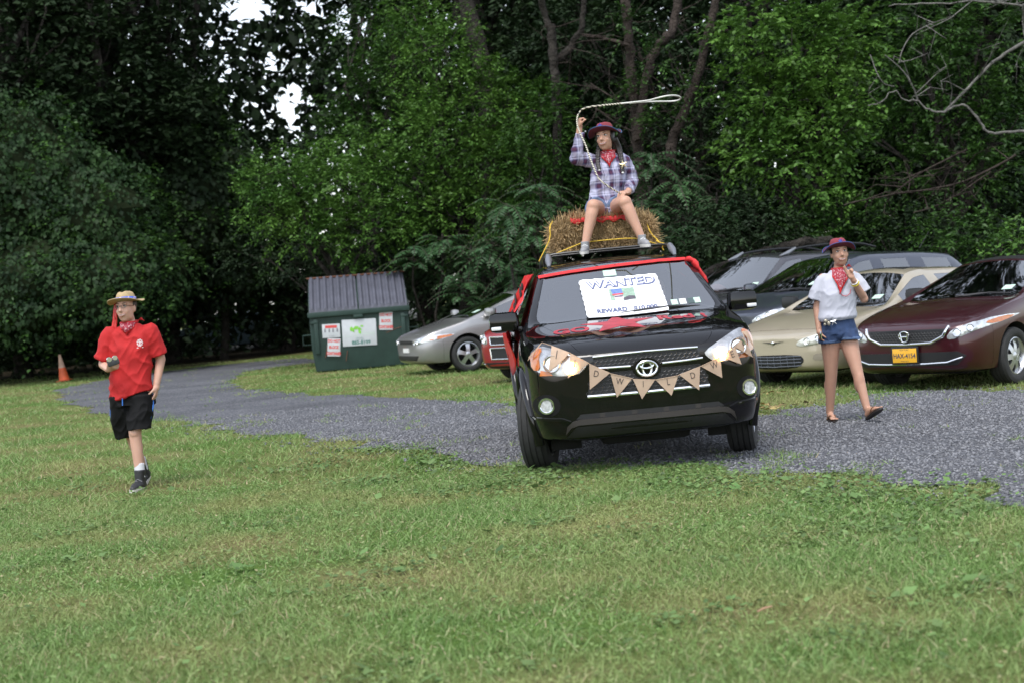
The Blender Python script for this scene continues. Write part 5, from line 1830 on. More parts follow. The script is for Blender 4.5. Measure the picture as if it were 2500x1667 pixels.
# red cloth on top of the bale
b = BM()
g2 = []
for i in range(17):
    row = []
    for j in range(9):
        x = -.30 + .52 * i / 16
        y = -.30 + .42 * j / 8
        z = BH + .018 + .006 * math.sin(i * 1.3 + j) if y > -.235 else BH + .014 - (-.235 - y) * (.5 + .5 * math.sin(i * .9) ** 2)
        row.append(b.verts.new((x, max(y, -.262), z)))
    g2.append(row)
for i in range(16):
    for j in range(8):
        b.faces.new((g2[i][j], g2[i + 1][j], g2[i + 1][j + 1], g2[i][j + 1]))
cl = link('red_cloth', b, REDC_, None, True)
cl.location, cl.rotation_euler = BALE, (0, 0, R(1))
cl.modifiers.new('t', 'SOLIDIFY').thickness = .006
tag(cl, 'red cloth spread on the straw bale under the rider', 'cloth')

# yellow rope tying the bale down
YEL = mat('yellow_rope', (.62, .40, .04), rough=.7, var=.2, vs=60)
def zr(u, v, Y): return at(1280 + u / 3.336, 210 + v / 3.336, Y)
rope = empty('yellow_rope', 'yellow rope lashing the straw bale to the roof rack', 'rope', zr(120, 1430, 14.9))
for pl in ([(120, 1430, 14.95), (165, 1340, 14.95), (215, 1235, 14.98), (205, 1150, 15.0), (230, 1105, 15.1)], [(205, 1385, 14.9), (300, 1350, 14.9), (430, 1296, 14.9), (480, 1276, 14.88), (650, 1258, 14.88), (880, 1238, 14.88), (980, 1258, 14.88), (1090, 1292, 14.9), (1140, 1290, 14.9)],
           [(1115, 1300, 14.9), (1085, 1255, 14.95), (1040, 1215, 14.98), (1010, 1160, 15), (985, 1060, 15.1)], [(1075, 1262, 14.93), (1105, 1278, 14.9), (1130, 1282, 14.88), (1155, 1292, 14.88), (1120, 1310, 14.9), (1135, 1340, 14.9)]):
    b = BM(); b_tube(b, [p - rope.location for p in smooth_line([zr(*q) for q in pl], 1)], .006, 6)
    link('strand', b, YEL, rope)

# ---------------------------------------------------------------- dumpster
dl, dr = gp(774, 910), gp(1000, 889)
DW = 2.12
DC = gp(887, 900); DYAW = R(5.3)
DGREEN = mat('dumpster_green', (.007, .026, .019), rough=.6, var=.3, vs=3, bump=.25, bs=6, col2=(.014, .04, .031))
LID = mat('dumpster_lid_grey', (.075, .078, .1), rough=.6, var=.15, vs=4)
RUST = mat('rust_brown', (.12, .05, .03), rough=.9)
dump = empty('dumpster', 'green steel dumpster with grey ribbed lids and white notices', 'dumpster', (DC.x, DC.y, 0), DYAW)
FH, BHH, DD = 1.26, 1.95, 1.45
b = BM()
prof = [(0.06, 0.02), (0, .5), (0, FH), (.5, FH + .33), (DD, BHH), (DD, .02)]
for sx in (-1, 1):
    pass
l = [b.verts.new((-DW / 2 + (.06 if i in (0, 5) else 0), y, z)) for i, (y, z) in enumerate(prof)]
r = [b.verts.new((DW / 2 - (.06 if i in (0, 5) else 0), y, z)) for i, (y, z) in enumerate(prof)]
for i in range(6):
    j = (i + 1) % 6
    b.faces.new((l[i], l[j], r[j], r[i]))
b.faces.new(l); b.faces.new(r)
bmesh.ops.bevel(b, geom=list(b.edges), offset=.012, segments=2, affect='EDGES')
link('body', b, DGREEN, dump, True)
b = BM(); b_box(b, (0, -.03, FH - .04), (DW + .06, .09, .11), bev=.015); link('front_rim', b, DGREEN, dump, True)
for s in (-1, 1):
    b = BM(); b_box(b, (s * (DW / 2 - .13), -.025, .76), (.09, .06, .72), bev=.012); link('corner_post', b, DGREEN, dump, True)
    b = BM(); b_box(b, (s * (DW / 2 - .10), -.03, 1.06), (.16, .06, .05), bev=.01); link('bracket', b, DGREEN, dump, True)
    b = BM()
    b_box(b, (s * (DW / 2 + .09), .35, .80), (.17, .6, .012)); b_box(b, (s * (DW / 2 + .09), .35, .60), (.17, .6, .012)); b_box(b, (s * (DW / 2 + .17), .35, .7), (.012, .6, .2))
    link('fork_pocket', b, DGREEN, dump)
b = BM(); b_box(b, (-.02, -.05, FH - .13), (.20, .05, .07), bev=.012); link('latch', b, DGREEN, dump, True)
for s in (-1, 1):
    b = BM()
    lw = DW / 2 - .035
    n = 7 * 4
    ys = [(-.07, FH + .0), (-.06, FH + .045), (.5, FH + .36), (DD * .98, BHH + .05)]
    rows = []
    for i in range(n + 1):
        x = -lw / 2 + lw * i / n
        ph = i % 4
        up = .05 if ph in (1, 2) else 0
        rows.append([b.verts.new((x + s * DW / 4, y, z + (up if 0 < k else 0))) for k, (y, z) in enumerate(ys)])
    for a, c in zip(rows, rows[1:]):
        for k in range(3):
            b.faces.new((a[k], c[k], c[k + 1], a[k + 1]))
    o = link('lid', b, LID, dump, False)
    o.modifiers.new('t', 'SOLIDIFY').thickness = .015
b = BM(); b_tube(b, [(-DW / 2 - .03, DD * .98, BHH + .075), (DW / 2 + .03, DD * .98, BHH + .075)], .02, 8); link('hinge_bar', b, RUST, dump, True)
DN = mat('notice_white', (.5, .52, .54), rough=.5, var=.06, vs=8)
NRED = mat('notice_red', (.6, .07, .06), rough=.6)
NGREEN = mat('notice_green', (.2, .5, .06), rough=.6, var=.2, vs=20)
NTEAL = mat('notice_teal', (.04, .16, .13), rough=.6)
NGREY = mat('notice_grey', (.2, .2, .22), rough=.6)
# notices: coordinates read from a straight-on view of the front (metres from its centre and from the ground)
def dz_(u, v):
    x = (u - 780) / 1245 * 2.12
    z = (1450 - v) / 635
    return x, z
def notice(name, cx, cz, w, h, rot, lines):
    M0 = Matrix.Translation((cx, -.012, cz)) @ Matrix.Rotation(rot, 4, 'Y')
    b = BM(); b_box(b, (0, 0, 0), (w, .012, h), bev=.003)
    b.transform(M0)
    o = link(name, b, DN, dump, True)
    for (s, size, x, z, m_, bold, sx) in lines:
        flat_text('lettering', s, size, M0 @ FM(x, -.0085, z), m_, o, bold, 1.0, sx)
    return o, M0
dnb = [('DO NOT', .085, 0, .13, NRED, .004, .75), ('BLOCK', .085, 0, .0, NRED, .004, .75), ('CONTAINER', .085, 0, -.13, NRED, .004, .62)]
notice('notice', .565, .975, .285, .385, R(4), dnb)
notice('notice', -.585, .51, .275, .375, R(6), dnb)
wn, M0 = notice('notice', -.615, .86, .38, .29, R(1.5), [('WARNING', .05, 0, .085, DN, .001, 1), ('NO PARKING', .02, 0, -.11, NGREY, 0, 1)])
b = BM(); b_box(b, (0, -.0075, .088), (.25, .003, .06), bev=.001); b.transform(M0); link('red_band', b, NRED, wn)
for k, x in enumerate((-.13, -.04, .04, .13)):
    b = BM(); b_box(b, (x, -.0075, .0), (.035, .003, .06)); b_ell(b, (x, -.0075, .04), (.014, .002, .014), u=8, v=6); b.transform(M0); link('pictogram', b, NGREY, wn)
cn, M0 = notice('company_notice', -.02, .78, .73, .56, R(1.5), [('(215)', .075, .0, -.135, NTEAL, .0, 1), ('885-8199', .11, .03, -.215, NTEAL, .003, .95)])
for k, (x, z, r_, a_) in enumerate(((-.14, .06, .09, .5), (-.06, .1, .08, -.4), (-.19, .03, .07, 1.2), (-.1, .0, .09, 2.2), (-.02, .06, .07, -1.1), (.02, .14, .05, -.2))):
    b = BM()
    pts = [(x, z), (x + r_ * math.cos(a_ + .5), z + r_ * math.sin(a_ + .5)), (x + 1.6 * r_ * math.cos(a_), z + 1.6 * r_ * math.sin(a_)), (x + r_ * math.cos(a_ - .5), z + r_ * math.sin(a_ - .5))]
    b.faces.new([b.verts.new((p, -.0085 - .0006 * k, q)) for p, q in pts])
    b.transform(M0); link('leaf_logo', b, NGREEN, cn)
for z, x0, x1, m_ in ((.0, .0, .33, NGREY), (-.035, -.08, .33, NGREEN), (-.075, -.34, .34, NGREY)):
    b = BM(); b_box(b, ((x0 + x1) / 2, -.0078, z), (x1 - x0, .002, .008 if m_ is NGREY else .02)); b.transform(M0); link('printed_line', b, mat('notice_pale_line', (.5, .58, .52), rough=.6), cn)
for (x0, z0, x1, z1) in ((.55, .72, .95, .84), (-.35, .2, -.3, .42), (-.78, .3, -.72, .55)):
    b = BM(); b_tube(b, [(x0, -.001, z0), ((x0 + x1) / 2, -.001, (z0 + z1) / 2 + .01), (x1, -.001, z1)], .008, 5); link('scratch', b, RUST, dump)

# ---------------------------------------------------------------- traffic cone
cp = gp(158, 930)
cone = empty('traffic_cone', 'faded orange and white traffic cone beside the drive on the left', 'cone', (cp.x, cp.y, 0))
cone.rotation_euler = (0, R(-6), 0)
b = BM(); b_box(b, (0, 0, .025), (.36, .36, .035), bev=.012); link('base', b, mat('cone_base_orange', (.55, .09, .03), rough=.7, var=.2), cone, True)
OR = mat('cone_orange', (.75, .13, .04), rough=.6, var=.25, vs=5)
b = BM(); b_lathe(b, [(.14, .03), (.135, .05), (.085, .36)], 24); link('lower_cone', b, OR, cone, True)
b = BM(); b_lathe(b, [(.086, .355), (.05, .58), (.034, .69), (.028, .70), (.022, .69)], 24); link('faded_collar', b, mat('cone_faded', (.55, .36, .27), rough=.7, var=.2), cone, True)

# small litter: a stick and dead leaves on the drive
bk = empty('bark_piece', 'small tan piece of bark lying on the near lawn', 'bark', gp(1868, 1508))
b = BM(); b_tube(b, [(-.03, 0, .03), (0, .01, .04), (.035, .015, .045)], [.006, .01, .006], 6, sq=.5); link('chip', b, mat('tan_bark', (.28, .17, .1), rough=.9), bk)
dlf = gp(1880, 1000)
rg = np.random.default_rng(3)
for (px_, py_, lab, sc_) in ((1885, 1001, 'clump of dead brown leaves on the gravel right of the black car', 1), (1880, 965, 'small dead leaf clump on the grass behind the black car', .7)):
    g_ = gp(px_, py_)
    n = 26
    P = np.stack([rg.normal(0, .1 * sc_, n), rg.normal(0, .1 * sc_, n), rg.uniform(.01, .05, n)], 1)
    V = leaves_at(P, rg.normal(0, 1, (n, 3)) * [1, 1, .3], rg.normal(0, .4, (n, 3)) + [0, 0, 1], rg.uniform(.05, .12, n) * sc_, rg.uniform(.03, .06, n) * sc_)
    o = link('dead_leaf_clump', np_mesh('dead_leaf_clump', V, leaf_faces(n)), mat('dead_leaf', (.26, .2, .08), rough=.9, island=.5))
    o.location = (g_.x, g_.y, .01)
    tag(o, lab, 'dead leaves', kind='stuff')
# ---------------------------------------------------------------- people
def skin_mat(name, col):
    m = mat(name, col, rough=.5, var=.07, vs=9, spec=.4)
    p = m.node_tree.nodes['Principled BSDF']
    p.inputs['Subsurface Weight'].default_value = .12
    p.inputs['Subsurface Radius'].default_value = (.02, .008, .004)
    return m

class Blob:
    """overlapping closed volumes fused into one continuous skin"""
    def __init__(s):
        s.b = BM()
    def chain(s, pts, rad, n=14, sq=1., ends=True):
        pts = [Vector(p) for p in pts]
        P, Rr = [], []
        for i in range(len(pts) - 1):
            for k in range(4):
                t = k / 4
                P.append(pts[i].lerp(pts[i + 1], t)); Rr.append(rad[i] + (rad[i + 1] - rad[i]) * t)
        P.append(pts[-1]); Rr.append(rad[-1])
        b_tube(s.b, P, Rr, n, sq=sq)
        if ends:
            for i in range(len(pts)):
                b_ell(s.b, pts[i], (rad[i] * .995,) * 3, u=n, v=8)
    def ell(s, c, r, rot=None):
        b_ell(s.b, c, r, rot, 18, 12)
    def loft(s, rings, n=28, p=2.3):
        """rings: (cx, cy, cz, rx, ry[, tilt_x, tilt_y]); superelliptic sections, flat ends"""
        rs = []
        for q in rings:
            cx, cy, cz, rx, ry = q[:5]
            tx, ty = (q[5], q[6]) if len(q) > 5 else (0, 0)
            r = []
            for k in range(n):
                a = 2 * math.pi * k / n
                c, d = math.cos(a), math.sin(a)
                x = math.copysign(abs(c) ** (2 / p), c) * rx
                y = math.copysign(abs(d) ** (2 / p), d) * ry
                r.append(s.b.verts.new((cx + x, cy + y, cz + x * tx + y * ty)))
            rs.append(r)
        for r0, r1 in zip(rs, rs[1:]):
            for k in range(n):
                s.b.faces.new((r0[k], r0[(k + 1) % n], r1[(k + 1) % n], r1[k]))
        s.b.faces.new(rs[0]); s.b.faces.new(rs[-1])
    def done(s, name, m, parent, vox=.007, sm=4, fold=0., seed=1, fscale=(14, 14, 9)):
        bmesh.ops.recalc_face_normals(s.b, faces=s.b.faces)
        me = bpy.data.meshes.new(name)
        s.b.to_mesh(me); s.b.free()
        o = bpy.data.objects.new(name, me)
        COL.objects.link(o)
        md = o.modifiers.new('r', 'REMESH')
        md.mode, md.voxel_size = 'VOXEL', vox
        if sm:
            ms = o.modifiers.new('s', 'SMOOTH')
            ms.factor, ms.iterations = .5, sm
        dg = bpy.context.evaluated_depsgraph_get()
        me2 = bpy.data.meshes.new_from_object(o.evaluated_get(dg))
        bpy.data.objects.remove(o)
        n = len(me2.vertices)
        if fold:
            co = np.empty(n * 3, np.float32); me2.vertices.foreach_get('co', co); co = co.reshape(-1, 3)
            no = np.empty(n * 3, np.float32); me2.vertices.foreach_get('normal', no); no = no.reshape(-1, 3)
            a, c_, d = fscale
            rd = lambda v: (1 - 2 * np.abs(v - .5)) ** 2.2 - .3
            f = .7 * rd(vnoise(co[:, 0] * a + co[:, 2] * d * .8 + 30, co[:, 2] * d * .8 - co[:, 0] * 5 + co[:, 1] * c_ * .4 + 30, seed))
            f = f + .45 * rd(vnoise(co[:, 0] * a * 1.6 - co[:, 2] * d * 1.3 + co[:, 1] * 7 + 60, co[:, 2] * d * .9 + co[:, 0] * 6 + 60, seed + 3))
            co = co + no * (f * fold)[:, None]
            me2.vertices.foreach_set('co', np.ascontiguousarray(co, np.float32).ravel())
        me2.polygons.foreach_set('use_smooth', np.ones(len(me2.polygons), bool))
        me2.update()
        me2.materials.clear()
        me2.materials.append(m)
        o = bpy.data.objects.new(name, me2)
        COL.objects.link(o)
        o.parent = parent
        return o

EYE_W = mat('eye_white', (.8, .79, .77), rough=.3)
IRIS = mat('iris_dark', (.03, .018, .012), rough=.2)
TEETH = mat('teeth', (.52, .46, .42), rough=.5)
LIPS = mat('lips', (.38, .17, .14), rough=.5)

def head_geo(B, H, f=1.0):
    T = lambda *p: H @ Vector(p)
    Rm = H.to_3x3()
    B.ell(T(0, .012, .028), (.073, .092, .088), Rm)
    B.ell(T(0, -.016, -.03), (.0635, .075, .09), Rm)
    B.ell(T(0, -.045, -.093), (.032 * f, .03, .024), Rm)
    for s in (-1, 1):
        B.ell(T(s * .033, -.052, -.03), (.027, .029, .027), Rm)
        B.ell(T(s * .036, -.01, -.07), (.022 * f, .045, .034), Rm)
        B.ell(T(s * .073, .012, -.012), (.009, .019, .03), Rm)
        B.ell(T(s * .03, -.07, .03), (.026, .014, .009), Rm)
    B.chain([T(0, -.083, .012), T(0, -.106, -.026)], [.009, .0135], 8)
    for s in (-1, 1):
        B.ell(T(s * .011, -.094, -.03), (.008, .009, .007), Rm)
    B.ell(T(0, -.078, -.06), (.028, .015, .018), Rm)

def face(root, H, hair_m, smile=1.0, f=1.0, lips=None):
    T = lambda *p: H @ Vector(p)
    Rm = H.to_3x3()
    for s in (-1, 1):
        b = BM(); b_ell(b, T(s * .031, -.0745, .01), (.0135, .009, .0058), Rm); e = link('eye', b, EYE_W, root, True)
        b = BM(); b_ell(b, T(s * .031, -.0825, .01), (.0062, .0033, .0062), Rm, 10, 8); link('iris', b, IRIS, e, True)
        b = BM(); b_tube(b, [T(s * .047, -.07, .013), T(s * .031, -.085, .0195), T(s * .016, -.08, .013)], [.0015, .0026, .0015], 6); link('eyelid', b, hair_m, e, True)
        b = BM(); b_tube(b, [T(s * .05, -.07, .03), T(s * .035, -.085, .037), T(s * .014, -.087, .032)], [.0015, .003, .0025], 6); link('eyebrow', b, hair_m, root, True)
    w = .031 * smile
    b = BM()
    b_tube(b, [T(-w, -.078, -.052), T(-w * .5, -.091, -.0615), T(0, -.0955, -.064), T(w * .5, -.091, -.0615), T(w, -.078, -.052)], [.0015, .0036, .0044, .0036, .0015], 8, sq=.8)
    link('teeth', b, TEETH, root, True)
    b = BM()
    b_tube(b, [T(-w * 1.1, -.077, -.05), T(-w * .5, -.0925, -.0555), T(0, -.097, -.0575), T(w * .5, -.0925, -.0555), T(w * 1.1, -.077, -.05)], [.0012, .0024, .003, .0024, .0012], 7)
    b_tube(b, [T(-w * 1.1, -.077, -.05), T(-w * .55, -.0915, -.0685), T(0, -.0965, -.0725), T(w * .55, -.0915, -.0685), T(w * 1.1, -.077, -.05)], [.0012, .003, .0038, .003, .0012], 7)
    link('lips', b, lips or LIPS, root, True)

def hand(B, wrist, d, palm, thumb, curl=(.5, .5, .5, .5), L=1.0, spread=.0, tcurl=.4):
    """palm with four fingers and a thumb; d along the hand, palm = side the fingers close to, thumb = thumb side"""
    d = Vector(d).normalized()
    th = Vector(thumb); th = (th - d * th.dot(d)).normalized()
    pz = th.cross(d)
    if pz.dot(Vector(palm)) < 0: pz = -pz
    W = Vector(wrist)
    P = lambda x, y, z: W + th * x * L + d * y * L + pz * z * L
    Rm = Matrix((th, d, pz)).transposed()
    B.ell(P(0, .045, 0), (.041 * L, .052 * L, .0165 * L), Rm)
    B.ell(P(.0, .075, 0), (.04 * L, .022 * L, .0145 * L), Rm)
    B.chain([P(0, -.02, 0), P(0, .02, 0)], [.026 * L, .03 * L], 12, sq=.75)
    for k, (x, ln) in enumerate(((.030, .072), (.0105, .08), (-.0095, .074), (-.0285, .058))):
        c = curl[k]
        p = P(x, .085, .0)
        pts = [P(x * .8, .06, 0), p]
        ang = spread * x * 12
        dr = (d * math.cos(ang) + th * math.sin(ang))
        a = 0
        for seg, fr in enumerate((.45, .32, .23)):
            a += c * (1.15, 1.25, .8)[seg]
            v = dr * math.cos(a) + pz * math.sin(a)
            p = p + v * ln * L * fr
            pts.append(p)
        B.chain(pts, [.0095 * L, .0092 * L, .0086 * L, .0078 * L, .007 * L], 9)
    pts = [P(.022, .018, .004), P(.043, .045, .012)]
    dv = (th * .45 + d * .8 + pz * .35 * (1 + tcurl)).normalized()
    p = pts[-1]
    for fr in (.032, .027):
        p = p + dv * fr * L
        pts.append(p)
        dv = (dv - th * tcurl * 1.1 + pz * tcurl * .9).normalized()
    B.chain(pts, [.0135 * L, .0115 * L, .0098 * L, .0085 * L], 9)

def hat(root, H, crown_m, brim_m, edge_m=None, band_m=None, rx=.155, ry=.175, curl=-.03, front=0., star_m=None, ch=.105, dent_k=.016):
    """cowboy hat in head space, brim at the forehead"""
    T = lambda *p: H @ Vector(p)
    b = BM()
    n = 40
    rings = []
    for r, z in ((.079, .045), (.079, .06), (.076, .085), (.07, .115), (.058, .138), (.04, .147), (.018, .14)):
        z = .045 + (z - .045) * ch / .105
        ring = []
        for k in range(n):
            a = 2 * math.pi * k / n
            dent = -dent_k * math.exp(-(math.cos(a) / .35) ** 2) * max(0, (z - .09) / .05) if r > .03 else -.006
            pin = 1 - .1 * max(0, (z - .08) / .07) * (math.sin(a) < 0) * abs(math.cos(a))
            ring.append(b.verts.new(T(r * math.cos(a) * pin, .01 + r * 1.22 * math.sin(a), z + dent)))
        rings.append(ring)
    for r0, r1 in zip(rings, rings[1:]):
        for k in range(n): b.faces.new((r0[k], r0[(k + 1) % n], r1[(k + 1) % n], r1[k]))
    b.faces.new(rings[-1])
    h = link('hat', b, crown_m, root, True)
    b = BM()
    rings = []
    for t in (0, .12, .3, .55, .8, 1.0):
        ring = []
        for k in range(n):
            a = 2 * math.pi * k / n
            x = (.08 + (rx - .08) * t) * math.cos(a)
            y = .01 + (.099 + (ry - .099) * t) * math.sin(a)
            z = .05 + curl * (abs(math.cos(a)) ** 4) * t ** 1.3 + front * abs(math.sin(a)) * t ** 1.2
            ring.append(b.verts.new(T(x, y, z)))
        rings.append(ring)
    for r0, r1 in zip(rings, rings[1:]):
        for k in range(n): b.faces.new((r0[k], r0[(k + 1) % n], r1[(k + 1) % n], r1[k]))
    br = link('hat_brim', b, brim_m, root, True)
    br.modifiers.new('t', 'SOLIDIFY').thickness = .005
    if edge_m:
        b = BM(); ring = [v for v in rings[-1:]]
        pts = []
        for k in range(n + 1):
            a = 2 * math.pi * k / n
            pts.append(T(rx * math.cos(a), .01 + ry * math.sin(a), .05 + curl * abs(math.cos(a)) ** 4 + front * abs(math.sin(a))))
        b_tube(b, pts, .0042, 7, caps=False)
        link('brim_edging', b, edge_m, br, True)
    if band_m:
        b = BM()
        r_ = [[b.verts.new(T(.0815 * math.cos(2 * math.pi * k / n), .01 + .0815 * 1.22 * math.sin(2 * math.pi * k / n), z)) for k in range(n)] for z in (.052, .082)]
        for k in range(n): b.faces.new((r_[0][k], r_[0][(k + 1) % n], r_[1][(k + 1) % n], r_[1][k]))
        link('hat_band', b, band_m, h, True).modifiers.new('t', 'SOLIDIFY').thickness = .003
    if star_m:
        b = BM()
        vs = []
        for k in range(10):
            a = math.pi / 2 + k * math.pi / 5
            r = .026 if k % 2 == 0 else .011
            vs.append(b.verts.new(T(r * math.cos(a), -.093 + .2 * max(0, r * math.sin(a)), .095 + r * math.sin(a))))
        b.faces.new(vs)
        bmesh.ops.solidify(b, geom=b.faces[:], thickness=.004)
        link('hat_star', b, star_m, h)
    return h

def bandana_mat(name, base, white=.5, scale=70):
    m = mat(name, base, rough=.75)
    N, L = m.node_tree.nodes, m.node_tree.links
    p = N['Principled BSDF']
    tc = N.new('ShaderNodeTexCoord')
    v = N.new('ShaderNodeTexVoronoi'); v.inputs['Scale'].default_value = scale
    n1 = N.new('ShaderNodeTexNoise'); n1.inputs['Scale'].default_value = scale * .9; n1.inputs['Detail'].default_value = 3
    L.new(tc.outputs['Object'], v.inputs['Vector']); L.new(tc.outputs['Object'], n1.inputs['Vector'])
    r = N.new('ShaderNodeValToRGB'); r.color_ramp.elements[0].position, r.color_ramp.elements[1].position = .5, .62
    L.new(n1.outputs[0], r.inputs[0])
    mx = N.new('ShaderNodeMix'); mx.data_type = 'RGBA'
    mu = N.new('ShaderNodeMath'); mu.operation = 'MULTIPLY'; mu.inputs[1].default_value = white
    L.new(r.outputs[0], mu.inputs[0]); L.new(mu.outputs[0], mx.inputs[0])
    mx.inputs[6].default_value = (*base, 1); mx.inputs[7].default_value = (.75, .6, .62, 1)
    L.new(mx.outputs[2], p.inputs['Base Color'])
    return m

BRED = mat('bandana_red', (.45, .008, .01), rough=.7, var=.15, vs=20)
BPRINT = bandana_mat('bandana_print', (.28, .012, .03), .45)
def bandana(root, nc, nr, drop, wd, lean, m_in, m_out, chest=.03, skew=0., knot=True):
    """kerchief round the neck: nc neck centre, nr neck radius, drop of the front tip"""
    nc = Vector(nc)
    b = BM()
    n, k = 22, 12
    g, gi = [], []
    for i in range(n + 1):
        t = i / n
        a = math.pi * (-.62 + 1.24 * t) - math.pi / 2
        rr = nr + .012
        top = nc + Vector((rr * math.cos(a), rr * math.sin(a) * 1.05, .018 - .012 * math.sin(math.pi * t)))
        e = 1 - abs(2 * t - 1)
        low = nc + Vector(((2 * t - 1) * wd * (.35 + .65 * (1 - e)) + skew * e, -nr - chest * (.4 + e) if e > .12 else rr * math.sin(a) * 1.2, -.03 - drop * e ** .9))
        row = []
        for j in range(k + 1):
            s = j / k
            p = top.lerp(low, s) + Vector((0, -.02 * math.sin(math.pi * s) * (.4 + e), 0)) + Vector((0, .006 * math.sin(i * 1.9 + j * .6), 0))
            row.append(b.verts.new(p))
        g.append(row)
    for i in range(n):
        for j in range(k):
            f = b.faces.new((g[i][j], g[i + 1][j], g[i + 1][j + 1], g[i][j + 1]))
            e = 1 - abs(2 * (i + .5) / n - 1)
            f.material_index = 1 if (j > k * .72 or e < .22) else 0
    me = bpy.data.meshes.new('bandana')
    bmesh.ops.recalc_face_normals(b, faces=b.faces)
    b.to_mesh(me); b.free()
    me.materials.append(m_in); me.materials.append(m_out)
    o = bpy.data.objects.new('bandana', me); COL.objects.link(o); o.parent = root
    for p in me.polygons: p.use_smooth = True
    o.modifiers.new('t', 'SOLIDIFY').thickness = .004
    B = Blob()
    pts = [nc + Vector(((nr + .008) * math.cos(a), (nr + .008) * math.sin(a), .008)) for a in [2 * math.pi * q / 16 for q in range(17)]]
    B.chain(pts, [.012] * 17, 8, ends=False)
    if knot:
        B.ell(nc + Vector((.05, nr * .9, .01)), (.025, .02, .018))
        B.chain([nc + Vector((.05, nr, .012)), nc + Vector((.10, nr * .8, .03)), nc + Vector((.13, nr * .7, .01))], [.008, .014, .004], 8, sq=.4)
    B.done('neck_roll', m_out, root, .005, 2)
    return o

def xf(m4, p):
    return m4 @ Vector(p)

def head_matrix(c, yaw, pitch=0., roll=0., s=1.0):
    return Matrix.Translation(c) @ Euler((pitch, roll, yaw)).to_matrix().to_4x4() @ Matrix.Scale(s, 4)

SKIN = skin_mat('skin_tan', (.47, .265, .185))
SKIN_F = skin_mat('skin_fair', (.53, .31, .23))
HAIR_D = mat('hair_dark', (.012, .008, .007), rough=.45, var=.3, vs=40, bump=.4, bs=120, dist=.004)
HAIR_B = mat('hair_brown', (.04, .022, .012), rough=.5, var=.3, vs=40)
def denim(name, c):
    return mat(name, c, rough=.85, var=.3, vs=14, bump=.25, bs=160, dist=.003)

# ============ boy in the red shirt
g_ = gp(338, 1192)
boy = empty('person', 'person in red t-shirt, black shorts and straw hat walking on the lawn', 'person', (g_.x, g_.y, 0), group='people in western hats')
HB = head_matrix((.035, -.03, 1.548), R(-16), R(-3), R(-3), 1.03)
B = Blob()
head_geo(B, HB)
B.chain([(.045, .005, 1.34), (.04, 0, 1.46)], [.062, .054], 14)
B.loft([(.03, 0, .80, .15, .105), (.03, 0, .95, .14, .10), (.04, 0, 1.15, .155, .105), (.045, .005, 1.32, .165, .09), (.045, .005, 1.385, .09, .07)])
B.chain([(-.125, .005, 1.335), (-.215, .03, 1.085), (-.125, -.19, 1.05)], [.056, .042, .029], 12)
B.chain([(.215, .005, 1.335), (.275, .055, 1.09), (.235, -.015, .88)], [.056, .043, .03], 12)
hand(B, (-.115, -.205, 1.05), (.75, -.6, .12), (.2, .1, 1), (-.5, -.6, .3), (.75, .8, .85, .9), 1.0, 0, .5)
hand(B, (.234, -.02, .872), (-.15, -.12, -1), (-1, 0, .1), (-.1, -1, 0), (.35, .35, .4, .4), 1.0)
B.chain([(.10, 0, .84), (.035, -.10, .495), (.05, -.115, .12)], [.088, .055, .037], 14)
B.ell((.04, -.085, .36), (.049, .056, .10))
B.chain([(-.05, 0, .84), (-.045, .10, .46), (-.02, .32, .15)], [.088, .055, .037], 14)
B.ell((-.035, .22, .34), (.047, .055, .09))
B.ell((.036, -.135, .49), (.04, .03, .044))
B.done('body', SKIN_F, boy, .0072, 4)
face(boy, HB, HAIR_B, 1.1)
# hair edge under the hat
Bh = Blob()
Bh.ell(HB @ Vector((0, .03, .03)), (.078, .085, .075), HB.to_3x3())
for s in (-1, 1): Bh.ell(HB @ Vector((s * .066, .01, .022)), (.010, .022, .03), HB.to_3x3())
Bh.done('hair', HAIR_B, boy, .007, 2)
STRAWH = mat('straw_hat', (.36, .27, .14), rough=.75, var=.18, vs=30, bump=.5, bs=150, dist=.004)
hat(boy, HB @ Matrix.Translation((0, 0, .005)), STRAWH, STRAWH, None, bandana_mat('blue_hat_band', (.05, .12, .55), .6, 60), .15, .165, -.012, .022, None, .09)
# glasses
b = BM()
for s in (-1, 1):
    b_tube(b, [HB @ Vector((s * .032 + .02 * math.cos(a), -.096, .008 + .014 * math.sin(a))) for a in [2 * math.pi * k / 14 for k in range(15)]], .0018, 5, caps=False)
    b_tube(b, [HB @ Vector((s * .052, -.095, .012)), HB @ Vector((s * .075, .0, .01))], .0017, 5)
b_tube(b, [HB @ Vector((-.012, -.097, .012)), HB @ Vector((.012, -.097, .012))], .0018, 5)
link('glasses', b, mat('spectacle_frame', (.12, .1, .1), rough=.3, metal=.6), boy, True)
# shirt
RED_T = mat('red_tshirt', (.42, .009, .01), rough=.8, var=.1, vs=10, bump=.2, bs=90, dist=.003)
B = Blob()
B.loft([(.01, -.005, .80, .185, .135, .24, 0), (.015, -.005, .90, .18, .133, .12, 0), (.03, 0, 1.05, .178, .128, 0, 0), (.04, 0, 1.22, .185, .122), (.045, .005, 1.33, .178, .10), (.045, .008, 1.385, .105, .08), (.045, .008, 1.405, .082, .072)])
B.chain([(-.115, .005, 1.33), (-.165, .012, 1.23), (-.20, .022, 1.125)], [.078, .08, .082], 16, ends=False)
B.ell((-.118, .005, 1.335), (.074, .074, .065))
B.chain([(.205, .005, 1.33), (.235, .02, 1.23), (.262, .035, 1.125)], [.078, .08, .082], 16, ends=False)
B.ell((.208, .005, 1.335), (.074, .074, .065))
tee = B.done('shirt', RED_T, boy, .008, 3, .016, 4, (11, 10, 9))
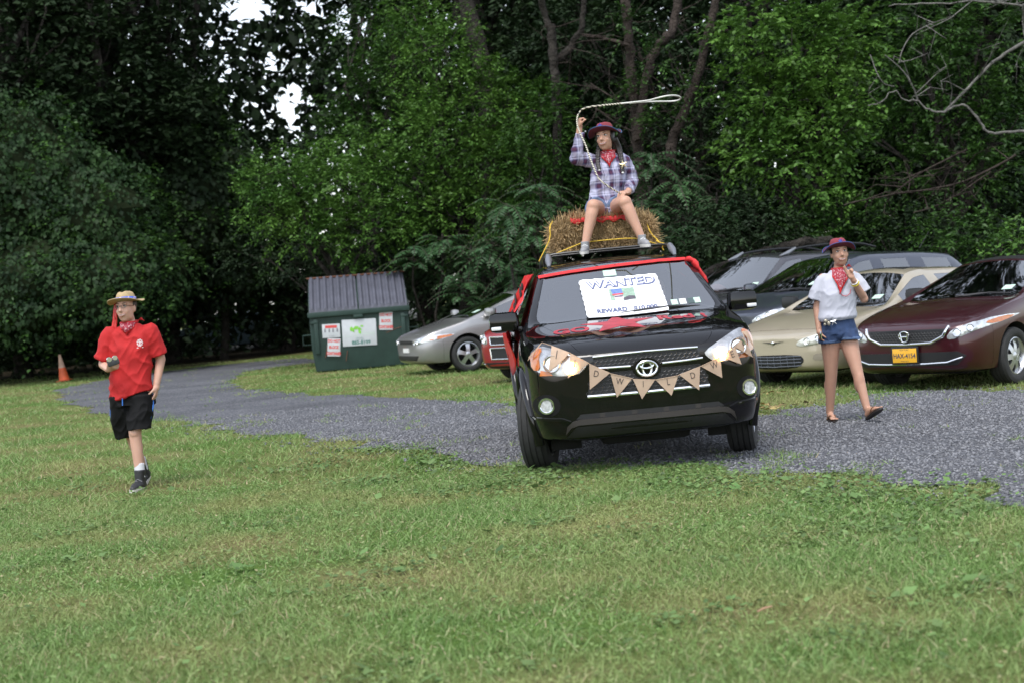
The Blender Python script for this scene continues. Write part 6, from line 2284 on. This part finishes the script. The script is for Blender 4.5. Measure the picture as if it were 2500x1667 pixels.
# crest on the chest
b = BM()
WHITE_INK = mat('crest_white', (.6, .5, .5), rough=.7)
tb = BM(); tb.from_mesh(tee.data); TV = BVHTree.FromBMesh(tb); tb.free()
def chest(x, z, rx, rz):
    h = TV.ray_cast(Vector((x, -1, z)), Vector((0, 1, 0)))
    if h[0] is not None:
        b_ell(b, h[0], (rx, .0025, rz), h[1].to_track_quat('-Y', 'Z').to_matrix(), 8, 6)
for k in range(9):
    a = 2 * math.pi * k / 9
    chest(.145 + .021 * math.cos(a), 1.245 + .025 * math.sin(a), .008, .008)
chest(.145, 1.24, .006, .02); chest(.15, 1.25, .013, .006); chest(.139, 1.255, .006, .01)
for x in (.125, .165): chest(x, 1.205, .009, .005)
o = link('shirt_crest', b, WHITE_INK, boy, True); o['kind'] = 'stuff'
bandana(boy, (.04, -.005, 1.415), .058, .07, .07, 0, BPRINT, BRED, .03)
# red streamer hanging from the hat
b = BM()
for k, (x, dx) in enumerate(((-.098, -.012), (-.09, .006))):
    r_ = []
    for q in range(9):
        t = q / 8
        p = HB @ Vector((x, .015, .05)) + Vector((dx * t - .03 * t, -.04 * t, -.24 * t + .01 * math.sin(q)))
        r_.append((b.verts.new(p + Vector((-.012, .004 * math.sin(q * 2), 0))), b.verts.new(p + Vector((.012, -.004 * math.sin(q * 2), 0)))))
    for (a, c), (d, e) in zip(r_, r_[1:]): b.faces.new((a, c, e, d))
link('red_streamer', b, mat('orange_red_ribbon', (.5, .02, .012), rough=.4), boy, True).modifiers.new('t', 'SOLIDIFY').thickness = .002
# shorts
BSH = mat('black_shorts', (.004, .004, .0045), rough=.75, var=.2, vs=10, spec=.2)
B = Blob()
B.loft([(.02, 0, .90, .12, .085, .2, 0), (.02, 0, .82, .155, .11, .2, 0), (.02, 0, .72, .188, .13)])
B.loft([(.095, -.01, .80, .105, .12), (.085, -.04, .66, .105, .115), (.07, -.085, .515, .098, .105)])
B.loft([(-.065, .0, .80, .105, .12), (-.075, .03, .62, .105, .115), (-.072, .075, .44, .095, .11)])
sho = B.done('shorts', BSH, boy, .0085, 3, .024, 9, (10, 9, 7))
b = BM()
BLUE = mat('blue_piping', (.03, .16, .55), rough=.5)
b_tube(b, [(-.172, -.03, .70), (-.18, 0, .60), (-.165, .03, .50), (-.13, .03, .44)], [.006, .009, .012, .012], 7)
link('blue_stripe', b, BLUE, boy, True)
b = BM(); b_tube(b, [(.198, -.03, .80), (.197, -.05, .70), (.17, -.08, .60)], [.006, .01, .008], 7); link('blue_stripe', b, BLUE, boy, True)
b = BM(); b_tube(b, [(-.035, -.137, .81), (-.04, -.141, .73)], .005, 6); link('drawstring', b, BLUE, boy, True)
# socks and high-top shoes
SOCK = mat('white_sock', (.6, .6, .63), rough=.9)
SHOE_B = mat('black_shoe', (.018, .018, .02), rough=.5, var=.4, vs=12)
SOLE_W = mat('shoe_sole_white', (.62, .6, .56), rough=.6)
def shoe(root, ankle, toe_dir, pitch, up_m, sole_m, high=.1, size=1.0, tongue=None):
    """ankle: ankle joint; toe_dir: heading on the ground plane (radians from -y towards +x); pitch lifts the toe"""
    M = Matrix.Translation(ankle) @ Matrix.Rotation(toe_dir, 4, 'Z') @ Matrix.Rotation(pitch, 4, 'X') @ Matrix.Scale(size, 4)
    B = Blob()
    B.loft([(0, -.005, -.075, .042, .055), (0, 0, -.02, .04, .05), (0, .005, high - .05, .044, .052)])
    B.b.verts.ensure_lookup_table()
    B.chain([(0, .03, -.055), (0, -.05, -.052), (0, -.12, -.062), (0, -.165, -.07)], [.038, .04, .037, .026], 12)
    B.b.transform(M)
    up = B.done('shoe', up_m, root, .006, 4)
    b = BM()
    rings = []
    for z, g in ((-.098, .0), (-.072, .003)):
        ring = []
        for k in range(28):
            a = 2 * math.pi * k / 28
            y = -.065 + .13 * math.sin(a)
            w_ = .040 + .010 * math.exp(-((y + .12) / .06) ** 2) - .004
            ring.append(b.verts.new(M @ Vector(((w_ + g) * math.copysign(abs(math.cos(a)) ** .7, math.cos(a)), y, z))))
        rings.append(ring)
    for k in range(28): b.faces.new((rings[0][k], rings[0][(k + 1) % 28], rings[1][(k + 1) % 28], rings[1][k]))
    b.faces.new(rings[0]); b.faces.new(rings[1])
    link('sole', b, sole_m, up, True)
    b = BM()
    for q in range(4):
        y = -.045 - .022 * q
        z = .0 - .014 * q
        b_tube(b, [M @ Vector((-.03, y + .004, z - .022)), M @ Vector((0, y - .012, z - .002)), M @ Vector((.03, y + .004, z - .022))], .0035, 5)
    link('laces', b, tongue or SOLE_W, up)
    return up
for ank, td, pt in (((.05, -.115, .10), R(-10), 0.0), ((-.02, .33, .13), R(-12), R(24))):
    shoe(boy, ank, td, pt, SHOE_B, SOLE_W, .12, 1.05, mat('grey_lace', (.2, .2, .21), rough=.8))
    B = Blob()
    k = Vector((.05, -.108, .23)) if ank[1] < 0 else Vector((-.025, .28, .24))
    B.chain([ank, k], [.045, .044], 14, ends=False)
    B.done('sock', SOCK, boy, .007, 2)
boy.rotation_euler = (0, 0, 0)
# the shiny thing in his hand
cm = empty('small_camera', 'small shiny silver camera held by the person in the red shirt', 'camera', (g_.x - .055, g_.y - .27, 1.105), R(20))
b = BM(); b_box(b, (0, 0, 0), (.10, .045, .055), Matrix.Rotation(R(-15), 3, 'Y'), bev=.012); link('case', b, mat('camera_dark', (.04, .04, .045), rough=.35), cm, True)
for x, z in ((-.032, .026), (.015, .036)):
    b = BM(); b_lathe(b, [(.0, -.03), (.02, -.03), (.022, -.024), (.022, .02)], 16, 'Y', Matrix.Translation((x, -.0, z))); link('lens_cap', b, CHROME, cm, True)

# ============ girl in the white shirt
g_ = gp(2031, 1030)
girl = empty('person', 'person in white t-shirt, denim shorts and red hat walking on gravel', 'person', (g_.x, g_.y, 0), group='people in western hats')
HG = head_matrix((.178, -.02, 1.535), R(2), R(-4), R(-2), 1.02)
B = Blob()
head_geo(B, HG, .85)
B.chain([(.165, .01, 1.33), (.17, .005, 1.44)], [.05, .044], 14)
B.loft([(.115, 0, .80, .145, .10), (.115, 0, .88, .145, .105), (.12, 0, 1.0, .125, .09), (.14, 0, 1.15, .14, .10), (.155, .005, 1.31, .145, .082), (.16, .005, 1.365, .08, .062)])
B.ell((.095, -.065, 1.19), (.06, .05, .06)); B.ell((.205, -.065, 1.19), (.06, .05, .06))
# hanging arm
B.chain([(.015, .005, 1.315), (-.055, .02, 1.05), (-.062, -.03, .86)], [.047, .038, .027], 12)
hand(B, (-.062, -.035, .85), (.05, -.12, -1), (1, -.1, 0), (0, -1, -.1), (.7, .8, .85, .85), .95, 0, .5)
# raised arm
B.chain([(.30, .005, 1.315), (.37, -.03, 1.10), (.25, -.185, 1.285)], [.047, .04, .027], 12)
hand(B, (.247, -.19, 1.293), (-.45, -.15, .85), (-.3, -1, .1), (-.7, -.3, .3), (.12, .1, 1.1, 1.1), .95, .25, .7)
# legs
B.chain([(.045, .0, .80), (.035, .05, .44), (.012, .13, .075)], [.099, .057, .034], 14)
B.ell((.024, .10, .31), (.052, .058, .11))
B.chain([(.19, 0, .80), (.235, -.10, .50), (.285, -.21, .12)], [.099, .057, .034], 14)
B.ell((.25, -.135, .36), (.052, .058, .11))
def bare_foot(B, ank, td, pitch, s=1.0):
    M = Matrix.Translation(ank) @ Matrix.Rotation(td, 4, 'Z') @ Matrix.Rotation(pitch, 4, 'X') @ Matrix.Scale(s, 4)
    B.chain([M @ Vector(p) for p in ((0, .03, -.05), (0, -.03, -.035), (0, -.10, -.055))], [.028, .031, .024], 12)
    B.ell(M @ Vector((0, -.115, -.06)), (.038, .03, .015), M.to_3x3().normalized())
    for k, x in enumerate((.026, .012, 0, -.012, -.023)):
        B.chain([M @ Vector((x, -.125, -.06)), M @ Vector((x * 1.15, -.158 + .006 * abs(k - 1), -.062))], [.010 if k == 0 else .0075] * 2, 8)
    return M
M1 = bare_foot(B, (.012, .13, .09), R(4), 0)
M2 = bare_foot(B, (.288, -.215, .125), R(28), R(-26))
B.ell((.035, .024, .445), (.04, .028, .05)); B.ell((.237, -.126, .505), (.04, .028, .05))
B.done('body', SKIN, girl, .0072, 4)
face(girl, HG, HAIR_D, 1.1, .85)
Bh = Blob()
Bh.ell(HG @ Vector((0, .028, .03)), (.078, .087, .078), HG.to_3x3())
for s in (-1, 1): Bh.ell(HG @ Vector((s * .068, .012, .02)), (.011, .028, .04), HG.to_3x3())
Bh.ell(HG @ Vector((0, .085, -.04)), (.045, .04, .05), HG.to_3x3())
Bh.done('hair', HAIR_D, girl, .007, 2)
HATR = mat('red_felt_hat', (.2, .03, .042), rough=.9, var=.12, vs=20)
HATU = mat('dark_red_felt', (.1, .012, .022), rough=.95)
HATB = mat('blue_edging', (.03, .06, .2), rough=.7)
STARB = mat('blue_star', (.12, .13, .55), rough=.7)
hat(girl, HG @ Matrix.Translation((0, 0, .004)), HATR, HATU, HATB, None, .145, .155, -.038, .03, STARB, .088, .004)
WHITE_T = mat('white_tshirt', (.46, .47, .53), rough=.9, bump=.15, bs=90, dist=.003)
B = Blob()
B.loft([(.112, -.005, .925, .168, .122, .02, 0), (.112, -.012, .955, .183, .137), (.118, -.008, 1.02, .172, .128), (.138, -.012, 1.16, .172, .135), (.155, 0, 1.30, .165, .098), (.162, .006, 1.36, .10, .076), (.165, .006, 1.385, .076, .066)])
B.chain([(.02, .005, 1.315), (-.035, .012, 1.22), (-.072, .018, 1.125)], [.056, .064, .07], 16, ends=False); B.ell((.026, .005, 1.312), (.056, .062, .052))
B.chain([(.295, .005, 1.315), (.345, -.005, 1.235), (.378, -.015, 1.16)], [.056, .064, .07], 16, ends=False); B.ell((.288, .005, 1.312), (.056, .062, .052))
B.done('shirt', WHITE_T, girl, .008, 4, .011, 14, (11, 10, 9))
B = Blob()
DEN = denim('denim_blue', (.022, .045, .11))
B.loft([(.112, 0, .965, .148, .112), (.115, 0, .88, .16, .122), (.118, 0, .80, .172, .13)])
B.loft([(.045, 0, .83, .103, .118), (.040, .012, .735, .102, .112)])
B.loft([(.188, -.005, .83, .103, .118), (.203, -.035, .755, .102, .112, -.05, 0)])
B.ell((.118, -.012, .79), (.085, .118, .062))
B.done('shorts', DEN, girl, .008, 3, .01, 16)
B = Blob()
B.loft([(.040, .008, .75, .106, .116), (.040, .014, .722, .105, .115)]); B.loft([(.202, -.03, .772, .106, .116, -.05, 0), (.206, -.04, .744, .105, .115, -.05, 0)])
B.done('rolled_cuff', denim('denim_pale', (.06, .1, .19)), girl, .007, 1)
bandana(girl, (.168, -.002, 1.385), .052, .20, .10, 0, BPRINT, BRED, .092, -.045)
b = BM(); b_tube(b, [(.13, -.125, 1.19), (.15, -.152, 1.15), (.185, -.155, 1.14), (.22, -.15, 1.16), (.235, -.135, 1.2)], .0035, 6); link('bead_necklace', b, mat('pink_beads', (.5, .08, .1), rough=.4), girl, True)
WB = Vector((.25, -.185, 1.285)); EB = Vector((.37, -.03, 1.10))
for t, m_, r in ((.12, mat('white_bracelet', (.8, .78, .75), rough=.5), .032), (.2, mat('yellow_bracelet', (.75, .6, .05), rough=.5), .0335)):
    c = WB.lerp(EB, t); x, y = frame_of(EB - WB)
    b = BM(); b_tube(b, [c + (x * math.cos(a) + y * math.sin(a)) * r for a in [2 * math.pi * k / 18 for k in range(19)]], .006, 7, caps=False); link('bracelet', b, m_, girl, True)
# star badge and belt trinkets
def star_badge(root, c, r, m, ry=0.):
    b = BM(); vs = []
    for k in range(10):
        a = math.pi / 2 + k * math.pi / 5 + .2
        rr = r if k % 2 == 0 else r * .42
        vs.append(b.verts.new((rr * math.cos(a), 0, rr * math.sin(a))))
    cv = b.verts.new((0, -r * .2, 0)); cb = b.verts.new((0, r * .1, 0))
    for k in range(10):
        b.faces.new((vs[k], vs[(k + 1) % 10], cv)); b.faces.new((vs[(k + 1) % 10], vs[k], cb))
    for k in range(0, 10, 2): b_ell(b, vs[k].co, (r * .09,) * 3, u=8, v=6)
    b.transform(Matrix.Translation(c) @ Matrix.Rotation(ry, 4, 'Z'))
    return link('star_badge', b, m, root)
SILV = mat('badge_silver', (.6, .6, .6), rough=.3, metal=.8)
star_badge(girl, (.055, -.14, .92), .034, SILV)
b = BM(); b_ell(b, (-.012, -.125, .93), (.02, .012, .018)); b_ell(b, (.012, -.135, .905), (.016, .012, .022)); b_ell(b, (-.02, -.12, .90), (.014, .01, .014)); link('belt_trinkets', b, mat('trinket', (.35, .32, .25), rough=.35, metal=.5), girl, True)
# sandals
FLIP = mat('flipflop_dark', (.02, .015, .014), rough=.6)
STRAP = mat('flipflop_strap', (.2, .1, .05), rough=.6)
for M in (M1, M2):
    b = BM(); rings = []
    for z in (-.093, -.076):
        rings.append([b.verts.new(M @ Vector(((.036 + .010 * math.exp(-((-.058 + .125 * math.sin(a) + .11) / .06) ** 2)) * math.copysign(abs(math.cos(a)) ** .7, math.cos(a)), -.058 + .125 * math.sin(a), z))) for a in [2 * math.pi * k / 26 for k in range(26)]])
    for k in range(26): b.faces.new((rings[0][k], rings[0][(k + 1) % 26], rings[1][(k + 1) % 26], rings[1][k]))
    b.faces.new(rings[0]); b.faces.new(rings[1])
    f = link('flip_flop', b, FLIP, girl, True)
    b = BM(); b_tube(b, [M @ Vector(p) for p in ((-.04, -.03, -.07), (-.02, -.085, -.03), (.012, -.135, -.055), (.025, -.085, -.03), (.04, -.03, -.07))], .006, 6); link('strap', b, STRAP, f, True)
ho = empty('small_trinket', 'small shiny trinket in the lowered hand of the white shirted person', 'trinket', (g_.x - .058, g_.y - .085, .80))
b = BM(); b_lathe(b, [(.0, -.03), (.012, -.026), (.013, .02), (.006, .028), (0, .03)], 12); link('case', b, CHROME, ho, True)
b = BM(); b_ell(b, (0, -.0, .034), (.008, .008, .008)); link('cap', b, SILV, ho, True)

# ============ girl on the bale
SB = Vector((BALE.x + .0, 15.25, BALE.z + BH + .006))
_q = at(1466, 528, 15.05)
SB.x = _q.x + .015
rider = empty('person', 'person in plaid shirt and red hat sitting on the straw bale', 'person', SB, group='people in western hats')
HR_ = head_matrix((.092, -.05, .735), R(-24), R(-3), R(-4), 1.04)
B = Blob()
head_geo(B, HR_, .85)
B.chain([(.115, .0, .54), (.10, -.02, .66)], [.05, .044], 14)
B.loft([(.05, .02, .0, .16, .13), (.05, .01, .09, .165, .13), (.075, 0, .22, .13, .10), (.10, -.01, .38, .14, .10), (.115, -.005, .52, .145, .082), (.115, 0, .57, .08, .062)])
B.ell((.055, -.06, .41), (.055, .045, .055)); B.ell((.16, -.06, .41), (.055, .045, .055))
B.chain([(-.02, -.005, .52), (-.185, -.07, .555), (-.14, -.10, .825)], [.05, .041, .028], 12)
hand(B, (-.138, -.102, .84), (.1, -.03, 1), (1, -.35, 0), (.2, -1, .2), (1.15, 1.15, 1.1, 1.1), .95, 0, .9)
B.chain([(.25, -.005, .52), (.315, .01, .32), (.255, -.20, .21)], [.05, .04, .028], 12)
hand(B, (.25, -.21, .205), (-.6, -.75, .0), (0, -.1, -1), (-.6, .6, .3), (.9, .95, .95, .95), .95, 0, .7)
for hx, kn, an in ((-.02, (-.085, -.40, .10), (-.185, -.475, -.235)), (.13, (.205, -.40, .11), (.318, -.475, -.215))):
    B.chain([(hx, .02, .07), kn, an], [.10, .062, .036], 14)
    k_, a_ = Vector(kn), Vector(an)
    B.ell(k_.lerp(a_, .33) + Vector((0, .03, 0)), (.052, .056, .10))
    B.ell(Vector((hx, .02, .07)).lerp(k_, .4) + Vector((0, 0, -.01)), (.085, .12, .078))
B.done('body', SKIN, rider, .0072, 4)
face(rider, HR_, HAIR_D, 1.1, .85)
Bh = Blob()
Bh.ell(HR_ @ Vector((0, .028, .03)), (.08, .09, .08), HR_.to_3x3())
for s in (-1, 1): Bh.ell(HR_ @ Vector((s * .071, .005, .0)), (.014, .04, .06), HR_.to_3x3())
Bh.ell(HR_ @ Vector((0, .08, -.05)), (.055, .04, .06), HR_.to_3x3())
def braid(pts, r0, r1, n=11):
    pts = smooth_line(pts, 2)
    L = len(pts)
    for i in range(n):
        t = i / (n - 1)
        q = t * (L - 1); a = int(q); p = pts[a].lerp(pts[min(a + 1, L - 1)], q - a)
        r = r0 + (r1 - r0) * t
        for s in (-1, 1):
            Bh.ell(p + Vector((s * r * .5, -.004, 0)), (r * .75, r * .8, r * 1.05), Matrix.Rotation(s * .6, 3, 'Y'))
braid([HR_ @ Vector((.075, .02, -.03)), Vector((.215, -.03, .63)), Vector((.225, -.075, .52)), Vector((.225, -.11, .40))], .026, .015, 17)
braid_ties = [(.226, -.118, .395), (.012, -.13, .435)]
braid([HR_ @ Vector((-.06, .03, -.04)), Vector((.015, -.06, .60)), Vector((.0, -.10, .50)), Vector((.012, -.125, .44))], .021, .014, 14)
Bh.done('hair', HAIR_D, rider, .006, 1)
b = BM()
for q in braid_ties: b_ell(b, q, (.014, .012, .009), u=10, v=8)
link('hair_tie', b, mat('white_hair_tie', (.7, .7, .68), rough=.6), rider, True)
hat(rider, HR_ @ Matrix.Translation((0, 0, .004)), HATR, HATU, mat('teal_edging', (.02, .07, .16), rough=.7), None, .15, .158, -.036, .03, STARB, .088, .004)

def plaid_mat():
    m = mat('plaid_flannel', (.6, .6, .65), rough=.85)
    N, L = m.node_tree.nodes, m.node_tree.links
    p = N['Principled BSDF']
    tc = N.new('ShaderNodeTexCoord')
    sp = N.new('ShaderNodeSeparateXYZ'); L.new(tc.outputs['Object'], sp.inputs[0])
    def ramp(src, scale, stops, add=None):
        mu = N.new('ShaderNodeMath'); mu.operation = 'MULTIPLY'; mu.inputs[1].default_value = scale; L.new(src, mu.inputs[0])
        fr = N.new('ShaderNodeMath'); fr.operation = 'FRACT'; L.new(mu.outputs[0], fr.inputs[0])
        r = N.new('ShaderNodeValToRGB'); r.color_ramp.interpolation = 'CONSTANT'
        el = r.color_ramp.elements
        while len(el) > 1: el.remove(el[-1])
        el[0].position = 0; el[0].color = (*stops[0][1], 1)
        for q, c in stops[1:]:
            e = el.new(q); e.color = (*c, 1)
        L.new(fr.outputs[0], r.inputs[0])
        return r.outputs[0]
    W, Nv, Wi, Li = (.42, .42, .55), (.012, .014, .05), (.06, .014, .045), (.16, .15, .27)
    st = [(0, W), (.22, Li), (.30, Nv), (.35, Wi), (.58, Nv), (.63, Li), (.70, W), (.82, Nv), (.86, W)]
    xy = N.new('ShaderNodeMath'); xy.operation = 'ADD'; L.new(sp.outputs[0], xy.inputs[0])
    ym = N.new('ShaderNodeMath'); ym.operation = 'MULTIPLY'; ym.inputs[1].default_value = .5; L.new(sp.outputs[1], ym.inputs[0]); L.new(ym.outputs[0], xy.inputs[1])
    a = ramp(xy.outputs[0], 9.5, st)
    c = ramp(sp.outputs[2], 8.5, st)
    mx = N.new('ShaderNodeMix'); mx.data_type = 'RGBA'; mx.inputs[0].default_value = .5
    L.new(a, mx.inputs[6]); L.new(c, mx.inputs[7])
    L.new(mx.outputs[2], p.inputs['Base Color'])
    return m
PLAID = plaid_mat()
B = Blob()
B.loft([(.05, -.005, .055, .175, .145), (.052, -.005, .12, .178, .147), (.075, 0, .24, .155, .122), (.10, -.012, .39, .165, .13), (.115, -.005, .51, .16, .095), (.115, 0, .565, .095, .074), (.112, -.003, .585, .07, .062)])
B.chain([(-.015, -.005, .515), (-.10, -.04, .545), (-.185, -.072, .56), (-.162, -.088, .69), (-.142, -.10, .79)], [.064, .062, .06, .05, .042], 16, ends=False)
B.ell((-.01, -.005, .52), (.062, .062, .055)); B.ell((-.185, -.07, .56), (.06, .06, .06))
B.chain([(.245, -.005, .515), (.285, .002, .42), (.318, .01, .32), (.29, -.09, .265), (.268, -.165, .228)], [.062, .06, .058, .05, .044], 16, ends=False)
B.ell((.24, -.005, .52), (.062, .062, .055)); B.ell((.317, .01, .32), (.058, .058, .058))
# shirt tails in the lap
B.loft([(.05, -.10, .09, .10, .075), (.055, -.15, .045, .06, .05), (.06, -.165, .01, .03, .03)])
B.done('shirt', PLAID, rider, .0075, 3, .018, 24, (12, 10, 10))
B = Blob()
B.loft([(.05, .0, .005, .175, .15), (.05, .0, .11, .172, .145)])
for hx, kn in ((-.02, (-.085, -.40, .10)), (.13, (.205, -.40, .11))):
    h_ = Vector((hx, .02, .075)); k_ = Vector(kn)
    B.chain([h_, h_.lerp(k_, .42)], [.116, .103], 18, ends=False)
B.done('shorts', denim('denim_pale_shorts', (.1, .14, .23)), rider, .008, 3, .01, 27)
b = BM(); b_ell(b, (-.0, 0, 0), (.001, .001, .001)); b.free()
bandana(rider, (.108, -.012, .60), .05, .115, .085, 0, BPRINT, BRED, .055, .0)
star_badge(rider, (.235, -.135, .47), .04, mat('badge_gold', (.6, .5, .3), rough=.35, metal=.7))
CANV = mat('shoe_canvas_grey', (.24, .24, .25), rough=.8, var=.2, vs=20)
for an, td in (((-.19, -.482, -.238), R(-12)), ((.323, -.482, -.218), R(16))):
    shoe(rider, an, td, R(3), CANV, SOLE_W, .075, .88, mat('lace_white', (.75, .75, .75), rough=.8))

# lasso: braided rope from lap to hand, then a loop thrown to the right
ROPE_A = mat('rope_white', (.66, .65, .6), rough=.7)
def rope_mat():
    m = mat('rope_checked', (.6, .58, .5), rough=.75)
    N, L = m.node_tree.nodes, m.node_tree.links
    tc = N.new('ShaderNodeTexCoord')
    w = N.new('ShaderNodeTexWave'); w.inputs['Scale'].default_value = 24; w.bands_direction = 'DIAGONAL'
    L.new(tc.outputs['Object'], w.inputs['Vector'])
    r = N.new('ShaderNodeValToRGB'); r.color_ramp.elements[0].position, r.color_ramp.elements[1].position = .3, .45
    r.color_ramp.elements[0].color = (.04, .035, .03, 1); r.color_ramp.elements[1].color = (.66, .62, .5, 1)
    L.new(w.outputs[0], r.inputs[0]); L.new(r.outputs[0], N['Principled BSDF'].inputs['Base Color'])
    return m
las = empty('lasso', 'checked rope lasso swung overhead by the person on the bale', 'lasso', zr(760, 860, 14.98))
def las_tube(name, pl, r, m, it=2):
    b = BM(); b_tube(b, [p - las.location for p in smooth_line([zr(*q) for q in pl], it)], r, 8); link(name, b, m, las, True)
RC = rope_mat()
las_tube('tail', [(790, 880, 14.98), (740, 855, 14.93), (670, 810, 14.9), (605, 760, 14.88), (575, 690, 14.9), (535, 590, 14.95), (500, 480, 15), (455, 390, 15.04), (430, 320, 15.08), (428, 270, 15.1), (440, 230, 15.12)], .0072, RC)
las_tube('throw', [(450, 215, 15.12), (470, 190, 15.1), (540, 170, 15.05), (640, 160, 15), (740, 150, 15), (800, 143, 15)], .0078, RC)
las_tube('loop', [(790, 145, 15), (900, 133, 14.9), (1010, 122, 14.6), (1090, 98, 14.3), (1170, 80, 14.3), (1240, 78, 14.6), (1278, 95, 15), (1265, 118, 15.4), (1200, 128, 15.5), (1080, 128, 15.3), (960, 132, 15.1), (860, 142, 15)], .0075, ROPE_A)

# ============ driver behind the windshield
dp = sv(.38, 2.28, .72)
driver = empty('person', 'driver behind the windshield of the black car wearing red bandana', 'person', dp)
HD = head_matrix((0, -.06, .60), R(8), 0, 0, .95)
B = Blob()
head_geo(B, HD)
B.chain([(0, 0, .42), (0, -.03, .52)], [.055, .05], 12)
B.loft([(0, -.02, .0, .17, .13), (0, 0, .2, .16, .11), (0, 0, .36, .18, .10), (0, 0, .44, .09, .07)])
for s in (-1, 1):
    B.chain([(s * .18, 0, .37), (s * .25, -.2, .17), (s * .12, -.48, .25)], [.055, .043, .03], 10)
    hand(B, (s * .12, -.49, .255), (-s * .3, -.8, .3), (0, -.4, -1), (-s, 0, .3), (.9, .9, .9, .9), 1)
B.done('body', SKIN_F, driver, .009, 3)
face(driver, HD, HAIR_B)
Bh = Blob(); Bh.ell(HD @ Vector((0, .03, .035)), (.082, .09, .082), HD.to_3x3()); Bh.done('hair', HAIR_B, driver, .009, 2)
B = Blob()
B.loft([(0, -.02, -.01, .185, .145), (0, 0, .2, .175, .125), (0, 0, .36, .19, .115), (0, 0, .445, .085, .075)])
for s in (-1, 1): B.chain([(s * .175, 0, .37), (s * .245, -.19, .18), (s * .19, -.33, .21)], [.068, .058, .05], 12)
B.done('shirt', mat('dark_plaid_shirt', (.06, .06, .08), rough=.8, var=.5, vs=18), driver, .01, 3)
bandana(driver, (0, -.015, .475), .058, .14, .09, 0, BRED, BRED, .04)
